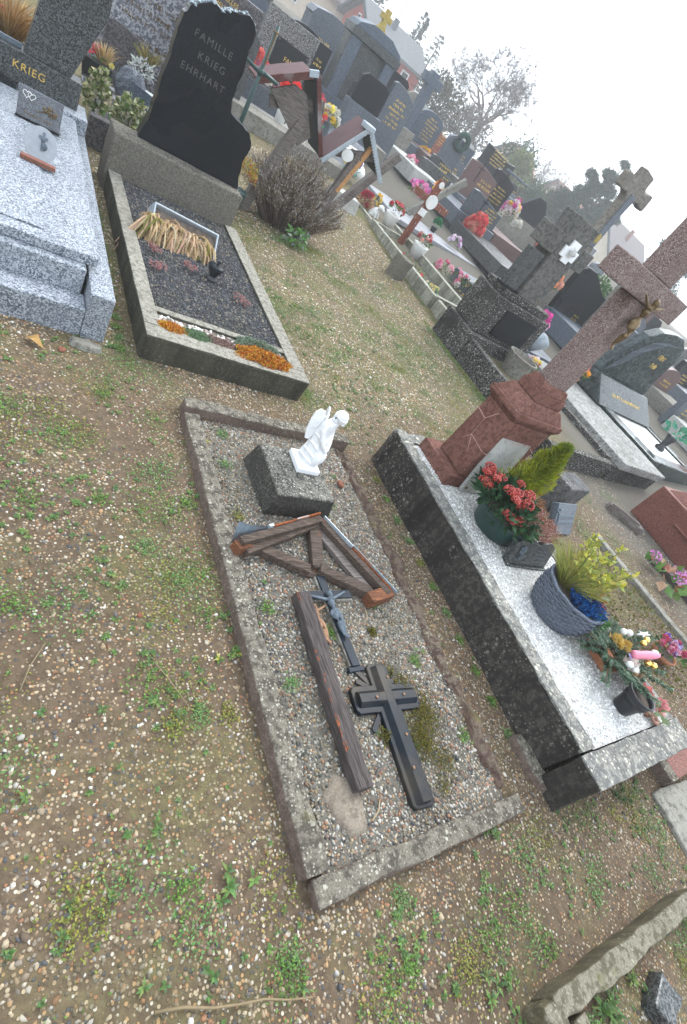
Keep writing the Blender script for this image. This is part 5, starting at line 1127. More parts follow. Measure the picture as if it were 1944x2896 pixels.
# chapel-shaped monument
t = thing('chapel_monument', 'tall blue granite chapel-shaped monument with a mossy yellow stone cross on its pediment', 'monument', (5.83, 12, .3), 0)
mb = MB(); mb.box((-.62, -.08, 0), (.62, .42, .62)); mb.build('plinth', M_['graniteblue'], t, bevel=.012)
mb = MB(); mb.box((-.54, .02, .6205), (.54, .36, 1.58)); mb.build('body', M_['granited'], t, bevel=.01)
for sx in (-1, 1): mb = MB(); mb.box((sx * .42 - .11, -.06, .62), (sx * .42 + .11, .0195, 1.58)); mb.build('pilaster', M_['graniteblue'], t, bevel=.008)
mb = MB(); mb.box((-.58, -.09, 1.5805), (.58, .42, 1.72)); mb.build('cornice', M_['granited'], t, bevel=.01)
mb = MB(); mb.prism([(-.55, 1.7205), (.55, 1.7205), (.5, 1.80), (.22, 1.90), (-.22, 1.90), (-.5, 1.80)], -.07, .40); mb.build('pediment', M_['graniteblue'], t, bevel=.01)
mb = MB(); mb.prism([(-.11, 1.90), (.11, 1.90), (.06, 1.97), (.045, 2.05), (.12, 2.05), (.12, 2.14), (.05, 2.14), (.05, 2.22), (-.05, 2.22), (-.05, 2.14), (-.12, 2.14), (-.12, 2.05), (-.045, 2.05), (-.06, 1.97)], .1, .2); mb.build('cross', M_['gr_ivory'], t, bevel=.01)
mb = MB(); mb.tube([(-.05, .0, .75), (-.02, -.03, 1.0), (.05, -.02, 1.2), (.02, -.02, 1.3), (-.06, -.01, 1.15)], .018, 6); mb.tube([(-.12, .0, 1.0), (.12, -.02, 1.1)], .016, 6); mb.build('relief', M_['granited'], t)
P = stone_thing('black clipped-corner gravestone with three gold lines before the chapel monument', 10.6, 5.18, 5.78, 1.585, 'chamfer', 'black', gold=[(.07, .63, .26, 1, .09), (-.07, .47, .30, 1, .09), (.07, .45, .0, 0, .09), (.14, .44, .26, 1, .09)], plinth=.86, pm='granitem', d=.1)
stone_thing('grey tomb with broad gabled top and engraved yellow lines behind the speckled FAMILLE stone', 14, 5.25, 6.25, 1.95, 'gable', 'granitem', d=.5, gold=[(-.1, .95, .45, 4, .08)])
stone_thing('narrow black stone between chapel monument and gold-lettered grey stone', 14, 7.40, 8.0, 1.93, 'chamfer', 'black', d=.2)
stone_thing('mid-grey gravestone covered with many gold lines right of the chapel monument', 12, 6.55, 7.2, 1.78, 'slant', 'granitem', gold=[(.0, 1.1, .42, 6, .085)])
stone_thing('dark grey gravestone with dense gold lines left of the orange red stone', 15, 9.25, 10.1, 1.82, 'arch', 'graniteblue', gold=[(.05, .95, .45, 7, .08)])
stone_thing('black arched gravestone showing only its shoulder behind the speckled FAMILLE stone', 13, 4.45, 5.35, 1.52, 'arch', 'black', d=.16)
stone_thing('blackish gravestone half hidden, with gold lines at the right of the FAMILLE stone', 11, 4.05, 4.68, 1.48, 'rect', 'black', gold=[(.16, .98, .16, 2, .07), (.12, .78, .2, 2, .07)])
t = stone_thing('speckled washed-stone gravestone with a black FAMILLE tablet behind the iron cross', 10, 3.17, 4.02, 1.49, 'rect', 'crossred', d=.14)
t.children[0].data.materials[0] = granite('black_white_speckle', (.03, .03, .03), (.10, .10, .10), (.36, .36, .35), 130, .8, w=(.4, .72))
mb = MB(); mb.box((-.19, -.02, .62), (.36, -.0005, 1.06)); mb.build('tablet', M_['black'], t, bevel=.004)
text('FAMILLE\nHAN', .085, M_['gold'], t, (-.0, -.0225, .80), align='LEFT', spacing=1.05, line=1.3)
mb = MB(); [mb.ball((x, -.022, z), .012, n=6, m=4) for x, z in ((-.165, 1.03), (.33, 1.03))]; mb.build('stud', M_['greymetal'], t)
# two stones at the upper left
t = stone_thing('big grey speckled gravestone with gold letters and a stone border, upper left', 7, .80, 1.56, 1.35, 'slant', 'granitem', d=.18, gold=[(.02, .93, .5, 3, .085), (.1, .62, .35, 2, .085)])
[c_ for c_ in t.children if c_.name.startswith('stone')][0].data.materials[0] = granite('pale_speckled_granite', (.10, .105, .13), (.27, .28, .31), (.45, .45, .47), 60, .5)
[c_ for c_ in t.children if c_.name.startswith('lettering')][0].data.materials[0] = M_['bronze']
stone_thing('purple dark polished slab leaning below the big grey speckled gravestone', 6.8, .86, 1.32, .66, 'slant', 'purple', d=.06)
stone_thing('dark square gravestone with small gold lettering right above the rough black headstone', 6.5, 1.40, 2.03, 1.42, 'rect', 'purple', d=.14)
for c_ in bpy.data.objects:
    if c_.get('label', '').startswith('dark square gravestone with small gold'): text('FAMILLES\nMELY - RE\nLOUIS', .048, M_['gold'], c_, (-.13, -.003, 1.31), align='LEFT', spacing=1.05, line=1.35)
# ------------------------------------------------------------ behind the black headstone, upper left
def bush(name, label, cat, x, y, z, r, n, L, W, pal, mat='leaf', group=None, zmin=-.6):
    mb = MB(); clump(mb, (0, 0, r[2]), r, n, L, W, pal, .5, zmin); mb.tube([(0, 0, 0), (0, 0, r[2])], [.012, .004], 5, (.08, .06, .04))
    o = mb.build(name, M_[mat], loc=(x, y, z)); tag(o, label, cat, group); return o
VAR = [(.44, .42, .24), (.20, .24, .08), (.58, .55, .38), (.09, .14, .04), (.14, .20, .06), (.30, .32, .14)]
bush('ivy', 'tall variegated ivy trailing between the dark base and the black planter', 'ivy', .75, 5.55, .10, (.085, .08, .20), 330, .05, .04, VAR)
bush('ivy', 'round variegated ivy cushion beside the rough-edged black headstone', 'ivy', .945, 5.15, .18, (.13, .11, .17), 480, .045, .035, VAR)
bush('groundsel', 'bright green weed below the tall trailing ivy', 'weed', .84, 5.4, .05, (.08, .06, .10), 70, .05, .025, [(.08, .22, .05), (.12, .3, .07)])
mb = MB(); mb.rbox((0, 0, -.05), (.95, .10, .23), .08, .003); o = mb.build('grave_border', M_['purple'], loc=(.70, 5.27, 0), bevel=.006); tag(o, 'dark polished border stone crossing the gap behind the two front tombs', 'border stone')
mb = MB(); mb.rbox((0, 0, -.05), (.9, .35, .30), .08, .003); o = mb.build('marble_step', granite('veined_grey_marble', (.18, .17, .17), (.26, .25, .25), (.36, .36, .36), 14, .5), loc=(.82, 5.75, 0), rot=(0, 0, .05), bevel=.008); tag(o, 'grey veined marble step under the black flower trough', 'step')
t = thing('flower_trough', 'black trough with red cyclamen, yellow pansy and tan ornamental grass', 'planter', (.76, 6.0, .30), R(-4))
mb = MB(); mb.frustum((0, 0), 0, .02, (.2, .13), (.2, .13)); mb.frustum((0, 0), .0205, .15, (.20, .13), (.24, .17)); mb.build('trough', M_['plasticblack'], t, bevel=.01)
mb = MB(); tuft(mb, (.04, 0, .14), .03, 160, .24, .005, [(.5, .36, .18), (.58, .44, .24), (.4, .26, .1)], .5, .6); mb.build('grass', M_['dry'], t)
mb = MB()
for k in range(26): mb.leaf(V(-.07 + rnd.gauss(0, .03), rnd.gauss(0, .03), .20 + rnd.gauss(0, .03)), rdir(.2), rdir(), .06, .035, pick([(.55, .04, .06), (.65, .08, .1)]))
rose(mb, (.10, -.05, .17), .03, [(.7, .6, .1), (.75, .72, .5)], (0, -.8, .6)); clump(mb, (0, 0, .15), (.1, .06, .03), 30, .05, .03, GREEN); mb.build('flowers', M_['petal'], t)
t = thing('grey_rock_plaque', 'rough blue grey granite lump with smooth face behind the variegated ivy', 'stone plaque', (1.02, 5.95, .30), 0)
mb = MB(); mb.ball((0, 0, .11), (.13, .08, .14), n=16, m=10, jit=.1); mb.build('rock', M_['granitem'], t); mb = MB(); mb.prism([(-.02, .04), (.16, .0), (.18, .14), (.02, .17)], -.10, -.07); mb.build('face', M_['graniteblue'], t)
bush('silver_plant', 'silvery white leaved plant behind the blue grey granite lump', 'plant', 1.13, 6.25, .40, (.10, .08, .10), 170, .05, .014, [(.55, .57, .55), (.45, .48, .46), (.62, .64, .6)])
t = thing('page_plaque', 'white marble book plaque with small gold rolls tucked behind the black headstone', 'plaque', (1.13, 5.85, .30), rot=(R(-40), 0, R(-20)))
mb = MB(); mb.prism([(-.09, 0), (.12, 0), (.12, .19), (-.09, .19)], 0, .02); mb.build('page', M_['whitepaint'], t, bevel=.004); mb = MB(); mb.tube([(-.14, -.01, .02), (-.02, -.02, .02)], .012, 8); mb.tube([(-.10, -.01, .12), (-.02, -.02, .12)], .012, 8); mb.build('gold_roll', M_['gr_ivory'], t)
t = thing('brown_planter', 'small dark pot of dry brown plants against the edge of the black headstone', 'flower pot', (1.20, 6.45, .45), 0)
mb = MB(); mb.lathe([(.05, 0), (.07, .1)], 16); mb.build('pot', M_['plasticblack'], t, smooth=True); mb = MB(); tuft(mb, (0, 0, .09), .05, 120, .2, .008, [(.25, .18, .07), (.3, .26, .1), (.2, .2, .07)], .8, .4); mb.build('plants', M_['dry'], t)

# dry lavender bush and neighbours
t = thing('lavender_bush', 'large dried grey brown lavender bush right of the black headstone', 'bush', (2.72, 5.75, 0))
mb = MB()
for k in range(900):
    a = rnd.uniform(0, 6.283); q = rnd.uniform(0, 1) ** .55; sx, sy = .60, .45
    b = V(sx * .45 * q * math.cos(a), sy * .45 * q * math.sin(a), 0); e = V(sx * q * math.cos(a) * 1.05, sy * q * math.sin(a) * 1.05, (.60 + .16 * (1 - q)) * rnd.uniform(.65, 1.05) * (1 - .35 * q * q))
    mid = b.lerp(e, .5) + V(rnd.gauss(0, .03), rnd.gauss(0, .03), .02)
    c = pick([(.15, .105, .08), (.20, .15, .115), (.25, .19, .14), (.11, .08, .06)]); mb.tube([b, mid, e], [.0028, .0022, .0012], 4, c, cap=False)
    for j in range(20):
        u = rnd.uniform(.1, 1.05); p = mid.lerp(e, u) ; mb.leaf(p, (e - b).normalized() + rdir() * 1.1, rdir(), rnd.uniform(.016, .036), rnd.uniform(.005, .010), pick([(.27, .20, .15), (.34, .28, .23), (.19, .13, .09), (.42, .38, .34), (.22, .21, .12), (.13, .09, .06)]))
    if rnd.random() < .75:
        d = (e - mid).normalized()
        for j in range(6): mb.leaf(e + d * .008 * j, d + rdir() * .6, rdir(), .016, .009, pick([(.46, .43, .40), (.55, .52, .49), (.34, .30, .27)]))
mb.build('stems', M_['dry'], t)
bush('green_undergrowth', 'bright green leaves at the foot of the dried lavender bush', 'plant', 2.72, 5.28, 0, (.16, .10, .09), 120, .07, .03, [(.10, .24, .06), (.15, .3, .08), (.35, .38, .33)])
t = thing('yellow_plant', 'yellow and orange plant in a green tub between headstone and lavender', 'plant', (2.0, 5.35, 0)); t.scale = (.85, .85, .85)
mb = MB(); mb.lathe([(.08, 0), (.10, .26), (.11, .28)], 20); mb.build('tub', M_['plasticgreen'], t, smooth=True)
mb = MB(); clump(mb, (0, 0, .45), (.13, .12, .13), 260, .05, .02, [(.52, .36, .06), (.55, .22, .05), (.42, .36, .08), (.3, .3, .08)]); mb.build('leaves', M_['leaf'], t)

# iron cross
t = thing('iron_cross', 'slender dark green iron cross rising beside the rough-edged black headstone', 'cross', (1.83, 5.45, 0), R(3))
mb = MB(); mb.tube([(-.02, 0, 0), (0, 0, .7), (.0, 0, 1.44)], [.022, .02, .016], 10); mb.build('shaft', M_['plasticgreen'], t, smooth=True)
mb = MB(); mb.tube([(-.15, 0, 1.135), (-.04, 0, 1.11), (.0, 0, 1.11)], [.014, .016, .024], 8); mb.tube([(0, 0, 1.11), (.05, 0, 1.115), (.17, -.01, 1.105)], [.024, .018, .016], 8); mb.ball((0, 0, 1.11), .032, n=10, m=8); mb.build('arms', M_['plasticgreen'], t, smooth=True)
mb = MB(); mb.tube([(0, -.018, 1.17), (0, -.016, 1.40)], .008, 6); mb.tube([(-.03, -.01, 1.40), (.03, -.01, 1.40)], .008, 6); mb.build('bronze_strip', M_['bronze'], t)

# wooden grave crosses with little roofs
def roofboard(t, p0, p1, dep, th, mat, name):
    mb = MB(); M, L = barM(p0, p1, (0, 0, 1)); mb.rbox((0, 0, 0), (L, dep, th), .1, .002, M=M); return mb.build(name, mat, t, bevel=.003)
t = thing('roofed_cross', 'grey wooden grave cross under a red-painted little gabled roof', 'wooden cross', (2.32, 5.65, 0))
mb = MB(); bar(mb, (-.12, .05, -.05), (.10, .05, .95), .10, .07, up=(0, -1, 0), amp=.003); bar(mb, (-.22, .055, .90), (.27, .055, 1.10), .045, .10, y0=-.02, amp=.003, up=(0, 0, 1)); mb.build('post', M_['woodgrey'], t)
mb = MB(); mb.prism([(-.29, 1.03), (.15, .76), (.24, .88), (.03, 1.16), (-.10, 1.17)], .0, .025); o = mb.build('backboard', M_['woodgrey'], t, bevel=.003)
roofboard(t, (-.44, -.05, 1.03), (.0, -.05, 1.315), .34, .018, M_['roofred'], 'roof_board'); roofboard(t, (.0, -.05, 1.315), (.36, -.05, .80), .34, .018, M_['darkwood'], 'roof_board')
mb = MB(); bar(mb, (-.45, -.065, 1.0), (.0, -.065, 1.29), .016, .055); mb.build('bargeboard', M_['redpaint'], t); mb = MB(); bar(mb, (.01, -.065, 1.325), (.37, -.065, .79), .02, .04); mb.build('bargeboard', M_['redpaint'], t)
mb = MB()
for k in range(26):
    u = k / 25; p = V(-.44, -.05, 1.06).lerp(V(-.02, -.05, 1.325), u); mb.add([p + V(-.008, -.012, .0), p + V(.010, -.012, .006), p + V(.004, -.012, -.022)], [(0, 2, 1)], (.55, .55, .55))
    p = V(-.44, .29, 1.06).lerp(V(-.02, .29, 1.325), u); 
mb.build('scalloped_trim', M_['zinc'], t); mb = MB(); bar(mb, (-.05, -.075, 1.285), (.03, -.075, 1.32), .03, .05); mb.build('ridge_tin', M_['zinc'], t)
t = thing('roofed_cross', 'wooden grave cross with oval plate under a mauve tin roof with grey scalloped edging', 'wooden cross', (2.98, 5.55, 0))
mb = MB(); bar(mb, (-.10, .03, -.05), (.06, .03, 1.0), .08, .06, up=(0, -1, 0), amp=.003); bar(mb, (-.16, .03, .88), (.24, .03, 1.02), .05, .07, amp=.003); mb.build('post', M_['woodgrey'], t)
mb = MB(); bar(mb, (.02, .0, .62), (.14, .0, 1.12), .045, .03, up=(0, -1, 0)); mb.build('orange_strut', plain('orange_stained_wood', (.42, .22, .09), .7, .3, .2, 20), t)
mb = MB(); mb.lathe([(.055, 0), (.055, .012)], 20, sx=1.25, M=Matrix.Translation((-.06, -.02, .95)) @ Matrix.Rotation(R(90), 4, 'X')); mb.build('oval_plate', M_['whitepaint'], t, bevel=.003)
roofboard(t, (-.27, -.06, .82), (.02, -.06, 1.25), .36, .016, M_['roofred'], 'roof_board'); roofboard(t, (.02, -.06, 1.25), (.37, -.06, .94), .36, .016, M_['darkwood'], 'roof_board')
for a, b in (((-.29, -.07, .79), (.01, -.07, 1.235)), ((.01, -.07, 1.24), (.39, -.07, .91))):
    mb = MB(); bar(mb, a, b, .008, .03)
    for k in range(17):
        p = Vector(a).lerp(Vector(b), (k + .5) / 17); mb.ball((p.x, p.y, p.z - .006), (.013, .005, .02), n=6, m=4)
    mb.build('scalloped_trim', M_['zinc'], t)
mb = MB(); mb.box((-.05, -.08, 1.22), (.06, .05, 1.275)); mb.build('ridge_tin', M_['zinc'], t, bevel=.01)
mb = MB(); bar(mb, (3.35, 6.4, -.02), (3.95, 6.4, 1.15), .09, .08, up=(0, -1, 0), amp=.003); o = mb.build('leaning_post', M_['woodgrey'], bevel=.004); tag(o, 'weathered grey wooden post leaning to the right behind the scalloped roof', 'post')

# row beyond the gravel path: kerbed graves along x = 4.9
def row(name, label, cat, items, mat, group=None):
    t = thing(name, label, cat, (0, 0, 0), 0, group)
    for i, (a, b) in enumerate(items): kerb(t, a, b, mat, 40 + i, .09, .004, .006)
    return t
M_['whitekerb'] = stone('greenish_white_kerb', (.44, .44, .38), (.22, .22, .16), (.5, .5, .44), (.15, .16, .06), stain=.35, lich=.3, mossy=.25, drip=True)
row('grave_surround', 'pale mossy kerbed grave with the red wooden cross beyond the gravel path', 'grave surround', [((4.87, 5.44, -.05), (4.95, 7.62, .20)), ((4.955, 5.44, -.05), (5.62, 5.52, .20)), ((5.625, 5.30, -.05), (5.72, 7.62, .22)), ((4.955, 7.55, -.05), (5.62, 7.62, .20))], M_['whitekerb'])
row('grave_surround', 'pale kerbed grave with brown shrub and white ornaments in front of the scalloped roof', 'grave surround', [((4.90, 7.66, -.05), (4.98, 8.8, .17)), ((4.985, 8.72, -.05), (5.7, 8.8, .20)), ((5.64, 7.66, -.05), (5.72, 8.715, .20))], M_['whitekerb'])
row('grave_surround', 'short pale kerb stretch just before the black lichen-spotted tomb', 'grave surround', [((4.92, 4.96, -.05), (5.0, 5.40, .19)), ((5.62, 4.96, -.05), (5.71, 5.26, .21))], M_['whitekerb'])
t = thing('boundary_stone', 'short leaning concrete boundary post at the edge of the gravel path', 'post', (4.56, 5.98, -.03), rot=(0, R(4), R(20)))
mb = MB(); mb.rbox((-.11, -.10, 0), (.11, .10, .33), .05, .008, chip=.01); mb.build('post', M_['block'], t, bevel=.01)
mb = MB(); mb.ball((-.02, -.06, .0), (.18, .15, .06), n=16, m=8, jit=.12); mb.build('footing', M_['block'], t)
t = thing('red_cross', 'red-brown wooden cross with round white plate standing in a pale kerbed grave', 'wooden cross', (5.43, 7.45, .05), rot=(0, R(3), 0))
mb = MB(); mb.rbox((-.05, -.03, 0), (.05, .03, 1.10), .08, .003); mb.build('shaft', M_['redwood'], t, bevel=.005); mb = MB(); mb.rbox((-.36, -.034, .74), (.40, -.0305 + .05, .84), .08, .003); mb.build('crossbar', M_['redwood'], t, bevel=.005)
mb = MB(); mb.lathe([(.10, 0), (.10, .02)], 22, M=Matrix.Translation((.02, -.036, .79)) @ Matrix.Rotation(R(90), 4, 'X')); mb.build('round_plate', M_['whitepaint'], t, bevel=.003); mb = MB(); mb.box((-.075, -.05, .56), (.05, -.0305, .66)); mb.build('square_plate', M_['whitepaint'], t, bevel=.003); mb = MB(); mb.lathe([(.045, 0), (.045, .015)], 16, M=Matrix.Translation((.0, -.031, 1.04)) @ Matrix.Rotation(R(90), 4, 'X')); mb.build('small_plate', M_['whitepaint'], t, bevel=.003)

def flowers(name, label, x, y, z, pal, r=(.12, .12, .08), n=16, s_=.05, leafpal=GREEN, potm=None, poth=.14, potr=.09, nl=60, group='flower arrangements on the graves'):
    t = thing(name, label, 'flowers', (x, y, z), 0, group); b = 0
    if potm:
        mb = MB(); mb.lathe([(potr * .7, 0), (potr * .95, poth * .9), (potr, poth), (potr * .85, poth), (potr * .8, poth * .8)], 18); mb.build('pot', M_[potm], t, smooth=True); b = poth
    for k in range(n):
        mb = MB(); d = rdir(-.1); rose(mb, (d.x * r[0], d.y * r[1], b + r[2] + d.z * r[2]), s_ * rnd.uniform(.7, 1.1), [pick(pal, .1)] * 2, (d.x, d.y - .4, d.z + .4)); mb.build('bloom', M_['petal'], t)
    mb = MB(); clump(mb, (0, 0, b + r[2] * .7), (r[0] * 1.1, r[1] * 1.1, r[2]), nl, .06, .03, leafpal); mb.build('leaves', M_['leaf'], t)
    return t
RED = [(.6, .05, .07), (.7, .12, .14)]; PINK = [(.72, .28, .38), (.78, .45, .52), (.66, .18, .30)]; SAL = [(.78, .22, .18), (.8, .35, .28), (.7, .1, .1)]; YEL = [(.8, .55, .05), (.85, .7, .15)]; WHT = [(.75, .74, .70), (.68, .66, .6)]; ORA = [(.85, .38, .03), (.8, .5, .06)]; MAG = [(.68, .10, .38), (.75, .3, .55), (.8, .7, .75)]
flowers('pot_roses', 'white pot of red roses left of the red wooden cross', 5.25, 7.75, .18, RED, potm='whitepaint', poth=.2, potr=.13, n=12)
flowers('pot_roses', 'white pot of pale and crimson roses right of the red wooden cross', 5.58, 7.15, .10, [(.75, .45, .42), (.6, .1, .12)], potm='whitepaint', poth=.22, potr=.13, n=14)
flowers('begonias', 'pink begonias at the far end of the flower strip behind the second kerb', 6.25, 7.0, .02, PINK, (.3, .25, .16), 16, .06, GREEN + [(.28, .16, .05)], nl=130)
flowers('begonias', 'pink and white begonias with russet leaves in the middle of the flower strip', 6.40, 6.45, .02, PINK + WHT, (.3, .3, .2), 22, .065, GREEN + [(.33, .18, .06), (.4, .3, .1)], nl=190)
flowers('begonias', 'pink cyclamen and begonias against the black lichen-spotted pedestal', 6.1, 5.6, .02, PINK, (.28, .3, .22), 26, .065, GREEN + [(.33, .14, .06)], nl=210)
flowers('small_flowers', 'tiny red flowers and grey leaves inside the pale mossy kerbed grave', 5.28, 6.65, .0, RED + [(.5, .3, .25)], (.22, .4, .08), 7, .04, [(.24, .27, .16), (.18, .25, .1), (.3, .26, .18)], nl=260)
flowers('yellow_pansies', 'pale yellow pansies and green glass near the corner of the pale kerbed grave', 5.30, 6.05, .03, [(.75, .66, .3), (.7, .65, .45)], (.2, .15, .05), 10, .045, [(.1, .3, .24), (.2, .3, .15)], nl=80)
t = flowers('brown_shrub', 'withered brown shrub with a crimson bow beside the white dog figurine', 4.98, 8.25, .10, [(.45, .06, .09)], (.16, .14, .14), 7, .07, [(.38, .22, .12), (.45, .3, .18), (.3, .17, .1)], nl=330)
flowers('yellow_flowers', 'small upright yellow flowers on a dark stem behind the white dog figurine', 5.22, 8.3, .18, YEL, (.06, .06, .12), 12, .04, [(.1, .12, .05)], nl=30)
t = thing('dog_figurine', 'white ceramic seated dog figurine inside the pale kerb', 'figurine', (5.15, 8.05, .06), R(30))
mb = MB(); mb.tube([(0, .06, .0), (0, .05, .10), (0, .0, .18), (0, -.03, .22)], [.07, .075, .055, .035], 14); mb.ball((0, -.05, .255), (.042, .055, .042), n=12, m=8); mb.ball((0, -.10, .24), (.022, .035, .02), n=8, m=6)
for sx in (-1, 1): mb.tube([(sx * .035, -.03, .16), (sx * .04, -.05, .08), (sx * .04, -.06, .0)], [.022, .018, .018], 8); mb.ball((sx * .045, -.035, .25), (.012, .02, .035), n=8, m=6); mb.ball((sx * .06, .03, .04), (.03, .06, .04), n=8, m=6)
o = mb.build('body', M_['whitepaint'], t, smooth=True); r_ = o.modifiers.new('remesh', 'REMESH'); r_.mode = 'VOXEL'; r_.voxel_size = .007; r_.use_smooth_shade = True
mb = MB(); mb.frustum((0, 0), 0, .28, (.5, .34), (.42, .28)); o = mb.build('white_box', M_['marble'], loc=(4.35, 7.75, 0), bevel=.01); tag(o, 'white painted stone box behind the dried lavender bush', 'stone box')
# grey slab tomb
t = thing('slab_tomb', 'long low grey granite tomb with small ornaments, beyond the flower strip', 'tomb', (5.75, 8.35, 0))
mb = MB(); mb.rbox((0, 0, -.05), (2.1, 1.3, .20), .2, .002); mb.rbox((-.05, -.06, .2005), (2.15, 1.36, .28), .2, .002, seed=3); mb.build('slab', M_['granitem'], t, bevel=.012)
t.children[0].data.materials[0] = granite('fine_grey_granite', (.16, .16, .17), (.27, .28, .30), (.38, .39, .41), 160, .5)
flowers('purple_bunch', 'mauve and white flower bunch at the right end of the grey slab tomb', 7.35, 8.62, .28, [(.55, .28, .55), (.75, .65, .75)], (.12, .1, .1), 16, .06, potm=None, nl=30)
flowers('round_cactus', 'round bright green artificial cactus in dark pot on the grey slab tomb', 7.05, 9.0, .28, [(.05, .28, .12)], (.07, .07, .08), 40, .035, [(.04, .25, .1)], potm='plasticblack', poth=.09, potr=.07, nl=30)
flowers('orange_flowers', 'orange chrysanthemums right of the red wooden cross', 7.05, 9.55, .55, ORA, (.09, .09, .13), 13, .07, potm='terracotta', poth=.15, potr=.1)
flowers('pink_bunch', 'pink and white flowers left of the red wooden cross, before the dark granite stone', 6.75, 9.65, .45, MAG, (.22, .14, .17), 20, .08, nl=60)
flowers('salmon_bouquet', 'large hanging bouquet of salmon red gladioli against the wave-topped gravestone', 8.35, 9.55, .35, SAL, (.22, .14, .30), 48, .09, [(.10, .34, .08), (.2, .42, .1)], nl=90)
flowers('yellow_rose', 'yellow and cream roses at the foot of the salmon bouquet', 8.9, 9.2, .28, [(.8, .66, .25), (.8, .75, .6)], (.1, .1, .07), 8, .07, nl=20)
t = thing('black_border_tomb', 'black granite border with slate plaque and white corners at the end of the flower strip', 'tomb', (7.95, 7.3, 0))
mb = MB(); mb.box((0, 0, -.05), (.12, 2.3, .30)); mb.box((.1205, 0, -.05), (1.2, .12, .30)); mb.build('border', M_['black'], t, bevel=.01); mb = MB(); mb.rbox((.13, .13, 0), (1.2, 2.3, .20), .2, .003); mb.build('bed', M_['graniteblue'], t)
t = thing('brown_slab', 'brown flat tomb slab right of the salmon bouquet', 'tomb slab', (9.45, 8.9, .12)); mb = MB(); mb.rbox((0, 0, 0), (.9, 1.4, .26), .2, .003); mb.build('slab', M_['browngran'], t, bevel=.012)
t = thing('beige_slab', 'beige stone tomb slab between the bouquet and the gravel lane', 'tomb slab', (10.6, 9.2, .15)); mb = MB(); mb.rbox((0, 0, 0), (1.5, 2.6, .25), .2, .003); mb.build('slab', plain('beige_stone', (.42, .36, .28), .85, .2, .1, 10), t, bevel=.012)
flowers('mixed_bouquet', 'tall mixed white, pink and yellow bouquet between the wave-topped and roof-shaped stones', 10.15, 10.9, .9, WHT + MAG + YEL, (.2, .14, .3), 34, .09, nl=70)
flowers('pale_bunch', 'white bunch standing at the left foot of the roof-shaped stone', 11.1, 11.4, .9, WHT, (.12, .1, .14), 14, .08, nl=30)

# dark lichen-spotted tomb with the grey cross
t = row('grave_surround', 'black kerbed grave dotted with white lichen in front of the grey cross', 'grave surround', [((4.62, 2.66, -.05), (4.72, 4.80, .29)), ((4.725, 2.58, -.05), (6.08, 2.67, .225)), ((5.98, 2.675, -.05), (6.08, 4.80, .26))], M_['spotted'])
mb = MB(); mb.add(*sheet(4.72, 5.98, 2.67, 4.4, .20, 14, .02)); mb.build('earth', M_['ground'], t)
t = thing('cross_pedestal', 'grey stone cross with white rose relief on a stepped black pedestal with dark tablet', 'stone cross', (5.16, 4.52, .1))
mb = MB(); mb.rbox((-.56, -.30, -.1), (.62, .30, .24), .09, .004); mb.rbox((-.50, -.22, .2405), (.50, .26, .70), .09, .004, seed=2, chip=.006); mb.rbox((-.44, -.17, .7005), (.44, .22, .78), .09, .004, seed=3); mb.build('pedestal', M_['spotted'], t, bevel=.012)
mb = MB(); mb.rbox((-.20, -.12, .78), (.20, .14, 1.71), .09, .004, seed=4); mb.rbox((-.385, -.123, 1.29), (-.2005, .143, 1.51), .09, .004); mb.rbox((.2005, -.123, 1.29), (.40, .143, 1.51), .09, .004, seed=5); mb.build('cross', stone('grey_lichened_cross', (.17, .165, .15), (.075, .075, .07), (.45, .45, .42), (.16, .13, .05), stain=.5, lich=.6, mossy=.3), t, bevel=.012)
mb = MB(); mb.box((-.28, -.24, .30), (.33, -.2205, .62)); mb.build('tablet', M_['black'], t, bevel=.006)
mb = MB(); mb.prism([(-.13, 1.33), (-.06, 1.33), (-.06, 1.29), (.06, 1.29), (.06, 1.33), (.13, 1.33), (.13, 1.44), (.07, 1.44), (.07, 1.52), (-.07, 1.52), (-.07, 1.44), (-.13, 1.44)], -.150, -.1235); mb.build('white_plate', M_['white'], t, bevel=.004)
mb = MB(); rose(mb, (0, -.155, 1.41), .07, [(.75, .75, .74), (.7, .7, .69)], (0, -1, .1)); mb.build('rose_relief', M_['petal'], t)
t = thing('black_stele', 'narrow black granite stele standing at the left of the grey cross', 'stele', (4.80, 4.42, .88))
mb = MB(); mb.prism([(-.11, 0), (.12, 0), (.12, .46), (-.11, .46)], 0, .09); mb.build('stele', M_['granited'], t, bevel=.006); mb = MB(); mb.box((-.135, -.02, -.0005), (.145, .12, .03)); mb.build('foot', M_['black'], t, bevel=.004)
t = thing('concrete_pot', 'pale tapered concrete flower pot on the black kerbed grave', 'flower pot', (5.28, 3.98, .20), R(-10))
mb = MB(); mb.lathe([(.135, 0), (.185, .19), (.20, .225), (.20, .235), (.175, .235), (.165, .17), (.001, .16)], 26, caps=False); mb.build('pot', M_['greyconc'], t, smooth=False); mb = MB(); mb.lathe([(.165, .2), (.001, .205)], 20, caps=False); mb.build('soil', M_['bark'], t)
flowers('magenta_bunch', 'pink and white artificial bunch by the dark tablet', 6.35, 5.0, .48, MAG, (.12, .1, .15), 22, .07, nl=20)
flowers('magenta_pot', 'small yellow and magenta flowers below the dark tablet', 5.85, 4.25, .22, MAG + YEL, (.09, .09, .09), 12, .05, nl=40)
t = thing('blue_pot', 'pale blue metal watering pot lying on grey slabs behind the pedestal', 'pot', (5.95, 4.55, .42), rot=(0, R(50), 0)); mb = MB(); mb.lathe([(.07, 0), (.10, .2), (.11, .22), (.08, .215)], 18); mb.build('pot', M_['zinc'], t, smooth=True)
mb = MB()
for k in range(4): mb.rbox((0, .55 * k, .0), (.9 - .05 * k, .55 * k + .5, .22 + .02 * k), .12, .006)
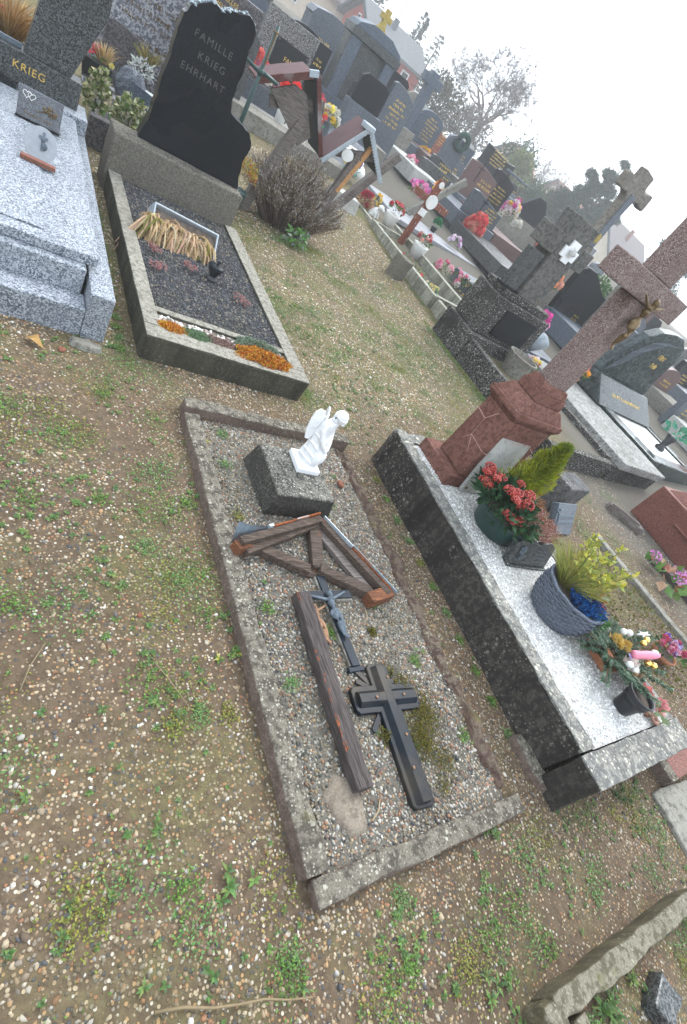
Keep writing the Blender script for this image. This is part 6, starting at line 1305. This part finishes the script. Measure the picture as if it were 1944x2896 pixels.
o = mb.build('stepped_slabs', M_['granitem'], loc=(6.35, 4.9, .05), bevel=.01); tag(o, 'low stepped grey stone slabs between the pedestal and the black swooping stone', 'slabs')
# pale slab tomb behind the red cross
t = thing('slab_tomb', 'white-topped flat tomb with dark stained sides behind the red terrazzo cross', 'tomb', (6.15, 2.58, 0))
mb = MB(); mb.rbox((0, 0, -.05), (1.18, 2.1, .20), .1, .004); mb.build('base', M_['spotted'], t, bevel=.012)
mb = MB(); mb.rbox((.03, -.03, .2005), (1.20, 2.1, .30), .1, .003, seed=4, chip=.004); mb.build('cover_slab', stone('rain_streaked_white_slab', (.42, .42, .40), (.14, .14, .12), (.55, .55, .52), stain=.35, lich=.3, mossy=.1), t, bevel=.01)
flowers('salmon_pot', 'small pot of salmon roses at the head of the white-topped tomb', 7.05, 4.4, .31, SAL + ORA, (.12, .1, .09), 14, .07, potm='terracotta', poth=.08, potr=.08, nl=20)
# green-black marble tomb
t = thing('marble_tomb', 'dark green-black marble tomb with flame-edged headstone and gold lettering', 'tomb', (7.42, 2.85, 0))
mb = MB(); mb.box((0, 0, -.05), (.28, 1.75, .33)); mb.box((.28, -.0, -.05), (1.7, .2, .33)); mb.box((1.5, .2005, -.05), (1.7, 1.75, .33)); mb.build('border', M_['greenblack'], t, bevel=.015)
mb = MB(); mb.box((.281, .201, .0), (1.499, 1.3, .30)); mb.build('white_panel', M_['whitepaint'], t)
mb = MB(); mb.frustum((.70, 1.45), .331, .62, (1.75, .75), (1.62, .32), c2=(.70, 1.62)); mb.build('sloping_base', M_['greenblack'], t, bevel=.01)
mb = MB(); goldlines(mb, 0, 0, 1.0, 1, .10, -.004, .5); mb.build('lettering', M_['gold'], t, loc=(.72, 1.244, .455), rot=(R(-52), 0, 0))
mb = MB(); mb.prism([(-.12, .62), (1.50, .62), (1.42, .9), (1.40, 1.25), (1.30, 1.45), (1.05, 1.55), (.78, 1.53), (.5, 1.46), (.28, 1.32), (.08, 1.05)], 1.55, 1.70); mb.build('headstone', M_['greenblack'], t, bevel=.012)
mb = MB()
for q in range(7): mb.tube([(.02 + .03 * q, 1.545, .66 + .02 * q), (.22 + .045 * q, 1.545, 1.02 + .02 * q), (.48 + .06 * q, 1.545, 1.28 + .015 * q), (.8 + .05 * q, 1.545, 1.40 + .004 * q)], [.003, .006, .005, .002], 5)
mb.build('carved_flames', M_['granitem'], t)
mb = MB(); goldlines(mb, 0, .15, .2, 1, .1, -.004, .7); goldlines(mb, 0, 0, .22, 1, .1, -.004, .7); mb.build('lettering', M_['gold'], t, loc=(1.0, 1.549, 1.0))
t = thing('black_vase', 'black ribbed vase with green leaves on the white panel of the marble tomb', 'vase', (8.45, 3.35, .301)); mb = MB(); mb.lathe([(.07, 0), (.08, .03), (.04, .07), (.06, .16), (.085, .24), (.07, .26)], 14); mb.build('vase', M_['plasticblack'], t, smooth=True); mb = MB(); clump(mb, (0, 0, .30), (.14, .14, .08), 30, .16, .07, [(.05, .25, .16), (.08, .3, .18)]); mb.build('leaves', M_['leaf'], t)

# tall wayside cross and other distant stones
t = thing('tall_cross', 'tall pale stone cemetery cross with flared arms rising above the trees', 'stone cross', (8.55, 7.1, .1))
mb = MB(); mb.prism([(-.26, 0), (.26, 0), (.16, .9), (.15, 1.55), (.11, 1.62), (.10, 2.35), (.13, 2.43), (.20, 2.47), (.43, 2.42), (.46, 2.46), (.44, 2.66), (.40, 2.68), (.2, 2.63), (.15, 2.69), (.14, 2.84), (-.14, 2.86), (-.15, 2.70), (-.2, 2.63), (-.37, 2.70), (-.41, 2.66), (-.40, 2.47), (-.36, 2.45), (-.2, 2.47), (-.13, 2.42), (-.10, 2.35), (-.11, 1.62), (-.15, 1.55), (-.16, .9)], -.09, .09); mb.build('cross', stone('pale_sandstone', (.27, .245, .205), (.12, .11, .095), (.36, .34, .29), (.26, .21, .06), stain=.4, lich=.3, mossy=.35), t, bevel=.02)
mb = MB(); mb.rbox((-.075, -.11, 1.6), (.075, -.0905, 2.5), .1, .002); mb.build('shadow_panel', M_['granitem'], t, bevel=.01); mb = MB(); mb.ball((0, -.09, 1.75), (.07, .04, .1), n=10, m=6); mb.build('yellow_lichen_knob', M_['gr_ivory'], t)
def simplecross(label, x, y, z0, z1, w_, mat, th=.12, arm=.28, name='stone_cross'):
    t = thing(name, label, 'cross', (x, y, z0), 0, 'crosses in the rows beyond the path'); h_ = z1 - z0
    mb = MB(); mb.box((-th / 2, -th / 2, 0), (th / 2, th / 2, h_)); mb.build('shaft', M_[mat], t, bevel=.01)
    mb = MB(); mb.box((-w_ / 2, -th / 2 - .002, h_ * (1 - arm)), (w_ / 2, th / 2 + .002, h_ * (1 - arm) + th)); mb.build('arms', M_[mat], t, bevel=.01); return t
simplecross('dark square-ended stone cross standing out against the far trees', 8.45, 14, .45, 2.42, .55, 'graniteblue', .20, .14)
simplecross('brown granite cross half hidden behind the arm of the red terrazzo cross', 10.35, 6.3, .2, 1.95, .6, 'browngran', .16, .25)
simplecross('pale thin cross right of the dark square-ended cross', 9.05, 15, .5, 1.9, .4, 'greyconc', .08, .2)
simplecross('small white cross above the wreathed grey stele', 11.1, 15.5, .5, 1.95, .4, 'marble', .09, .2)
stone_thing('pale grey slab with yellow lettering behind the arm of the red terrazzo cross', 6, 9.35, 10.15, 1.45, 'slant', 'granitem', gold=[(-.05, 1.0, .5, 5, .08)])
stone_thing('grey granite stele leaning behind the marble tomb', 5.3, 8.4, 9.0, 1.2, 'rect', 'granitem')
flowers('red_pink_bunch', 'salmon and crimson flowers with dark urn behind the shaft of the red terrazzo cross', 9.5, 5.8, .75, SAL + RED, (.16, .12, .15), 16, .08, nl=30)
flowers('peach_bunch', 'peach flowers under the arm of the grey cross', 7.35, 6.2, .85, [(.8, .38, .22), (.75, .4, .35)], (.22, .15, .15), 18, .09, nl=30)
t = bush('clipped_hedge', 'dark green clipped shrub behind the black swooping stone', 'shrub', 11.6, 8.6, .35, (.6, .5, .55), 1500, .10, .05, [(.04, .10, .025), (.06, .14, .03)])
for Y, x0, x1, h_, k_, mt, gl, sl, lb in (
    (14.6, 10.5, 11.2, 1.35, 'arch', 'granitem', 3, 'greyconc', 'low grey arched gravestone between the orange red stone and the wreathed stele'),
    (13.4, 9.2, 9.9, 1.15, 'slant', 'granited', 4, 'granitem', 'small dark slanting gravestone in front of the dense gold-lettered stone'),
    (13.2, 7.6, 8.3, 1.2, 'rect', 'greyconc', 0, 'marble', 'pale blank square gravestone right of the clipped-corner black stone'),
    (12.9, 5.9, 6.5, 1.0, 'arch', 'marble', 2, 'greyconc', 'small whitish arched gravestone at the foot of the gold-lettered grey stone'),
    (15.9, 8.3, 9.0, 1.55, 'chamfer', 'granited', 3, 'granitem', 'dark clipped gravestone with three gold lines behind the pale blank stone'),
    (15.6, 9.3, 10.0, 1.45, 'gable', 'browngran', 2, 'browngran', 'brown gabled gravestone left of the orange red stone'),
    (18.2, 14.2, 15.1, 1.85, 'arch', 'granitem', 3, 'granitem', 'grey arched gravestone right of the tall black stone with dipping top'),
    (18.6, 16.2, 17.2, 1.8, 'peak', 'black', 3, 'granitem', 'black pointed gravestone with gold lines before the small bare tree'),
    (14.2, 13.2, 14.0, 1.6, 'slant', 'redgran', 3, 'redgran', 'dark red slanting gravestone behind the roof-shaped black stone'),
    (15.2, 15.6, 16.5, 1.65, 'wave', 'granited', 3, 'granitem', 'dark wave-topped gravestone in the far row beneath the pines'),
    (11.2, 13.4, 14.2, 1.5, 'arch', 'marble', 0, 'greyconc', 'whitish arched gravestone right of the roof-shaped black stone'),
    (10.2, 12.9, 13.7, 1.35, 'rect', 'browngran', 3, 'browngran', 'brown square gravestone behind the grey stone cross'),
    (7.9, 14.4, 15.3, 1.4, 'slant', 'graniteblue', 3, 'granitem', 'blue grey slanting gravestone seen past the arm of the red terrazzo cross'),
    (6.4, 13.2, 14.2, 1.25, 'wave', 'black', 3, 'granitem', 'black wave-topped gravestone right of the red terrazzo cross top'),
    (5.6, 11.2, 12.0, 1.05, 'arch', 'browngran', 2, 'greyconc', 'low brown arched gravestone above the flame-edged marble headstone'),
    (4.6, 10.7, 11.6, .95, 'rect', 'granitem', 3, 'marble', 'low grey square gravestone right of the flame-edged marble headstone'),
    (4.2, 12.6, 13.5, 1.2, 'slant', 'redgran', 2, 'redgran', 'red slanting gravestone at the right edge beyond the marble tomb'),
    (12.4, 9.0, 9.0 + .01, .3, 'rect', 'greyconc', 0, 'greyconc', None),
    (16.4, 3.9, 4.8, 2.0, 'chamfer', 'granited', 3, 'granitem', 'dark clipped-corner tomb behind the grey gabled tomb at the top'),
    (11.8, 3.1, 3.9, 1.62, 'wave', 'graniteblue', 3, 'granitem', 'blue grey wave-topped gravestone behind the speckled FAMILLE stone'),
    (11.4, 2.2, 2.95, 1.45, 'arch', 'black', 3, 'granitem', 'black arched gravestone at the top edge left of the FAMILLE stone'),
    (17.0, 12.2, 13.0, 1.75, 'rect', 'graniteblue', 4, 'granitem', 'blue grey square gravestone between the orange red and tall black stones')):
    if lb: stone_thing(lb, Y, x0, x1, h_, k_, mt, gold=[(.02, (h_ - gz(x0, Y)) * .62, (x1 - x0) * .55, gl, .08)] if gl else None, slab=(-(x1 - x0) * .62, (x1 - x0) * .62, 1.9, .28, sl))
for x, y, z, pl, lb in ((10.9, 13.6, .75, RED + WHT, 'red and white flowers on the slab of the low grey arched stone'), (9.4, 12.4, .62, YEL + PINK, 'yellow and pink flowers before the small dark slanting stone'), (7.9, 12.2, .60, PINK + WHT, 'pale pink flowers on the slab of the blank square stone'), (6.3, 11.9, .55, WHT, 'white flowers before the small whitish arched stone'), (12.5, 11.5, .9, SAL + YEL, 'salmon and yellow flowers beside the roof-shaped black stone'), (13.7, 9.5, .8, RED, 'red flowers on the slab of the brown square stone'), (13.6, 5.8, .7, PINK, 'pink flowers in front of the far black wave-topped stone'), (11.2, 3.9, .5, ORA + RED, 'orange and red flowers near the low grey square stone'), (10.1, 8.2, .6, MAG, 'magenta bunch on the lane side of the beige slab'), (12.6, 16.3, .95, YEL, 'yellow flowers below the blue grey square stone'), (5.0, 11.3, .55, PINK + RED, 'pink and red flowers at the side of the sloping grey slab'), (9.9, 14.9, .8, ORA, 'orange flowers under the brown gabled stone')):
    flowers('grave_flowers', lb, x, y, z - .15, pl, (.2, .14, .16), 16, .085, nl=50, potm='plasticblack', poth=.1, potr=.1)
for x, y, h_, w_, k_, mt, lb in ((10.1, 17.5, 1.95, .7, 'arch', 'greyconc', 'pale arched gravestone far behind the orange red stone'), (13.2, 18.5, 1.9, .8, 'gable', 'marble', 'whitish gabled tomb far behind the tall black stone'), (15.2, 13.5, 1.75, .7, 'rect', 'graniteblue', 'blue grey square stone right of the roof-shaped stone'), (17.4, 13.6, 1.6, .8, 'arch', 'granitem', 'grey arched stone far right of the roof-shaped stone'), (14.6, 9.6, 1.55, .6, 'slant', 'granitem', 'grey slanting stone behind the grey cross'), (13.3, 8.0, 1.5, .7, 'chamfer', 'black', 'small black clipped stone behind the right arm of the grey cross'), (14.9, 7.6, 1.42, .9, 'arch', 'granited', 'dark low arched stone far behind the red cross arm'), (3.1, 13.5, 1.6, .8, 'rect', 'graniteblue', 'blue grey stone half hidden at the top behind the rough headstone'), (3.9, 15.5, 1.9, 1.0, 'gable', 'granited', 'dark gabled tomb at the very top centre'), (7.2, 17.5, 1.9, .9, 'arch', 'granitem', 'grey arched stone behind the narrow black stone'), (16.4, 10.5, 1.6, .7, 'rect', 'redgran', 'small red stone near the far houses'), (12.1, 20.5, 1.9, .7, 'rect', 'marble', 'white stone in the distance above the wreath'), (18.5, 9.0, 1.6, .9, 'slant', 'graniteblue', 'bluish stone far right beneath the cream house'), (2.35, 9.0, 1.15, .55, 'arch', 'granited', 'dark arched stone between headstone and iron cross')):
    stone_thing(lb, y, x, x + w_, h_, k_, mt)
# small ornaments on the graves behind the roofed crosses
flowers('red_bunch', 'pink red rose bunch left of the iron cross', 3.05, 9.6, .62, SAL + PINK, (.22, .12, .16), 30, .09, nl=60)
flowers('pink_roses', 'cream and pink roses between the iron cross and the FAMILLE tablet', 3.38, 9.6, .55, PINK + WHT, (.1, .08, .14), 12, .08, nl=20)
flowers('yellow_bunch', 'yellow and white blossoms right of the red roof', 4.75, 10.2, .55, YEL + WHT, (.18, .12, .16), 20, .08, nl=40)
flowers('red_tulips', 'bright red blooms seen under the red roof beside a white vase', 3.72, 9.5, .30, [(.75, .04, .03)], (.16, .1, .16), 9, .11, potm='whitepaint', poth=.25, potr=.1, nl=20)
flowers('green_red_bunch', 'green foliage with red and white blooms under the right roof slope', 4.2, 9.4, .45, RED + WHT, (.14, .1, .2), 14, .06, [(.05, .25, .15), (.06, .3, .14)], nl=80)
flowers('violet_bunch', 'teal and violet flowers beside the white ball ornament', 4.9, 9.0, .25, [(.3, .15, .4), (.7, .6, .2), (.5, .3, .5)], (.14, .1, .2), 14, .06, [(.05, .25, .2), (.1, .3, .2)], nl=60)
t = thing('white_lantern', 'white round ceramic ornament on the grave behind the mauve roof', 'ornament', (5.15, 9.2, .28)); mb = MB(); mb.ball((0, 0, .12), (.16, .12, .12), n=18, m=12); mb.build('body', M_['whitepaint'], t, smooth=True); mb = MB(); mb.lathe([(.05, .23), (.05, .27), (.02, .29)], 12); mb.build('knob', M_['whitepaint'], t, smooth=True)
t = thing('white_bird', 'white ceramic dove ornament under the red roof', 'ornament', (3.95, 9.1, .22), R(30)); mb = MB(); mb.tube([(-.2, 0, .14), (-.1, 0, .1), (0, 0, .1), (.1, 0, .14), (.14, 0, .2)], [.02, .06, .085, .06, .035], 12); mb.ball((.15, 0, .225), .045); mb.tube([(0, .05, .12), (-.12, .1, .2)], [.05, .01], 8); o = mb.build('body', M_['whitepaint'], t, smooth=True)
mb = MB(); mb.rbox((0, 0, -.05), (2.6, .5, .30), .2, .004); o = mb.build('grey_slab', M_['greyconc'], loc=(2.35, 8.75, .05), rot=(0, 0, .05), bevel=.01); tag(o, 'long pale grey tomb edge running behind the roofed crosses', 'slab')
mb = MB(); mb.rbox((0, 0, -.05), (2.2, 2.4, .22), .2, .004); o = mb.build('pale_slab', M_['marble'], loc=(2.5, 9.35, .08), bevel=.01); tag(o, 'pale flat tomb slab carrying ornaments behind the red roof', 'slab')
t = thing('photo_plaque', 'white plaque with a dark photograph on the grey slope before the chapel monument', 'plaque', (5.3, 9.9, .45), rot=(R(-50), 0, 0)); mb = MB(); mb.box((-.14, 0, 0), (.14, .02, .2)); mb.build('plate', M_['whitepaint'], t); mb = MB(); mb.box((.0, -.004, .04), (.1, -.0005, .17)); mb.build('photo', M_['granited'], t)
mb = MB(); mb.frustum((0, 0), 0, .55, (1.0, .9), (.8, .3), c2=(0, .3)); o = mb.build('sloping_slab', M_['granitem'], loc=(5.2, 10.0, .1), bevel=.01); tag(o, 'sloping grey speckled slab at the foot of the clipped-corner black stone', 'slab')
mb = MB(); bar(mb, (6.3, 9.2, .1), (7.2, 9.2, 1.25), .12, .08, up=(0, -1, 0), amp=.003); o = mb.build('leaning_post', M_['greyconc'], bevel=.006); tag(o, 'pale concrete post leaning right beneath the gold-lettered grey stone', 'post')

# ------------------------------------------------------------ houses
def house(label, x, y, w_, dp, z0, he, hr, wall, roof, rz, win=(), chimney=True, cm='rooftile'):
    t = thing('house', label, 'house', (x, y, z0), R(rz), 'houses beyond the cemetery')
    mb = MB(); mb.box((0, 0, -2), (w_, dp, he)); mb.prism([(0, he), (w_, he), (w_, he)], 0, 0) if 0 else None
    G = Matrix(((0, 1, 0, 0), (1, 0, 0, 0), (0, 0, 1, 0), (0, 0, 0, 1)))
    mb.prism([(0, he), (dp, he), (dp / 2, hr)], 0, w_, M=G); mb.build('wall', M_[wall], t)
    r = mb = MB(); o_ = .35
    for y0, y1 in ((-o_, dp / 2), (dp + o_, dp / 2)):
        s_ = (hr - he) / (dp / 2); za = he - o_ * s_ + .02; zb = hr + .06
        mb.add([V(-o_, y0, za), V(w_ + o_, y0, za), V(w_ + o_, y1, zb), V(-o_, y1, zb), V(-o_, y0, za + .14), V(w_ + o_, y0, za + .14), V(w_ + o_, y1, zb + .14), V(-o_, y1, zb + .14)], [(0, 1, 2, 3), (7, 6, 5, 4), (0, 4, 5, 1), (1, 5, 6, 2), (2, 6, 7, 3), (3, 7, 4, 0)])
    rf = mb.build('roof', M_[roof], t)
    mb = MB()
    for sy in (-1, 1):
        a = V(-o_ - .05, dp / 2 + sy * (dp / 2 + o_), he - o_ * (hr - he) / (dp / 2) - .05); b = V(-o_ - .05, dp / 2, hr + .02); bar(mb, a, b, .06, .22)
    mb.build('bargeboard', M_['darkwood'], t)
    if chimney: mb = MB(); mb.box((w_ * .42, dp * .32, hr - .9), (w_ * .42 + .28, dp * .32 + .28, hr + .35)); mb.tube([(w_ * .42 + .15, dp * .36, hr + .3), (w_ * .42 + .15, dp * .36, hr + 1.3)], .025, 5); mb.build('chimney', M_[cm], rf)
    for (side, u, z, ww, wh) in win:
        mb = MB()
        if side == 'x': mb.box((-.05, u, z), (-.002, u + ww, z + wh))
        else: mb.box((u, -.05, z), (u + ww, -.002, z + wh))
        f_ = mb.build('window', M_['whitepaint'], t); mb = MB()
        if side == 'x': mb.box((-.07, u + .08, z + .08), (-.051, u + ww - .08, z + wh - .08))
        else: mb.box((u + .08, -.07, z + .08), (u + ww - .08, -.051, z + wh - .08))
        mb.build('pane', M_['slate'], f_)
    return t
HS = house('red-walled house with grey tiled roof behind the chapel monument', 17.7, 38.0, 4.4, 4.35, 1.0, 2.15, 3.2, 'wallred', 'rooftile', 0, [('x', 1.3, .9, .7, .9), ('y', .8, .9, .6, .9), ('y', 3.0, .9, .6, .9), ('x', 1.9, 2.1, .5, .45)])
house('brown-roofed building left of the red-walled house at the top edge', 13.0, 43, 5.5, 5, 1.0, 2.6, 5.4, 'wallcream', 'roofmoss', 0, [('y', 1, .8, .9, 1.2)])
house('cream house with grey roof and tall thin chimney, far right', 47.5, 36.5, 7, 6, .4, 2.2, 4.6, 'wallcream', 'roofmoss', 0, [('x', 1.3, .8, .9, 1.1), ('y', 1.5, .8, 1, 1.1)], cm='brick')
house('small orange-roofed house among the far trees', 37.5, 42, 4, 4, .6, 2.0, 3.6, 'wallcream', 'rooforange', 20, [('y', 1, .6, .9, 1)])
house('second orange-roofed house beside the tall pale cross', 46, 44, 5, 5, .6, 2.2, 4.0, 'wallcream', 'rooforange', -10, [('y', 1, .6, .9, 1)])

# ------------------------------------------------------------ trees
def limb(mb, p, d, L, r, lev, tips, spread=.6, gravity=.05, col=(.10, .085, .075)):
    n = 4; pts = [p]; rr = [r]; dd = Vector(d)
    for i in range(n):
        dd = (dd + rdir() * .22 + V(0, 0, gravity)).normalized(); pts.append(pts[-1] + dd * L / n); rr.append(r * (1 - .4 * (i + 1) / n))
    mb.tube(pts, rr, 6 if r > .04 else 4, col, cap=False)
    if lev == 0: tips.append((pts[-1], dd)); return
    for k in range(rnd.choice((3, 3, 4))):
        i = rnd.choice((2, 3, 4, 4)); limb(mb, pts[i], (dd + rdir() * spread * 1.4).normalized(), L * rnd.uniform(.58, .8), rr[i] * .62, lev - 1, tips, spread, gravity, col)
def baretree(label, x, y, z, h_, lev, tw, pal, group='trees beyond the cemetery', lean=(0, 0)):
    t = thing('tree', label, 'tree', (x, y, z), 0, group)
    mb = MB(); tips = []
    mb.tube([(0, 0, -1), (.05, 0, h_ * .15), (.0, .05, h_ * .32)], [h_ * .035, h_ * .028, h_ * .024], 8, (.10, .085, .075))
    for k in range(5):
        a = k * 1.256 + rnd.uniform(-.3, .3); limb(mb, V(0, .05, h_ * .30), V(math.cos(a) * .8 + lean[0], math.sin(a) * .8 + lean[1], .9), h_ * .30, h_ * .015, lev, tips, .62)
    mb.build('trunk', M_['bark'], t, smooth=True)
    mb = MB()
    for p, d in tips:
        for j in range(tw):
            e = p + (d + rdir() * .9).normalized() * h_ * rnd.uniform(.03, .075); mb.tube([p, e], [h_ * .0014, h_ * .0006], 3, (.14, .12, .11), cap=False)
            if pal and rnd.random() < .6: mb.leaf(p.lerp(e, rnd.random()), rdir(), rdir(), h_ * .022, h_ * .012, pick(pal))
    mb.build('crown', M_['dry'], t); return t
baretree('big bare rounded tree against the white sky', 26.6, 36, 1.2, 6.6, 4, 11, None)
baretree('small bare tree in the middle distance left of the pines', 37.4, 39, 1.2, 4.2, 3, 7, [(.24, .18, .14)])
baretree('faint bare tree behind the orange-roofed house', 41, 41, 1.2, 4.0, 3, 7, [(.24, .2, .16)])
def conifer(label, x, y, z, h_, r, pal, n=26, group='trees beyond the cemetery'):
    t = thing('conifer', label, 'tree', (x, y, z), 0, group); mb = MB(); mb.tube([(0, 0, -1), (0, 0, h_ * .5), (.05, 0, h_)], [h_ * .022, h_ * .015, h_ * .003], 7, (.1, .08, .07)); mb.build('trunk', M_['bark'], t, smooth=True)
    mb = MB()
    for k in range(n):
        u = (k + .5) / n; zz = h_ * (.16 + .82 * u); L = r * (1 - u) ** .75 * rnd.uniform(.6, 1.15) + .1
        for q in range(5):
            a = rnd.uniform(0, 6.28); d = V(math.cos(a), math.sin(a), rnd.uniform(-.05, .35))
            for j in range(34):
                v_ = rnd.uniform(.15, 1); p = V(0, 0, zz) + d * L * v_ - V(0, 0, .12 * L * v_ * v_); mb.leaf(p, d + rdir() * .9, rdir(), rnd.uniform(.12, .28) * h_ / 6, rnd.uniform(.04, .07) * h_ / 6, pick(pal, .3))
    mb.build('crown', M_['leaf'], t); return t
FIR = [(.025, .05, .03), (.035, .065, .04), (.018, .035, .025)]
conifer('slim fir behind the roof ridge of the red-walled house', 24.0, 44.5, 1.2, 5.2, 1.15, FIR)
conifer('loose blue-grey larch right of the red-walled house', 26.1, 45, 1.2, 5.0, 1.4, [(.16, .18, .17), (.12, .15, .14)], 15)
conifer('fir peeping over the roof at the top centre', 20.9, 45.5, 1.2, 4.6, 1.2, FIR, 20)
def pine(label, x, y, z, h_, blobs, pal):
    t = thing('pine', label, 'tree', (x, y, z), 0, 'trees beyond the cemetery'); mb = MB(); mb.tube([(0, 0, -1), (.1, 0, h_ * .5), (0, 0, h_ * .9)], [.14, .1, .04], 7)
    blobs = [(b[0] * 1.25, b[1], b[2] * 1.22, b[3] * 1.38) for b in blobs]
    for b in blobs: mb.tube([(0.05, 0, b[2] * .7), (b[0] * .6, b[1] * .6, b[2] * .92), (b[0], b[1], b[2])], [.05, .035, .015], 5)
    mb.build('trunk', M_['bark'], t, smooth=True); mb = MB()
    for b in blobs:
        for k in range(int(1500 * b[3] ** 2 / .25)):
            d = rdir(); rr = rnd.uniform(.2, 1) ** .7; q = noise.noise(V(d.x * 2, d.y * 2, d.z * 2 + b[0])) * .4 + .85
            mb.leaf(V(b[0] + d.x * b[3] * rr * q * 1.25, b[1] + d.y * b[3] * rr * q, b[2] + d.z * b[3] * .62 * rr * q), d + rdir(), rdir(), rnd.uniform(.10, .2), rnd.uniform(.03, .06), pick(pal, .3))
    mb.build('crown', M_['leaf'], t)
PN = [(.02, .05, .028), (.03, .07, .04), (.014, .035, .022), (.045, .08, .05)]
pine('dark green pine with a leaning open crown left of the tall pale cross', 28.2, 25, 1.2, 4.4, [(-.9, 0, 1.9, .5), (-.4, .2, 2.4, .45), (.3, .1, 2.7, .42), (-.3, 0, 3.1, .38), (.9, 0, 2.2, .45), (-1.5, 0, 1.4, .55), (1.5, 0, 2.7, .32), (.6, 0, 3.35, .28), (-1.0, .3, 2.7, .3), (.4, -.1, 1.6, .6), (0, 0, 3.75, .22), (1.9, 0, 2.1, .3), (-.6, 0, 1.1, .6), (1.2, 0, 1.2, .5)], PN)
pine('low dark evergreen left of the leaning pine', 25.6, 25.5, 1.1, 2.2, [(-.5, 0, .8, .5), (.4, 0, 1.2, .45), (0, .2, .4, .6), (1.0, 0, .7, .45), (-1.2, 0, .5, .45)], [(.04, .08, .03), (.06, .10, .035), (.03, .055, .025)])
pine('dark pine top at the right edge behind the red cross', 31.5, 20.5, 1.0, 3.9, [(0, 0, 3.3, .5), (-.6, 0, 2.6, .6), (.6, 0, 2.5, .7), (1.2, 0, 3.3, .6), (0, 0, 1.6, .9)], PN)
def hedge(label, x, y, z, r, n, pal, L=.22, W=.10):
    t = thing('shrub', label, 'shrub', (x, y, z), 0, 'shrubs beyond the cemetery'); mb = MB()
    for k in range(6): a = k * 1.05; mb.tube([(0, 0, -.6), (r[0] * .4 * math.cos(a), r[1] * .4 * math.sin(a), r[2])], [.05, .015], 5)
    mb.build('stems', M_['bark'], t); mb = MB()
    for k in range(n):
        d = rdir(-.4); rr = rnd.uniform(.3, 1) ** .6; q = .8 + .5 * noise.noise(V(d.x * 2.2 + x, d.y * 2.2, d.z * 2.2))
        mb.leaf(V(d.x * r[0] * rr * q, d.y * r[1] * rr * q, r[2] * .55 + d.z * r[2] * rr * q), d + rdir() * 1.2, rdir(), L * rnd.uniform(.6, 1.2), W * rnd.uniform(.6, 1.2), pick(pal, .3))
    mb.build('foliage', M_['leaf'], t)
OLV = [(.08, .085, .045), (.11, .11, .06), (.06, .065, .04), (.13, .10, .065)]; GR2 = [(.04, .08, .03), (.06, .10, .035), (.03, .055, .025)]
hedge('brown-olive thicket right of the dark square-ended cross', 18.9, 30, 1.1, (1.7, 1.2, 2.0), 2400, OLV)
hedge('greyish twiggy thicket under the big bare tree', 22.2, 31, 1.1, (2.0, 1.3, 2.0), 2400, [(.18, .15, .13), (.22, .19, .16), (.14, .13, .10)])
hedge('green laurel mass right of the big bare tree', 25.2, 29, 1.0, (1.7, 1.3, 2.2), 2600, GR2)
hedge('yellow-green shrub behind the tall black gravestone', 22.8, 26, 1.0, (1.3, 1.0, 1.7), 1900, [(.16, .19, .07), (.2, .21, .09), (.12, .15, .06)])
hedge('round green shrub left of the small bare tree', 28.3, 30, 1.0, (1.3, 1.0, 1.5), 1500, GR2)
hedge('reddish autumn shrub below the small bare tree', 31.5, 31, 1.0, (1.5, 1.0, 1.3), 1500, [(.30, .15, .10), (.24, .16, .1), (.35, .2, .13)])
hedge('green shrubs near the orange roofs', 37.0, 34, .9, (1.8, 1.2, 1.6), 1500, GR2)
hedge('mixed green garden shrub beneath the cream house', 30.0, 21, .9, (1.6, 1.2, 1.1), 1500, GR2 + OLV)
hedge('dim green hedge far right behind the red cross', 38.0, 24, .9, (2.6, 1.4, 1.8), 2000, GR2)

# ------------------------------------------------------------ haze
mb = MB(); mb.box((-160, -70, -1.2), (180, 180, 24)); hz = mb.build('haze', bpy.data.materials.new('haze_air')); tag(hz, 'thin autumn mist over the cemetery', None, kind='stuff')
hm = hz.data.materials[0]; hm.use_nodes = True; hn = hm.node_tree; hn.nodes.remove(hn.nodes['Principled BSDF'])
pv = hn.nodes.new('ShaderNodeVolumePrincipled'); pv.inputs['Color'].default_value = (.97, .985, 1.0, 1); pv.inputs['Density'].default_value = .0043; pv.inputs['Anisotropy'].default_value = .2
hn.links.new(pv.outputs[0], hn.nodes['Material Output'].inputs['Volume'])
